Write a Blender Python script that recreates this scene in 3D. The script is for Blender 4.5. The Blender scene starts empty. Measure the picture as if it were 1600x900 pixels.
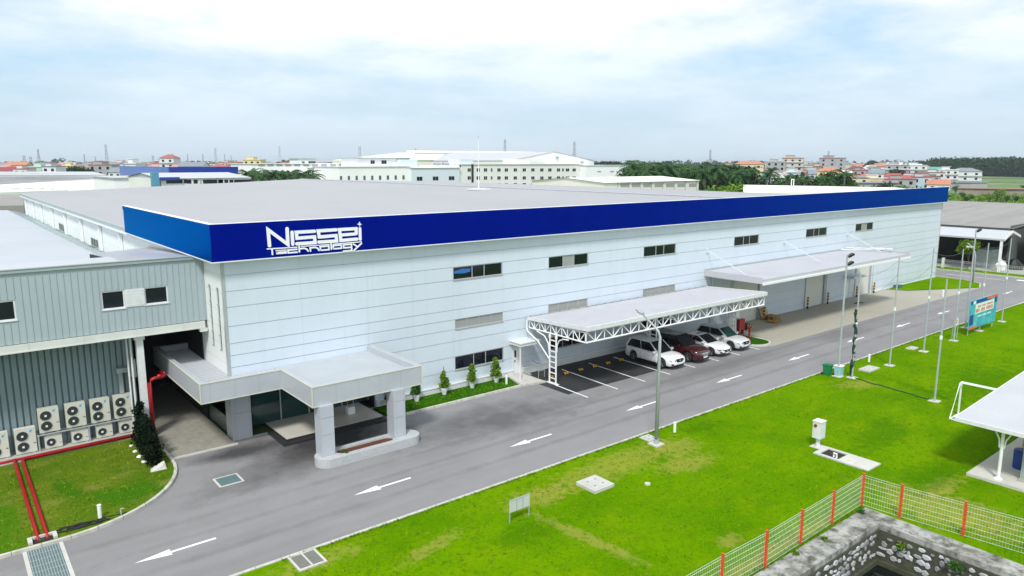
import bpy, bmesh, math, random
from mathutils import Vector, Matrix
random.seed(7)
sc = bpy.context.scene
C = bpy.data.collections.new('scene_objects'); sc.collection.children.link(C)
R = math.radians

# ---------------------------------------------------------------- camera
FPX, YH, TH, HC = 1130.0,253.5, R(51.3), 15.0
PIT = math.atan((450 - YH) / FPX)
HD = Vector((math.cos(TH), math.sin(TH), 0)); RT = Vector((math.sin(TH), -math.cos(TH), 0))
FW = HD * math.cos(PIT) - Vector((0,0, math.sin(PIT))); UP = Vector((0,0, math.cos(PIT))) + HD * math.sin(PIT)
CAM = Vector((0,0, HC))
cd = bpy.data.cameras.new('camera'); cam = bpy.data.objects.new('camera', cd); C.objects.link(cam)
cd.sensor_width = 36; cd.lens = FPX / 1600 * 36; cd.clip_start = .5; cd.clip_end = 30000
cam.matrix_world = Matrix((( RT.x, UP.x, -FW.x, 0), (RT.y, UP.y, -FW.y, 0), (RT.z, UP.z, -FW.z, HC), (0,0,0,1)))
sc.camera = cam

# ---------------------------------------------------------------- world: daylight sky with a broken cloud deck
SUN_EL, SUN_AZ = R(52), R(222)      # azimuth of the sun, measured from +X counter-clockwise
w = bpy.data.worlds.new('World'); sc.world = w; w.use_nodes = True
nt = w.node_tree; nt.nodes.clear()
def N(t, **k):
    n = nt.nodes.new(t)
    for a, b in k.items(): setattr(n, a, b)
    return n
out = N('ShaderNodeOutputWorld'); bg = N('ShaderNodeBackground'); bg.inputs[1].default_value = .1
nt.links.new(bg.outputs[0], out.inputs[0])
sky = N('ShaderNodeTexSky', sky_type='NISHITA', sun_disc=False, sun_elevation=SUN_EL, sun_rotation=R(90) - SUN_AZ, dust_density=2.0)
tc = N('ShaderNodeTexCoord'); sep = N('ShaderNodeSeparateXYZ'); nt.links.new(tc.outputs['Generated'], sep.inputs[0])
def math_(op, a, b=None, clamp=False):
    m = N('ShaderNodeMath', operation=op, use_clamp=clamp)
    for i, v in enumerate((a, b)):
        if v is None: continue
        if isinstance(v, (int, float)): m.inputs[i].default_value = v
        else: nt.links.new(v, m.inputs[i])
    return m.outputs[0]
def mixc(f, a, b):
    m = N('ShaderNodeMix', data_type='RGBA')
    for s_, v in ((m.inputs[0], f), (m.inputs[6], a), (m.inputs[7], b)):
        if isinstance(v, (int, float)): s_.default_value = v
        elif isinstance(v, tuple): s_.default_value = (*v, 1)
        else: nt.links.new(v, s_)
    return m.outputs[2]
def ramp(v, pts):
    r = N('ShaderNodeValToRGB'); e = r.color_ramp.elements
    e[0].position, e[1].position = pts[0][0], pts[-1][0]
    e[0].color = (*[pts[0][1]] * 3,1); e[1].color = (*[pts[-1][1]] * 3,1)
    for p, c in pts[1:-1]: q = e.new(p); q.color = (c, c, c, 1)
    nt.links.new(v, r.inputs[0]); return r.outputs[0]
z = math_('MAXIMUM', sep.outputs[2], 0.0)
zz = math_('ADD', z, .16)
comb = N('ShaderNodeCombineXYZ')
nt.links.new(math_('DIVIDE', sep.outputs[0], zz), comb.inputs[0]); nt.links.new(math_('DIVIDE', sep.outputs[1], zz), comb.inputs[1])
comb.inputs[2].default_value = CLOUD_SEED = 12.4
n1 = N('ShaderNodeTexNoise'); n1.inputs['Scale'].default_value = .62; n1.inputs['Detail'].default_value = 7; n1.inputs['Roughness'].default_value = .52
n2 = N('ShaderNodeTexNoise'); n2.inputs['Scale'].default_value = 2.6; n2.inputs['Detail'].default_value = 8; n2.inputs['Roughness'].default_value = .6
for n in (n1, n2): nt.links.new(comb.outputs[0], n.inputs['Vector'])
cover = math_('ADD', math_('MULTIPLY', n1.outputs[0], .72), math_('MULTIPLY', n2.outputs[0], .28))
thick = ramp(cover, [(.39,0), (.45,.6), (.53,1)])
high = ramp(z, [(.0,0), (.08,.3), (.2,1)])
thick = math_('MULTIPLY', thick, high)
base = mixc(.82, sky.outputs[0], (4.2,5.9,7.3))            # thin veil over the blue
low = mixc(ramp(z, [(0,0), (.12,1)]), (4.8,5.65,6.35), base)
cl = mixc(ramp(cover, [(.45,0), (.62,1)]), (6.6,7.0,7.4), (9.0,9.0,9.0))
col = mixc(thick, low, cl)
nt.links.new(col, bg.inputs[0])

sl = bpy.data.lights.new('sun', 'SUN'); sl.energy = 2.3; sl.angle = R(10); sl.color = (1,.97,.93)
so = bpy.data.objects.new('sun', sl); C.objects.link(so); so.location = (-40, -20,60)
sd = Vector((math.cos(SUN_AZ) * math.cos(SUN_EL), math.sin(SUN_AZ) * math.cos(SUN_EL), math.sin(SUN_EL)))
so.rotation_euler = sd.to_track_quat('Z', 'Y').to_euler()
sc.view_settings.view_transform = 'Standard'; sc.view_settings.look = 'None'
sc.view_settings.exposure = 0.52; sc.view_settings.gamma = 1; sc.view_settings.use_curve_mapping = False
sc.render.engine = 'CYCLES'

# ---------------------------------------------------------------- pixel rays to points on real planes
def _ray(x, y): return FW * FPX + RT * (x - 800) + UP * (450 - y)
def at_z(x, y, z=0.): r = _ray(x, y); return CAM + r * ((z - HC) / r.z)
def at_y(x, y, Y): r = _ray(x, y); return CAM + r * (Y / r.y)
def at_x(x, y, X): r = _ray(x, y); return CAM + r * (X / r.x)
def at_d(x, y, D): r = _ray(x, y); return CAM + r * (D / r.dot(HD))

# ---------------------------------------------------------------- materials
def mat(name, col, rough=.6, var=.08, scale=1.5, bump=0., bscale=None, metal=0., spec=.5, col2=None, island=0., coord='Object', thr=None, alpha=None, coat=0., bdist=.012):
    m = bpy.data.materials.new(name); m.use_nodes = True; t = m.node_tree; b = t.nodes['Principled BSDF']
    b.inputs['Roughness'].default_value = rough; b.inputs['Metallic'].default_value = metal
    b.inputs['Specular IOR Level'].default_value = spec; b.inputs['Coat Weight'].default_value = coat
    g = t.nodes.new('ShaderNodeNewGeometry') if coord == 'World' else t.nodes.new('ShaderNodeTexCoord')
    src = g.outputs['Position'] if coord == 'World' else g.outputs['Object']
    n = t.nodes.new('ShaderNodeTexNoise'); n.inputs['Scale'].default_value = scale; n.inputs['Detail'].default_value = 6; n.inputs['Roughness'].default_value = .62
    t.links.new(src, n.inputs['Vector'])
    r = t.nodes.new('ShaderNodeValToRGB'); e = r.color_ramp.elements
    a_, b_ = thr or (.32,.68); e[0].position, e[1].position = a_, b_
    lo = tuple(c * (1 - var) for c in col) if col2 is None else col2; hi = tuple(min(1, c * (1 + var)) for c in col) if col2 is None else col
    e[0].color = (*lo, 1); e[1].color = (*hi, 1)
    t.links.new(n.outputs[0], r.inputs[0]); last = r.outputs[0]
    if island:
        gg = t.nodes.new('ShaderNodeNewGeometry'); hs = t.nodes.new('ShaderNodeHueSaturation')
        mr = t.nodes.new('ShaderNodeMapRange'); mr.inputs[3].default_value = 1 - island; mr.inputs[4].default_value = 1 + island
        t.links.new(gg.outputs['Random Per Island'], mr.inputs[0]); t.links.new(mr.outputs[0], hs.inputs['Value']); t.links.new(last, hs.inputs['Color']); last = hs.outputs[0]
    t.links.new(last, b.inputs['Base Color'])
    if bump:
        n3 = t.nodes.new('ShaderNodeTexNoise'); n3.inputs['Scale'].default_value = bscale or scale * 8; n3.inputs['Detail'].default_value = 4
        t.links.new(src, n3.inputs['Vector']); bp = t.nodes.new('ShaderNodeBump'); bp.inputs['Strength'].default_value = bump; bp.inputs['Distance'].default_value = bdist
        t.links.new(n3.outputs[0], bp.inputs['Height']); t.links.new(bp.outputs[0], b.inputs['Normal'])
    return m

def lines(m, axis, period, width, dark, offset=0., phase_axis2=None):
    """real joints between sheets: a thin darker sealant line every `period` metres along an axis"""
    t = m.node_tree; b = t.nodes['Principled BSDF']; lk = b.inputs['Base Color'].links[0]; src = lk.from_socket
    g = t.nodes.new('ShaderNodeNewGeometry'); s_ = t.nodes.new('ShaderNodeSeparateXYZ'); t.links.new(g.outputs['Position'], s_.inputs[0])
    def mm(op, a, b2):
        q = t.nodes.new('ShaderNodeMath'); q.operation = op
        for i, v in enumerate((a, b2)):
            if isinstance(v, (int, float)): q.inputs[i].default_value = v
            else: t.links.new(v, q.inputs[i])
        return q.outputs[0]
    fr = mm('FLOORED_MODULO', mm('SUBTRACT', s_.outputs[axis], offset), period)
    k = mm('LESS_THAN', fr, width)
    mx = t.nodes.new('ShaderNodeMix'); mx.data_type = 'RGBA'; t.links.new(k, mx.inputs[0]); t.links.new(src, mx.inputs[6]); mx.inputs[7].default_value = (*dark, 1)
    t.links.new(mx.outputs[2], b.inputs['Base Color']); return m

def paint_noise(m, col, scale, lo, hi, fac=1., stretch=None, detail=5):
    """adds irregular stains / wear of another colour on top of a material"""
    t = m.node_tree; b = t.nodes['Principled BSDF']; src = b.inputs['Base Color'].links[0].from_socket
    g = t.nodes.new('ShaderNodeNewGeometry'); v = g.outputs['Position']
    if stretch:
        mp = t.nodes.new('ShaderNodeMapping'); mp.inputs['Scale'].default_value = stretch; t.links.new(v, mp.inputs[0]); v = mp.outputs[0]
    n = t.nodes.new('ShaderNodeTexNoise'); n.inputs['Scale'].default_value = scale; n.inputs['Detail'].default_value = detail; n.inputs['Roughness'].default_value = .65; t.links.new(v, n.inputs['Vector'])
    mr = t.nodes.new('ShaderNodeMapRange'); mr.inputs[1].default_value = lo; mr.inputs[2].default_value = hi; mr.inputs[4].default_value = fac; t.links.new(n.outputs[0], mr.inputs[0])
    mx = t.nodes.new('ShaderNodeMix'); mx.data_type = 'RGBA'; t.links.new(mr.outputs[0], mx.inputs[0]); t.links.new(src, mx.inputs[6]); mx.inputs[7].default_value = (*col, 1)
    t.links.new(mx.outputs[2], b.inputs['Base Color']); return m

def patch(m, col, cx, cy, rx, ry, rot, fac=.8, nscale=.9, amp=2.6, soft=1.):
    """one patch of ground with its own ragged outline"""
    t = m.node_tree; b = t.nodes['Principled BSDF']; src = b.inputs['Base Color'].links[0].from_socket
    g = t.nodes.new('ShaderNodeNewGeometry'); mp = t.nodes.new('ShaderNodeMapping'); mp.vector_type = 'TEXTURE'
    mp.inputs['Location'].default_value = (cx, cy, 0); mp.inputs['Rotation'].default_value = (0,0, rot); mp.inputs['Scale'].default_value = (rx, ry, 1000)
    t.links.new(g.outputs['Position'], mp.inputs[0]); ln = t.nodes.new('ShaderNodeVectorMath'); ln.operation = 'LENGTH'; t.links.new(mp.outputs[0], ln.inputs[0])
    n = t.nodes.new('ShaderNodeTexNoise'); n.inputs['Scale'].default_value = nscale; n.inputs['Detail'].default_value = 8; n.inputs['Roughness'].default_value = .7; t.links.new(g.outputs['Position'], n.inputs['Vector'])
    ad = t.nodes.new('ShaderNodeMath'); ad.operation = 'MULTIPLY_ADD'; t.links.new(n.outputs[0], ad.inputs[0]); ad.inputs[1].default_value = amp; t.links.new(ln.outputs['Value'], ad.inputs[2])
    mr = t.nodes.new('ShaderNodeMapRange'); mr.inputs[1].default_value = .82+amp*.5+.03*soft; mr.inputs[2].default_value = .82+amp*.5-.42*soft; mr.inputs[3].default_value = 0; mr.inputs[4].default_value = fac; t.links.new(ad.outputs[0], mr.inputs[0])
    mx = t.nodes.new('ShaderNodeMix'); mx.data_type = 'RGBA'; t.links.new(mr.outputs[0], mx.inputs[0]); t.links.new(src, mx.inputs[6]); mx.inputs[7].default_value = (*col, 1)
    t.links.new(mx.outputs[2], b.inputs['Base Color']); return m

M = {}
M['panel'] = mat('wall_panel', (.70,.77,.80), .45,.03,.25, coord='World')
for zoff in (): pass
lines(M['panel'], 2,.985,.022, (.40,.45,.47), .42)
M['panel_left'] = mat('wall_panel_side', (.76,.80,.79), .45,.03,.3, coord='World')
M['white'] = mat('white_paint', (.78,.80,.80), .4,.04,2)
M['whitedirty'] = mat('weathered_white_metal', (.66,.69,.69), .45,.08,3)
M['frame'] = mat('grey_aluminium', (.45,.48,.48), .35,.05,2, metal=.3)
M['glass'] = mat('dark_glass', (.006,.009,.016), .06,.3,.6, spec=.45)
M['glassblue'] = mat('blue_tinted_glass', (.01,.05,.12), .06,.4,.8, spec=.5)
M['glassgreen'] = mat('green_glass', (.01,.05,.05), .05,.3,.6, spec=.5)
M['shadedsoffit'] = mat('shaded_soffit', (.10,.11,.12), .6,.05,1)  # soffit colour darkened to carry the shade under the entrance canopy
M['granite'] = mat('dark_granite', (.03,.03,.032), .4,.2,8)
M['louvre'] = mat('louvre_grey', (.36,.37,.35), .5,.05,2, coord='World'); lines(M['louvre'], 2,.07,.02, (.16,.17,.16))
M['blue'] = mat('blue_fascia', (.0006,.013,.44), .42,.05,.5, coord='World', metal=1.0)
M['blue'].node_tree.nodes['Principled BSDF'].inputs['Specular Tint'].default_value = (.15,1,.95,1)
lines(M['blue'], 0,6.1,.012, (.003,.012,.12), 2.0)
M['blueside'] = M['blue']
M['roof'] = mat('roof_sheet', (.34,.342,.365), .5,.05,.05, coord='World', metal=.0)
paint_noise(M['roof'], (.295,.298,.315), .12,.45,.75,.6, (1,.15,1))
paint_noise(M['roof'], (.27,.27,.285), .9,.52,.8,.5, (.08,1.2,1))
M['roof2'] = mat('annex_roof_sheet', (.42,.455,.50), .5,.06,.08, coord='World'); paint_noise(M['roof2'], (.37,.405,.45), .15,.45,.75,.6, (.15,1,1))
M['roofwhite'] = mat('white_roof_sheet', (.45,.47,.50), .45,.04,.4, coord='World')
M['carportroof'] = mat('carport_roof_sheet', (.47,.47,.50), .5,.05,.5, coord='World'); paint_noise(M['carportroof'], (.48,.5,.52), .5,.5,.8,.6)
M['slabroof'] = mat('painted_canopy_deck', (.42,.45,.475), .6,.05,.6, coord='World'); paint_noise(M['slabroof'], (.45,.5,.53), 1.2,.62,.8,.7)
M['alu'] = mat('aluminium_cladding', (.42,.45,.49), .38,.05,.8, coord='World')
lines(M['alu'], 0,1.24,.012, (.25,.27,.3), .1)
M['alutrim'] = mat('cream_sealant_trim', (.55,.56,.44), .6,.08,3)
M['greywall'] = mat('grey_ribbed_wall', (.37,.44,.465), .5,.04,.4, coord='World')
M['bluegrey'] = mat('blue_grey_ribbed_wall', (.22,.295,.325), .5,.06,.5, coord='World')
M['greytrim'] = mat('grey_trim', (.34,.40,.40), .5,.05,1)
M['creambeam'] = mat('cream_beam', (.62,.64,.60), .5,.06,1)
M['dark'] = mat('dark_interior', (.012,.013,.014), .8,.2,1)  # near-black colour stands in for deep shade in the lobby and passage
M['asphalt'] = mat('asphalt', (.232,.228,.23), .85,.07,.35, bump=.35, bscale=60, coord='World')
paint_noise(M['asphalt'], (.175,.173,.175), .2,.44,.74,.8, (.3,1.5,1)); paint_noise(M['asphalt'], (.29,.285,.285), .5,.5,.8,.5, (.16,1.6,1)); paint_noise(M['asphalt'], (.13,.128,.128), 16,.50,.72,.45); paint_noise(M['asphalt'], (.31,.305,.305), 23,.54,.74,.35)
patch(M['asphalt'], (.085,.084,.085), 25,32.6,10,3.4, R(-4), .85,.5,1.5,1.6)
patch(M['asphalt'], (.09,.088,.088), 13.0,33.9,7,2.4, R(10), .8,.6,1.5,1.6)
for ty in (27.75,29.6,31.1): patch(M['asphalt'], (.12,.118,.118), 45,ty,70,.34,R(.25),.38,.7,1.5,1.2)
patch(M['asphalt'], (.025,.025,.027), 15.8,35.6,5.6,3.2,0,.95,.5,1.0,1.3)  # porch shade painted into the asphalt colour
patch(M['asphalt'], (.035,.035,.037), 11.5,37.0,3.4,1.6,0,.9,.6,1.0,1.3)  # shade under the corner canopy, painted into the asphalt too
patch(M['asphalt'], (.12,.118,.118), 62,30.5,7,2.2,0,.6,.5,1.3,1.5); patch(M['asphalt'], (.13,.128,.128), 44,30.9,11,1.8,0,.75,.5,1.4,1.6)

M['asphaltdark'] = mat('new_asphalt', (.024,.025,.027), .85,.12,.4, bump=.3, bscale=60, coord='World'); paint_noise(M['asphaltdark'], (.06,.06,.06), .6,.5,.75,.8)  # newer asphalt, its tone deepened to add to the carport shade
M['paint'] = mat('road_paint', (.80,.82,.83), .6,.06,3, coord='World'); paint_noise(M['paint'], (.45,.46,.47), 12,.62,.8,.7)
M['kerb'] = mat('kerb_concrete', (.50,.49,.43), .8,.15,2, bump=.3, coord='World'); lines(M['kerb'], 0,1.0,.03, (.22,.22,.19)); paint_noise(M['kerb'], (.24,.23,.17), 1.4,.55,.75,.7)
M['concrete'] = mat('concrete', (.40,.40,.36), .85,.10,.6, bump=.25, bscale=20, coord='World'); paint_noise(M['concrete'], (.26,.27,.23), 1.8,.5,.75,.6)
M['concretelight'] = mat('pale_concrete', (.52,.51,.47), .8,.08,1.2, bump=.2, bscale=20, coord='World'); paint_noise(M['concretelight'], (.36,.35,.3), 2.2,.52,.75,.6)
M['apron'] = mat('loading_yard_concrete', (.37,.35,.29), .85,.06,.25, bump=.2, bscale=20, coord='World')
lines(M['apron'], 0,4.0,.03, (.24,.23,.19), 1.2); paint_noise(M['apron'], (.29,.28,.23), .5,.5,.75,.7)
M['paver'] = mat('paving', (.29,.28,.235), .85,.12,3, bump=.2, coord='World'); lines(M['paver'], 0,.4,.02, (.22,.215,.18)); lines(M['paver'], 1,.4,.02, (.22,.215,.18)); paint_noise(M['paver'], (.2,.2,.17), 1.2,.5,.7,.6)
def lawnmat(name, a, b_, c_):
    m = mat(name, a, .95, .1, .22, bump=.8, bscale=14, coord='World', col2=b_, thr=(.36,.64), spec=0., bdist=.02)
    paint_noise(m, c_, .9, .5, .74, .7, (.4,1,1)); paint_noise(m, tuple(x*.5 for x in b_), 4.5, .5, .78, .6, None, 9)
    paint_noise(m, tuple(x*.45 for x in b_), 17, .50, .72, .6, None, 8); paint_noise(m, tuple(min(1, x*1.5) for x in a), 11, .52, .76, .55, (.6,1,1), 8); return m
M['lawn'] = lawnmat('lawn', (.122,.25,.0008), (.072,.185,.0008), (.175,.26,.002))
TAN = (.31,.27,.06)
for a in ((25.2,23.4,6.2,1.5, R(3)), (33.2,11.0,2.4,4.5,0), (24,13.9,7,.5,0), (28.3,21.3,2.6,1.2, R(-10)), (29.5,23,2.2,1.5,0), (20,23.2,2.4,1.2,0), (48,22.3,2.4,1.2, R(-20)), (19.2,19.3,.5,4.5, R(8)), (35.5,12.2,2.4,.8,0), (23.5,15.5,.9,.6,0), (10,24.3,2.4,.8,0), (14,22.5,2.5,.5, R(15))):
    patch(M['lawn'], TAN, *a, fac=.45, nscale=2.6)
for a in ((40,17,5,1.6, R(10)), (55,17,8,3,0), (17.5,21,2.4,1.3,0), (33,24,2.5,.7,0), (36.5,13,4,1.4,0), (50,18.6,4.5,.7, R(70))):
    patch(M['lawn'], (.035,.125,.001), *a, fac=.55, nscale=1.8)
M['lawnleft'] = lawnmat('worn_lawn', (.12,.17,.012), (.06,.13,.006), (.24,.22,.06))
patch(M['lawnleft'], (.035,.13,.004), 5.6,35.2,2.2,1.6,0,.85,1.2); patch(M['lawnleft'], (.03,.12,.004), 3.6,37.3,.7,2.3, R(10), .8,1.2); patch(M['lawnleft'], (.04,.15,.004), .8,35,1.2,4,0,.7,1.2)
M['strip'] = lawnmat('dark_strip_lawn', (.03,.12,.006), (.018,.08,.004), (.05,.13,.008))
M['field'] = mat('far_field', (.10,.20,.03), .95,.2,.01, coord='World', col2=(.05,.10,.02), thr=(.4,.6)); paint_noise(M['field'], (.22,.21,.15), .012,.5,.62,.8)
M['pole'] = mat('galvanised_pole', (.36,.40,.41), .5,.1,4)
M['red'] = mat('red_pipe_paint', (.33,.004,.008), .4,.15,2); M['orange'] = mat('orange_post_paint', (.62,.07,.015), .45,.15,5)
M['wire'] = mat('galvanised_wire', (.74,.78,.76), .5,.08,3)
M['black'] = mat('black_rubber', (.012,.012,.013), .7,.1,5); M['plasticblack'] = mat('black_plastic', (.01,.01,.011), .35,.1,5)
M['acbody'] = mat('air_conditioner_casing', (.60,.60,.52), .5,.05,3); M['acgrille'] = mat('fan_grille', (.03,.035,.032), .5,.2,6)
M['aclogo'] = mat('light_blue_badge', (.02,.35,.75), .4,.02,1)
M['yellow'] = mat('yellow_paint', (.75,.45,.01), .5,.1,4)
M['wood'] = mat('pallet_wood', (.38,.22,.08), .8,.3,4); M['logend'] = mat('log_end', (.52,.38,.18), .8,.25,5); M['bark'] = mat('bark', (.10,.065,.035), .9,.3,4, bump=.4)
M['trunkpale'] = mat('pale_trunk', (.30,.29,.25), .9,.25,2)
M['leafdark'] = mat('dark_foliage', (.020,.068,.008), .7,.2,.5, col2=(.006,.026,.005), island=.4, spec=.2)
M['leafmid'] = mat('mid_foliage', (.06,.16,.02), .7,.2,.6, col2=(.02,.075,.012), island=.4, spec=.2)
M['leafyellow'] = mat('yellow_green_foliage', (.16,.26,.015), .65,.2,1.2, col2=(.07,.16,.01), island=.4, spec=.2)
M['leafblack'] = mat('deep_shrub_foliage', (.006,.016,.006), .8,.2,2, col2=(.002,.007,.003), island=.4, spec=.1)
M['palm'] = mat('palm_frond', (.032,.10,.012), .6,.2,.7, col2=(.010,.042,.007), island=.3, spec=.25)
M['blade'] = mat('grass_blade', (.13,.26,.002), .8, .2, .9, col2=(.08,.19,.001), island=.25, spec=.05, coord='World')
M['bladedry'] = mat('dry_grass_blade', (.22,.27,.02), .85, .2, .9, col2=(.13,.21,.005), island=.4, spec=.05, coord='World')
M['soil'] = mat('red_soil', (.11,.035,.015), .95,.3,4, bump=.6)
M['water'] = mat('pond_water', (.006,.010,.008), .08,.3,.5, spec=.5)
M['stone'] = None

# ---------------------------------------------------------------- mesh builder and scene helpers
OFF = {}
class MB:
    def __init__(s): s.v = []; s.f = []; s.sm = False
    def q(s, *pts):
        i = len(s.v); s.v += [tuple(p) for p in pts]; s.f.append(tuple(range(i, i + len(pts)))); return s
    def box(s, x0, y0, z0, x1, y1, z1):
        if x0 > x1: x0, x1 = x1, x0
        if y0 > y1: y0, y1 = y1, y0
        if z0 > z1: z0, z1 = z1, z0
        i = len(s.v); s.v += [(x0,y0,z0),(x1,y0,z0),(x1,y1,z0),(x0,y1,z0),(x0,y0,z1),(x1,y0,z1),(x1,y1,z1),(x0,y1,z1)]
        s.f += [(i,i+3,i+2,i+1),(i+4,i+5,i+6,i+7),(i,i+1,i+5,i+4),(i+1,i+2,i+6,i+5),(i+2,i+3,i+7,i+6),(i+3,i,i+4,i+7)]; return s
    def obox(s, c, sx, sy, sz, rz=0, rx=0, ry=0):
        m = Matrix.Translation(c) @ Matrix.Rotation(rz, 4, 'Z') @ Matrix.Rotation(ry, 4, 'Y') @ Matrix.Rotation(rx, 4, 'X')
        i = len(s.v)
        for a in ((-1,-1,-1),(1,-1,-1),(1,1,-1),(-1,1,-1),(-1,-1,1),(1,-1,1),(1,1,1),(-1,1,1)):
            s.v.append(tuple(m @ Vector((a[0]*sx/2, a[1]*sy/2, a[2]*sz/2))))
        s.f += [(i,i+3,i+2,i+1),(i+4,i+5,i+6,i+7),(i,i+1,i+5,i+4),(i+1,i+2,i+6,i+5),(i+2,i+3,i+7,i+6),(i+3,i,i+4,i+7)]; return s
    def tube(s, pts, r, n=8, cap=True):
        pts = [Vector(p) for p in pts]; rs = r if isinstance(r, (list, tuple)) else [r] * len(pts); base = len(s.v)
        for k, p in enumerate(pts):
            d = (pts[min(k+1, len(pts)-1)] - pts[max(k-1,0)]).normalized()
            a = d.cross(Vector((0,0,1)))
            if a.length < .05: a = d.cross(Vector((1,0,0)))
            a.normalize(); b = d.cross(a)
            for j in range(n): t = 2*math.pi*j/n; s.v.append(tuple(p + (a*math.cos(t) + b*math.sin(t))*rs[k]))
        for k in range(len(pts)-1):
            for j in range(n): a0 = base+k*n+j; a1 = base+k*n+(j+1)%n; s.f.append((a0, a1, a1+n, a0+n))
        if cap: s.f.append(tuple(base+j for j in range(n))[::-1]); s.f.append(tuple(base+(len(pts)-1)*n+j for j in range(n)))
        return s
    def prism(s, poly, z0, z1):
        n = len(poly); i = len(s.v); s.v += [(p[0], p[1], z0) for p in poly] + [(p[0], p[1], z1) for p in poly]
        s.f.append(tuple(range(i+n-1, i-1, -1))); s.f.append(tuple(range(i+n, i+2*n)))
        for k in range(n): j = (k+1) % n; s.f.append((i+k, i+j, i+n+j, i+n+k))
        return s
    def lathe(s, c, prof, n=16):
        i = len(s.v)
        for r, z_ in prof:
            for j in range(n): t = 2*math.pi*j/n; s.v.append((c[0]+r*math.cos(t), c[1]+r*math.sin(t), c[2]+z_))
        for k in range(len(prof)-1):
            for j in range(n): a0 = i+k*n+j; a1 = i+k*n+(j+1)%n; s.f.append((a0, a1, a1+n, a0+n))
        s.f.append(tuple(i+j for j in range(n))[::-1]); s.f.append(tuple(i+(len(prof)-1)*n+j for j in range(n))); return s
    def build(s, name, m, parent=None, loc=None, smooth=False, normals=True):
        off = OFF.get(parent.name, Vector((0,0,0))) if parent else None
        if parent is None:
            if loc is None:
                xs = [v[0] for v in s.v]; ys = [v[1] for v in s.v]; zs = [v[2] for v in s.v]
                loc = ((min(xs)+max(xs))/2, (min(ys)+max(ys))/2, min(zs))
            off = Vector(loc)
        me = bpy.data.meshes.new(name); me.from_pydata([(v[0]-off.x, v[1]-off.y, v[2]-off.z) for v in s.v], [], s.f)
        if normals:
            bm = bmesh.new(); bm.from_mesh(me); bmesh.ops.recalc_face_normals(bm, faces=bm.faces); bm.to_mesh(me); bm.free()
        me.materials.append(M[m] if isinstance(m, str) else m)
        if smooth:
            for p in me.polygons: p.use_smooth = True
        o = bpy.data.objects.new(name, me); C.objects.link(o)
        if parent: o.parent = parent; OFF[o.name] = off
        else: o.location = off; OFF[o.name] = off
        return o
def tag(o, label=None, cat=None, group=None, kind=None):
    if label: o['label'] = label
    if cat: o['category'] = cat
    if group: o['group'] = group
    if kind: o['kind'] = kind
    return o
def thing(name, label, cat, loc=(0,0,0), group=None, rz=0):
    o = bpy.data.objects.new(name, None); C.objects.link(o); o.location = loc; o.rotation_euler = (0,0,rz); o.empty_display_size = .3
    OFF[o.name] = Vector(loc); return tag(o, label, cat, group)
def struct(name, mb, m, label=None, **k): return tag(mb.build(name, m, None, **k), label, name.replace('_', ' '), None, 'structure')
KIDS = {}
def dup(root, loc=None, rz=None, label=None, group=None, scale=None):
    def cp(o, par):
        c = o.copy(); C.objects.link(c); c.parent = par
        for ch in o.children: cp(ch, c)
        return c
    c = cp(root, None)
    if loc is not None: c.location = loc
    if rz is not None: c.rotation_euler = (0,0, rz)
    if scale is not None: c.scale = (scale,)*3 if isinstance(scale, (int, float)) else scale
    if label: c['label'] = label
    if group: c['group'] = group
    return c
ORD = ['leftmost', 'second from left', 'third from left', 'fourth from left', 'fifth from left', 'sixth from left', 'seventh from left', 'eighth from left', 'ninth from left', 'tenth from left', 'eleventh from left', 'twelfth from left', 'thirteenth from left', 'fourteenth from left', 'fifteenth from left', 'sixteenth from left', 'seventeenth from left', 'eighteenth from left', 'nineteenth from left', 'twentieth from left']
for k in range(21,61): ORD.append('%d%s from left' % (k, {1:'st',2:'nd',3:'rd'}.get(k % 10, 'th')))

def wall_y(mb, Y, x0, x1, z0, z1, holes, depth=.14):
    """wall facing -Y with real openings (x0,x1,z0,z1) and reveals"""
    xs = sorted({x0, x1, *[h[0] for h in holes], *[h[1] for h in holes]}); zs = sorted({z0, z1, *[h[2] for h in holes], *[h[3] for h in holes]})
    for a, b in zip(xs, xs[1:]):
        for c, d in zip(zs, zs[1:]):
            if any(h[0]-1e-6 <= a and b <= h[1]+1e-6 and h[2]-1e-6 <= c and d <= h[3]+1e-6 for h in holes): continue
            mb.q((a,Y,c),(b,Y,c),(b,Y,d),(a,Y,d))
    for h in holes:
        a, b, c, d = h[:4]; Z = Y + depth
        mb.q((a,Y,c),(b,Y,c),(b,Z,c),(a,Z,c)); mb.q((a,Y,d),(a,Z,d),(b,Z,d),(b,Y,d)); mb.q((a,Y,c),(a,Z,c),(a,Z,d),(a,Y,d)); mb.q((b,Y,c),(b,Y,d),(b,Z,d),(b,Z,c))
def wall_x(mb, X, y0, y1, z0, z1, holes, depth=.14):
    t = MB(); wall_y(t, 0, y0, y1, z0, z1, holes, depth)
    i = len(mb.v); mb.v += [(X + v[1], v[0], v[2]) for v in t.v]; mb.f += [tuple(i+k for k in f) for f in t.f]
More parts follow.
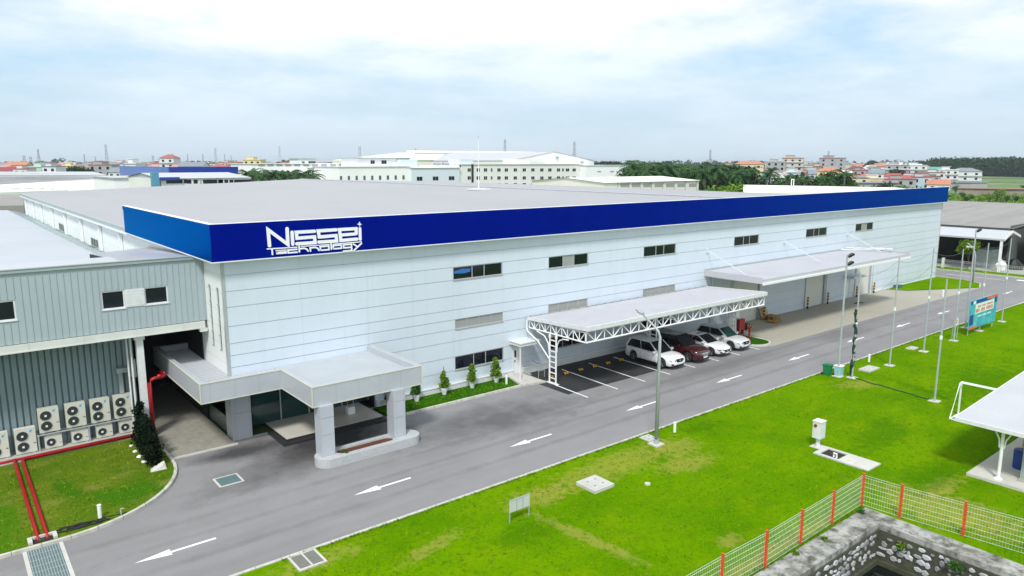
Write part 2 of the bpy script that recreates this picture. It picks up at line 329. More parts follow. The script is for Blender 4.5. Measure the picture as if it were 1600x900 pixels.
def window_y(parent, Y, a, b, c, d, splits, glass='glass', frame='frame', fw=.05, panel=None, dy=.06, lab=None):
    """frame with mullions set in the reveal, panes as sub-parts; splits = inner x positions"""
    f = MB(); y0, y1 = Y + .035, Y + .12
    f.box(a, y0, c, b, y1, c+fw); f.box(a, y0, d-fw, b, y1, d); f.box(a, y0, c+fw, a+fw, y1, d-fw); f.box(b-fw, y0, c+fw, b, y1, d-fw)
    for s_ in splits: f.box(s_-fw/2, y0, c+fw, s_+fw/2, y1, d-fw)
    fo = f.build('window', frame, parent)
    if lab: fo['label'] = lab
    sl_ = MB(); sl_.box(a-.03, Y-.05, c-.035, b+.03, Y+.03, c+.005); sl_.build('sill', frame, fo)
    ed = [a+fw] + [x for s_ in splits for x in (s_-fw/2, s_+fw/2)] + [b-fw]
    for k in range(0, len(ed), 2):
        g = MB(); g.box(ed[k], Y+.075, c+fw, ed[k+1], Y+.095, d-fw)
        if panel is not None and k//2 == panel: g.build('infill_panel', 'louvre', fo)
        else: g.build('pane', glass, fo)
    return fo

# ================================================================ SETTING
PX0, PX1, PY0, PY1 = 12.0, 29.55, -2.0, 12.35          # the walled pond pit
def sheet(name, polys, z, m, label=None):
    b = MB()
    for p in polys: b.q(*[(x, y, z) for x, y in p])
    return struct(name, b, m, label, normals=False)
G_ = 16000
b = MB()
for x0_, y0_, x1_, y1_ in ((-G_,-G_,G_,PY0),(-G_,PY1,G_,G_),(-G_,PY0,PX0,PY1),(PX1,PY0,G_,PY1)): b.q((x0_,y0_,-.06),(x1_,y0_,-.06),(x1_,y1_,-.06),(x0_,y1_,-.06))
struct('ground', b, 'field', 'flat open land spreading to the horizon', normals=False)
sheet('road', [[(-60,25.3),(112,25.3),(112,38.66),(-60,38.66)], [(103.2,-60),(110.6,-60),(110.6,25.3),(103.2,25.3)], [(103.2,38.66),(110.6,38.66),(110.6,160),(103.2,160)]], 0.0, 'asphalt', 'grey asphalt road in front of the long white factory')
# darker parking bays under the carport
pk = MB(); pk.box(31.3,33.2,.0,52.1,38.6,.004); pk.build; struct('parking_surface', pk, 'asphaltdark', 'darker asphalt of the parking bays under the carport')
# lawn slab on the right
L = MB(); zl = .09
for p in ([(-60,25.22),(-60,PY1),(120,PY1),(120,25.22)],):
    pass
def slab(b, x0, y0, x1, y1, z1, z0=-.05): b.box(x0, y0, z0, x1, y1, z1)
slab(L, -60, PY1+1.0, 103.0, 25.22, zl); slab(L, PX1+1.0, -60, 103.0, PY1+1.0, zl)
lo = struct('lawn', L, 'lawn', 'bright green mown lawn on the near side of the road')
k = MB(); k.box(-60,25.22,-.05,103.1,25.36,.13); k.box(103.0,-60,-.05,103.14,25.2,.13); struct('kerb', k, 'kerb', 'pale concrete kerb between the road and the big lawn')
# left worn lawn with the rounded corner
def arc(cx, cy, r, a0, a1, n): return [(cx + r*math.cos(R(a0+(a1-a0)*i/n)), cy + r*math.sin(R(a0+(a1-a0)*i/n))) for i in range(n+1)]
edge = [(-60,32.35),(2.6,32.35)] + arc(2.6, 37.9, 5.55, -90, 0, 14)[1:] + [(8.15,44.2)]
LL = MB(); LL.prism([(p[0], p[1]) for p in edge] + [(-60,44.2)], -.05, .09); struct('side_lawn', LL, 'lawnleft', 'worn patchy lawn in front of the grey annex')
def strip_along(pts, wd, z0, z1, closed=False):
    b = MB(); n = len(pts); offs = []
    for i in range(n):
        a = Vector(pts[max(i-1,0)]); c = Vector(pts[min(i+1,n-1)]); d = (c-a).normalized(); nn = Vector((d.y, -d.x)); offs.append(Vector(pts[i]) + nn*wd)
    i0 = 0
    for i in range(n):
        for p in (pts[i], offs[i]): b.v += [(p[0],p[1],z0),(p[0],p[1],z1)]
    for i in range(n-1):
        a = i*4; c = a+4; b.f += [(a+1,a+3,c+3,c+1),(a+3,a+2,c+2,c+3),(a,a+1,c+1,c),(a,c,c+2,a+2)]
    b.f += [(0,2,3,1),(4*n-4,4*n-3,4*n-1,4*n-2)]; return b
struct('side_kerb', strip_along(edge[:-1] + [(8.15,43.0)], .15, -.05, .135), 'kerb', 'curved pale kerb round the worn side lawn')
b = MB(); b.box(8.32,38.25,-.05,11.5,60,.06); struct('paved_driveway', b, 'paver', 'paved driveway leading under the grey annex')
b = MB(); b.box(8.30,38.1,-.05,11.6,38.25,.07); struct('driveway_edge', b, 'concretelight', 'pale concrete edge of the paved driveway')
# lawn strip against the facade
b = MB(); b.prism([(20.0,36.55),(29.9,36.55),(30.5,38.62),(20.0,38.62)], -.05, .09); struct('lawn_strip', b, 'strip', 'narrow dark green lawn strip along the white wall')
b = MB(); b.box(19.6,36.38,-.05,30.1,36.55,.13); b.prism([(30.1,36.38),(31.9,36.05),(31.9,36.2),(30.1,36.55)],-.05,.13); struct('strip_kerb', b, 'kerb', 'weathered kerb along the narrow lawn strip')
b = MB(); b.prism([(30.1,36.56),(31.9,36.2),(31.9,38.6),(30.6,38.6)], -.05, .10); struct('door_path', b, 'concretelight', 'small concrete landing in front of the white side door')
# loading yard
yard = [(52.9,32.0),(56.6,31.78),(100.4,31.78)] ; ye = [(52.95,31.9),(98.2,31.9),(89.0,36.3),(87.6,38.62),(52.3,38.62),(53.6,36.2),(54.2,34.4)]
b = MB(); b.prism(ye, -.05, .012); struct('loading_yard', b, 'apron', 'beige concrete loading yard beside the road')
b = MB(); b.prism([(91.0,38.62),(88.6,38.3),(89.3,36.5),(98.3,32.05),(101.2,33.0),(102.9,35.6),(103.0,45),(102.7,45),(102.7,38.62)], -.05, .10); struct('corner_lawn', b, 'lawn', 'small lawn at the far corner of the white factory')
struct('corner_kerb', strip_along([(98.3,32.05),(101.2,33.0),(102.9,35.6),(103.05,45)], .14, -.05, .14), 'kerb', 'kerb round the small corner lawn')
isl = arc(52.75, 33.3, 1.0, 180, 360, 10) ; isl = [(51.75,35.4)] + isl + [(54.3,35.6)]
b = MB(); b.prism([(51.75,35.6)] + arc(53.0,33.6,1.25,180,360,12) + [(54.25,35.6)], -.05, .10); struct('island_lawn', b, 'strip', 'small grassed island at the end of the parking bays')
struct('island_kerb', strip_along([(51.75,35.6)] + arc(53.0,33.6,1.25,180,360,12) + [(54.25,35.6)], .16, -.05, .15), 'concretelight', 'pale kerb round the small grassed island')
# road beyond: kerb and verge
b = MB(); b.box(110.62,25.3,-.05,110.76,160,.14); struct('far_kerb', b, 'kerb', 'kerb on the far side of the cross road')
b = MB(); b.box(110.76,20,-.05,113.6,160,.10); struct('far_verge', b, 'lawn', 'grass verge under the metal fence across the road')
b = MB(); b.box(113.6,10,-.05,125,160,.03); struct('neighbour_yard', b, 'concrete', 'concrete yard of the neighbouring warehouse')
# painted arrows and bay lines (thin sheets of paint)
def arrow(x0, y, L_=3.0, w1=.14, hw=.52, hl=1.3):
    b = MB(); z0 = .0081
    b.q((x0,y,z0),(x0+hl,y-hw/2*.9,z0),(x0+hl,y+hw/2,z0)); b.q((x0+hl,y-w1/2,z0),(x0+L_,y-w1/2,z0),(x0+L_,y+w1/2,z0),(x0+hl,y+w1/2,z0)); return b
for i in range(11):
    x = 4.6 + 9.1*i
    tag(arrow(x, 28.66).build('road_arrow', 'paint', None, loc=(x+1.5, 28.66, .008), normals=False), 'white arrow painted on the road, %s' % ORD[i].replace('leftmost','nearest the camera').replace(' from left', ' from the camera'), 'road arrow', 'white arrows along the road')
b = MB()
BX = [31.9,34.7,37.45,40.16,43.0,45.9,48.65,51.4]
for i, x in enumerate(BX):
    b = MB(); y1 = 35.2 if i == 0 else 37.75; dx = .25
    b.q((x-.06,31.95,.0085),(x+.06,31.95,.0085),(x+.06+dx*(y1-32)/5.8,y1,.0085),(x-.06+dx*(y1-32)/5.8,y1,.0085))
    tag(b.build('bay_line', 'paint', None, loc=(x,33,.008), normals=False), 'white painted line between parking bays, %s' % ORD[i], 'bay line', 'white lines of the parking bays')
b = MB(); b.q((108.2,28.2,.008),(109.0,28.2,.008),(109.0,31.2,.008),(108.2,31.2,.008)); b.q((107.0,32,.008),(107.15,32,.008),(107.15,39,.008),(107.0,39,.008))
tag(b.build('lane_marking', 'paint', None, loc=(107.5,33,.008), normals=False), 'white lane marking where the road turns at far right', 'lane marking')

# ================================================================ THE LONG WHITE FACTORY
FY, X0, X1 = 38.7, 11.56, 102.62
B = thing('factory_building', 'long white factory with deep blue fascia, company sign and entrance canopy', 'factory', (57, FY, 0))
wins = [(26.1,30.16,7.42,8.27,'A'),(34.4,38.38,7.42,8.27,'B'),(44.67,48.72,7.42,8.27,'A'),(57.05,61.0,7.42,8.27,'A'),(69.45,73.6,7.42,8.27,'A'),(79.8,83.9,7.42,8.27,'B'),
        (26.2,30.2,4.12,4.78,'L'),(34.4,38.38,4.12,4.78,'L'),(44.7,48.8,4.12,4.78,'L'),(26.15,30.25,1.33,2.26,'A'),(34.4,38.38,1.33,2.26,'A'),(44.7,48.8,1.33,2.26,'A')]
shut = [(57.2,61.6,0.0,4.6),(69.95,73.9,0.0,4.6),(80.6,84.3,0.0,4.6)]
doors = [(31.12,31.95,.1,2.1),(78.4,79.35,.05,2.15)]
lobby = (12.62,20.2,0.02,3.0)
holes = [w_[:4] for w_ in wins] + shut + doors + [lobby, (11.57,12.62,0.02,3.0)]
JZ = [9.14,8.27,7.42,6.38,5.44,4.78,4.12,3.32,2.26,1.33,.5]
JX = [15.78,19.87,23.0,26.05,30.2,34.38,38.42,41.46,44.6,48.8,52.78,57.03,61.6,65.5,69.5,73.65,77.7,81.8,85.9,90.0,94.0,98.2]
mb = MB(); xs = sorted({X0, X1, *JX, *[h[0] for h in holes], *[h[1] for h in holes]}); zs = sorted({0., 10.0, *JZ, *[h[2] for h in holes], *[h[3] for h in holes]})
for a, b_ in zip(xs, xs[1:]):
    for c, d in zip(zs, zs[1:]):
        if any(h[0]-1e-6 <= a and b_ <= h[1]+1e-6 and h[2]-1e-6 <= c and d <= h[3]+1e-6 for h in holes): continue
        g = .004; e = .015
        aa = a + (g if a in JX else 0); bb = b_ - (g if b_ in JX else 0); cc = c + (e if c in JZ else 0); dd = d - (e if d in JZ else 0)
        if bb > aa and dd > cc: mb.q((aa,FY,cc),(bb,FY,cc),(bb,FY,dd),(aa,FY,dd))
M['plainpanel'] = mat('wall_panel_plain', (.60,.675,.75), .42, .03, .25, coord='World', bump=.05, bscale=.6)
paint_noise(M['plainpanel'], (.54,.61,.67), .6, .5, .8, .5, (1,1,.25)); paint_noise(M['plainpanel'], (.50,.56,.60), 1.3, .56, .85, .45, (1.6,1,.07))
fw_ = mb.build('front_wall', 'plainpanel', B)
bk = MB(); wall_y(bk, FY+.02, X0, X1, 0, 10.0, holes, .16)
M['joint'] = mat('joint_shadow_gap', (.47,.525,.57), .8, .05, 1); bk.build('wall_backing', 'joint', fw_)
# corner trims, left side wall, back and right walls
sw = MB(); slot = [(39.55,39.95,4.9,8.32),(40.95,41.35,4.9,8.32)]
wall_x(sw, X0, FY+.19, 59.0, 3.0, 10.2, slot, .12)
wall_x(sw, X0, 59.0, 136.2, 0, 10.0, [(95.3,99.3,7.2,8.05),(74.4,78.2,7.25,8.05)], .12)

sw.q((X1,FY+.2,0),(X1,136.2,0),(X1,136.2,10.2),(X1,FY+.2,10.2)); sw.q((X0,136.2,0),(X0,136.2,10.2),(57,136.2,11.6),(X1,136.2,10.2),(X1,136.2,0))
M['sidepanel'] = mat('side_wall_panel', (.78,.82,.81), .5, .03, .3, coord='World'); lines(M['sidepanel'], 2, .96, .02, (.5,.53,.53), .46)
swo = sw.build('side_wall', 'sidepanel', B)
t = MB(); t.box(X0-.03,FY-.03,0,X0+.10,FY+.19,10.0); t.build('corner_trim', 'frame', B); t = MB(); t.box(X1-.1,FY-.03,0,X1+.03,FY+.19,10); t.build('corner_trim', 'frame', B)
for (a, b_, c, d) in slot:
    g = MB(); g.box(X0+.06,a,c,X0+.08,b_,d); wo = g.build('slot_window', M['glassgreen'], B)
    for z_ in (c, c+.85, c+1.7, c+2.55, d): f = MB(); f.box(X0+.0,a,z_-.03,X0+.055,b_,z_+.03); f.build('transom', 'frame', wo)
for (a, b_, c, d) in ((95.3,99.3,7.2,8.05),(74.4,78.2,7.25,8.05)):
    f = MB(); f.box(X0-.02,a,c,X0+.05,b_,c+.06); f.box(X0-.02,a,d-.06,X0+.05,b_,d); 
    for y_ in (a, a+(b_-a)/3, a+(b_-a)*2/3, b_-.08): f.box(X0-.02,y_,c+.06,X0+.05,y_+.08,d-.06)
    fo = f.build('window', 'frame', B); g = MB(); g.box(X0+.06,a,c,X0+.08,b_,d); g.build('pane', 'glassgreen', fo)
for y_ in (63.5,72.2,82.2,92.8,103.1,113.9,123.2,132.5):
    p = MB(); p.box(X0-.28,y_-.12,5.0,X0-.03,y_+.12,9.95); p.build('pilaster', 'white', B)
    p = MB(); p.tube([(X0-.16,y_+.35,5),(X0-.16,y_+.35,9.9)], .07, 6); p.box(X0-.3,y_+.25,8.0,X0-.02,y_+.45,8.1); p.build('downpipe', 'whitedirty', B)
# roof: wide shallow gable, ridge running away from the street
rf = MB(); ye_, yb_ = 38.75, 136.4
rf.q((X0-.35,59.05,10.22),(57,59.05,11.78),(57,yb_,11.78),(X0-.35,yb_,10.22)); rf.q((11.4,ye_,10.25),(57,ye_,11.78),(57,59.05,11.78),(11.4,59.05,10.25))
rf.q((57,ye_,11.78),(X1+.3,ye_,10.22),(X1+.3,yb_,10.22),(57,yb_,11.78))
ro = rf.build('roof', 'roof', B, normals=False)
r2 = MB()
for i in range(0, 24):
    y_ = 39 + i*4.1; r2.box(56.7,y_,11.79,57.3,y_+3.7,11.86)
r2.build('ridge_cap', 'roofwhite', ro)
r3 = MB()
M['roofseam'] = mat('roof_seam', (.30,.305,.32), .5, .05, 1)
for i in range(1, 45):
    y_ = 38.9 + i*2.2
    for sx in (-1, 1):
        xe = (X0-.3 if y_ > 59 else 11.45) if sx < 0 else X1+.25
        r3.v += [(57,y_,11.80),(57,y_+.05,11.80),(xe,y_+.05,10.26),(xe,y_,10.26)]; i0 = len(r3.v)-4; r3.f.append((i0,i0+1,i0+2,i0+3))
r3.build('roof_seam', 'roofseam', ro, normals=False)
gt = MB(); gt.box(X0-.55,59.1,9.98,X0-.36,yb_,10.24); gt.box(X0-.36,59.1,9.98,X0-.0,yb_,10.04); gt.build('gutter', 'greytrim', B)
sf = MB(); sf.box(X0-.5,59.1,9.72,X0-.02,yb_,9.97); sf.build('eaves_trim', 'white', B)
# fascia
FF, FX0, FX1 = 38.2, 10.95, 102.75
fa = MB(); fa.box(FX0,FF,9.95,FX1,FF+.16,11.62); fa.box(FX0-.03,FF-.03,11.62,FX1+.03,FF+.22,11.88)
fa.box(FX0,FF+.16,9.95,FX0+.16,59.0,11.62); fa.box(FX0-.03,FF+.22,11.62,FX0+.22,59.03,11.88)
fa.box(FX1-.16,FF+.16,9.95,FX1,FY+.6,11.62); fa.box(FX1-.22,FF+.22,11.62,FX1+.03,FY+.6,11.88)
fao = fa.build('fascia', 'blue', B)
b = MB(); b.box(FX0-.05,FF-.05,11.882,FX1+.05,FF+.26,11.90); b.box(FX0-.05,FF+.26,11.882,FX0+.26,59.05,11.90); b.build('parapet_cap', M['white'], fao)
b = MB(); b.box(FX0-.02,FF-.02,9.89,FX1,FF+.05,9.948); b.box(FX0-.02,FF+.05,9.89,FX0+.05,59.0,9.948); b.build('lower_trim', 'white', fao)
b = MB(); b.box(FX0+.05,FF+.05,9.90,FX1-.05,FY-.005,9.945); b.box(FX0+.05,FY-.005,9.90,X0-.005,59,9.945); b.build('soffit', 'white', B)
# plinth ledge
b = MB(); 
for a, c in ((20.25,31.1),(31.97,57.15)): b.box(a,FY-.10,.0,c,FY-.004,.42)
for a, c in ((61.65,69.9),(73.95,78.35),(84.35,X1)): b.box(a,FY-.06,.0,c,FY-.004,.12)
b.build('plinth', M['whitedirty'], B)
b = MB(); b.box(20.25,FY-.13,.42,31.1,FY-.004,.50); b.box(31.97,FY-.13,.42,57.15,FY-.004,.50); b.build('plinth_ledge', 'white', B)
# windows
for (a, b_, c, d, ty) in wins:
    wd = b_ - a
    if ty == 'A': window_y(B, FY, a, b_, c, d, [a+wd*.38, a+wd*.625])
    elif ty == 'B': window_y(B, FY, a, b_, c, d, [a+wd*.36, a+wd*.64], panel=1)
    else: 
        fo = window_y(B, FY, a, b_, c, d, [a+wd*.25, a+wd*.5, a+wd*.75], glass='louvre'); fo['label'] = 'grey louvred ventilation window'
g = MB(); pts = [at_y(x, y, FY+.073) for x, y in ((709.5,424),(722,420),(735,419.5),(735,424),(725,427),(709.5,427.5))]; g.q(*[(max(26.16,p.x), p.y, p.z) for p in pts]); g.build('blue_blind', mat('blue_blind', (.02,.15,.42), .6), B, normals=False)
# roller shutters, doors
for k, (a, b_, c, d) in enumerate(shut):
    s_ = MB(); s_.box(a,FY+.10,c,b_,FY+.13,d)
    for i in range(1, 30): s_.box(a+.06,FY+.085,c+i*.155,b_-.06,FY+.099,c+i*.155+.02)
    so_ = s_.build('roller_shutter', mat('shutter_cream', (.66,.67,.62), .5, .03, 1) if k == 0 else bpy.data.materials['shutter_cream'], B)
    s_ = MB(); s_.box(a-.02,FY-.06,c,a+.12,FY+.08,d); s_.box(b_-.12,FY-.06,c,b_+.02,FY+.08,d); s_.box(a+.12,FY-.06,d-.12,b_-.12,FY+.08,d+.02); s_.build('shutter_frame', 'greytrim', so_)
for (a, b_, c, d), hx in zip(doors, ((30.75,32.55),(77.9,80.3))):
    s_ = MB(); s_.box(a+.04,FY+.02,c,b_-.04,FY+.06,d-.04); do = s_.build('door', 'white', B)
    s_ = MB(); s_.box(a+.12,FY+.005,c+1.25,a+.26,FY+.018,c+1.75); s_.build('door_window', 'glass', do)
    s_ = MB(); s_.box(a+.1,FY-.04,c+.95,a+.17,FY+.018,c+1.03); s_.build('handle', 'black', do)
    s_ = MB(); s_.box(a-.04,FY-.03,c,a+.04,FY+.1,d+.03); s_.box(b_-.04,FY-.03,c,b_+.04,FY+.1,d+.03); s_.box(a+.04,FY-.03,d-.04,b_-.04,FY+.1,d+.03); s_.build('door_frame', 'whitedirty', do)
    s_ = MB(); s_.box(hx[0],FY-1.25,2.42,hx[1],FY-.003,2.62); s_.box(hx[0]-.05,FY-1.3,2.62,hx[1]+.05,FY-.003,2.68); ho = s_.build('door_hood', 'whitedirty', B)
b = MB(); b.tube([(30.85,FY-1.1,.1),(30.85,FY-1.1,2.42)], .04, 8); b.build('hood_post', 'white', B)
b = MB(); b.box(31.97,FY-.9,.1,32.05,FY-.1,.2)
for x_ in (32.2,32.75): 
    b.tube([(x_,FY-1.5,.0),(x_,FY-1.5,.95),(x_,FY-.15,.95)], .022, 6)
b.tube([(32.2,FY-1.5,.5),(32.75,FY-1.5,.5)], .02, 6); b.build('handrail', 'pole', B)
# downpipes on the facade
for x_ in (57.03, 53.9, 74.15, 84.9):
    b = MB(); b.tube([(x_,FY-.10,.1),(x_,FY-.10,5.1)], .06, 8); b.build('downpipe', 'whitedirty', B)
# loading canopy hung on tie rods
cn = MB(); cx0, cx1, cy0 = 52.85, 80.0, 32.95
cn.q((cx0,cy0,5.42),(cx1,cy0,5.42),(cx1,FY-.01,5.58),(cx0,FY-.01,5.58)); cn.q((cx0,cy0,5.15),(cx0,FY-.01,5.15),(cx1,FY-.01,5.15),(cx1,cy0,5.15))
cn.box(cx0-.06,cy0-.06,5.1,cx1+.06,cy0,5.47); cn.box(cx0-.06,cy0,5.1,cx0,FY-.01,5.62); cn.box(cx1,cy0,5.1,cx1+.06,FY-.01,5.62)
co = cn.build('loading_canopy', 'carportroof', B)
g = MB(); g.box(cx0-.1,cy0-.22,5.02,cx1+.1,cy0-.065,5.2); g.tube([(cx1-.4,cy0-.15,5.0),(cx1-.4,cy0-.15,4.7)], .05, 6); g.tube([(cx0+.9,cy0-.15,5.0),(cx0+.9,FY-1.2,4.9),(cx0+.9,FY-.1,4.9)], .05, 6); g.build('gutter', 'white', co)
g = MB(); g.box(cx0,FY-.14,5.585,cx1,FY-.012,5.7); g.build('flashing', 'greytrim', co)
for x_ in (53.06, 65.4, 78.0):
    g = MB(); g.tube([(x_,FY-.05,7.3),(x_+.6,35.1,5.55)], .035, 8); g.box(x_-.12,FY-.08,7.1,x_+.12,FY-.004,7.5); g.build('tie_rod', 'plainpanel', co)
g = MB(); g.tube([(76.3,FY-.3,5.72),(79.9,34.6,5.85)], .06, 8); g.tube([(77.6,FY-.2,5.8),(79.9,35.5,5.85)], .045, 8); g.build('roof_pipe', 'whitedirty', co)
# ---- entrance canopy
CZ0, CZ1, AZ_P = 3.05, 4.02, 6.2
def band(b, x0, y0, x1, y1, z0=CZ0, z1=CZ1, t_=.22): b.box(x0, y0, z0, x1, y1, z1)
E_ = MB()
OUT = [(9.56,46.6),(9.56,36.9),(13.72,36.9),(13.72,32.9),(20.02,32.9),(20.02,38.6)]
T = .26
# fascia boxes butted end to end
E_.box(9.56,36.9+T,CZ0,9.56+T,46.6,CZ1); E_.box(9.56,36.9,CZ0,13.72+T,36.9+T,CZ1); E_.box(13.72,32.9+T,CZ0,13.72+T,36.9,CZ1); E_.box(13.72,32.9,CZ0,20.02,32.9+T,CZ1); E_.box(20.02-T,32.9+T,CZ0,20.02,38.66,CZ1)
E_.box(9.56+T,46.6-T,CZ0,X0-.05,46.6,CZ1)
eo = E_.build('entrance_canopy', 'alu', B)
tr = MB()
def edge_trim(b, x0, y0, x1, y1, z_):
    b.box(x0, y0, z_, x1, y1, z_+.05)
for z_ in (CZ0-.052, CZ1+.002):
    tr.box(9.54,36.88,z_,13.74+T,36.93,z_+.05); tr.box(9.54,36.93,z_,9.59,46.6,z_+.05); tr.box(13.70,32.88,z_,20.04,32.93,z_+.05); tr.box(13.70,32.93,z_,13.75,36.87,z_+.05); tr.box(19.99,32.93,z_,20.04,38.66,z_+.05)
for (x_, y_) in ((9.54,36.88),(13.70,32.88),(20.0,32.88)): tr.box(x_-.01,y_-.01,CZ0,x_+.05,y_+.05,CZ1)
tr.build('edge_trim', 'alutrim', eo)
cpb = MB(); 
cpb.box(9.60,36.94,CZ1+.003,9.56+T+.02,46.6,CZ1+.03); cpb.box(9.56+T+.02,36.94,CZ1+.003,13.72+T,36.9+T,CZ1+.03); cpb.box(13.76,32.94,CZ1+.003,13.72+T,36.93,CZ1+.03); cpb.box(13.72+T,32.94,CZ1+.003,19.98,32.9+T,CZ1+.03); cpb.box(20.02-T,32.9+T+.003,CZ1+.003,19.98,38.6,CZ1+.03)
cpb.build('coping', 'alu', eo)
dk = MB(); dk.box(13.72+T,36.9+T,3.60,20.02-T,FY-.02,3.72); dk.box(13.72+T,32.9+T,3.60,20.02-T,36.9+T,3.72); dk.build('deck', 'slabroof', eo)
dk = MB(); dk.box(9.56+T,36.9+T,3.5,X0-.04,46.6-T,3.66); dk.box(X0-.04,36.9+T,3.5,13.72+T-.01,FY-.02,3.66)
for i in range(30): dk.box(9.56+T,37.3+i*.3,3.66,X0-.06,37.34+i*.3,3.70)
for i in range(8): dk.box(11.9+i*.27,36.9+T+.02,3.66,11.94+i*.27,FY-.05,3.70)
dk.build('ribbed_deck', 'roofwhite', eo)
sfm = MB(); sfm.box(9.56+T,36.9+T,CZ0+.03,X0-.04,46.3,CZ0+.07); sfm.box(X0-.04,36.9+T,CZ0+.03,20.02-T,FY-.02,CZ0+.07); sfm.box(13.72+T,32.9+T,CZ0+.03,20.02-T,36.9+T,CZ0+.07); sfm.build('soffit', 'shadedsoffit', eo)
for (x_, y_) in ((13.98,32.62),(18.08,32.62)):
    c_ = MB(); zz_ = .45
    for zt in (1.55, 2.45, CZ0+.02): c_.box(x_,y_,zz_+.012,x_+.7,y_+.75,zt-.012); zz_ = zt
    cc_ = c_.build('column', 'alu', eo); c_ = MB(); c_.box(x_+.02,y_+.02,.45,x_+.68,y_+.73,CZ0); c_.build('column_joint', 'greytrim', cc_)
c_ = MB(); zz_ = 0
for zt in (1.5, 2.45, CZ0+.02): c_.box(11.57,38.72,zz_+.012,12.6,39.8,zt-.012); zz_ = zt
cc_ = c_.build('column', 'alu', eo); c_ = MB(); c_.box(11.6,38.75,0,12.57,39.77,CZ0); c_.build('column_joint', 'greytrim', cc_)
# lobby behind the canopy: step slab, glazed screen, hall coloured near-black to carry its indoor shade
b = MB(); b.box(13.66,36.48,.27,19.46,FY+.9,.31); so1 = b.build('entrance_step', mat('cream_step_tiles', (.55,.53,.46), .35, .05, 1.5), B); b = MB(); b.box(13.7,36.52,.0,19.42,FY+.9,.268); b.box(13.4,36.2,0,19.7,36.51,.14); b.box(13.4,36.515,0,13.69,38.6,.14); b.box(19.43,36.515,0,19.7,38.6,.14); b.build('granite_riser', 'granite', so1)
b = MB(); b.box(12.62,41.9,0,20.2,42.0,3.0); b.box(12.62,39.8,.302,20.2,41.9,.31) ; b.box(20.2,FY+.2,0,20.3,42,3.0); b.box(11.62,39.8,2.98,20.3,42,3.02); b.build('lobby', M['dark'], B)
scr = MB()
xs_ = [12.62,14.6,16.3,17.3,18.4,20.18]
for x_ in xs_: scr.box(x_-.03,39.62,.3,x_+.03,39.70,2.97)
scr.box(12.62,39.62,2.3,20.18,39.69,2.36); so_ = scr.build('glazed_screen', 'frame', B)
for a, b_ in zip(xs_, xs_[1:]): g = MB(); g.box(a+.03,39.65,.3,b_-.03,39.66,2.3); g.build('pane', 'glassgreen', so_)
b = MB(); b.box(X0+.02,39.85,.05,X0+.05,43.1,1.1); b.build('glass_balustrade', 'glassgreen', B)
b = MB(); b.box(X0-.03,43.2,0,X0,59.9,AZ_P); b.box(7.7,52,0,11.5,52.1,6.2); b.build('passage_back_wall', 'dark', B)  # passage walls coloured near-black to imitate the deep shade inside
# ---- company sign
def V2(u, v): p = at_y(400+u/8, 330+v/8, FF-.03); return (p.x, p.z)
def stroke(mb, pts, w, y, t_=.05, closed=False, cap=True):
    P_ = [Vector(p) for p in pts]; n = len(P_); L_, R_ = [], []
    for i in range(n):
        a = P_[(i-1) % n] if (closed or i) else None; c = P_[(i+1) % n] if (closed or i < n-1) else None
        d1 = (P_[i]-a).normalized() if a is not None else None; d2 = (c-P_[i]).normalized() if c is not None else None
        if d1 is None: nn = Vector((-d2.y, d2.x))
        elif d2 is None: nn = Vector((-d1.y, d1.x))
        else:
            n1_ = Vector((-d1.y, d1.x)); n2_ = Vector((-d2.y, d2.x)); nn = (n1_+n2_); nn = nn/ max(.35, nn.dot(n1_)) if nn.length > .1 else n1_
        L_.append(P_[i]+nn*w/2); R_.append(P_[i]-nn*w/2)
    for i in range(n if closed else n-1):
        j = (i+1) % n; k0 = len(mb.v)
        for yy in (y, y-t_): mb.v += [(q.x, yy, q.y) for q in (L_[i], L_[j], R_[j], R_[i])]
        mb.f += [(k0,k0+1,k0+2,k0+3),(k0+7,k0+6,k0+5,k0+4),(k0,k0+4,k0+5,k0+1),(k0+3,k0+2,k0+6,k0+7)]
    if not closed and cap:
        for c, d in ((P_[0], (P_[0]-P_[1]).normalized()), (P_[-1], (P_[-1]-P_[-2]).normalized())):
            nn = Vector((-d.y, d.x)); k0 = len(mb.v); m_ = 9
            arcp = [c + (nn*math.cos(math.pi*q/(m_-1)) + d*math.sin(math.pi*q/(m_-1)))*w/2 for q in range(m_)]
            for yy in (y, y-t_): mb.v += [(q.x, yy, q.y) for q in arcp]
            mb.f.append(tuple(range(k0, k0+m_))); mb.f.append(tuple(range(k0+2*m_-1, k0+m_-1, -1)))
            for q in range(m_-1): mb.f.append((k0+q, k0+q+1, k0+m_+q+1, k0+m_+q))
sg = MB(); W_ = .18
for pts in ([(168,432),(150,232),(398,416),(388,218)], [(458,412),(450,264)], [(730,250),(502,264),(512,338),(730,320),(738,392),(510,408)],
            [(1000,232),(776,246),(790,322),(1000,304),(1008,372),(785,386)]):
    stroke(sg, [V2(*p) for p in pts], W_, FF-.01)
stroke(sg, [V2(*p) for p in [(1262,348),(1060,366),(1042,230),(1250,218),(1252,280)]], W_, FF-.01)
stroke(sg, [V2(*p) for p in [(1240,284),(1066,297)]], W_*.95, FF-.014, cap=False)
stroke(sg, [V2(*p) for p in [(1302,352),(1298,216)]], W_*.9, FF-.01)
st = [V2(*p) for p in [(1294,130),(1302,155),(1325,163),(1303,170),(1296,194),(1287,171),(1262,164),(1285,155)]]
k0 = len(sg.v); n_ = len(st)
for yy in (FF-.01, FF-.05): sg.v += [(q[0], yy, q[1]) for q in st]
cc0 = (sum(q[0] for q in st)/n_, sum(q[1] for q in st)/n_); sg.v += [(cc0[0], FF-.01, cc0[1]), (cc0[0], FF-.05, cc0[1])]
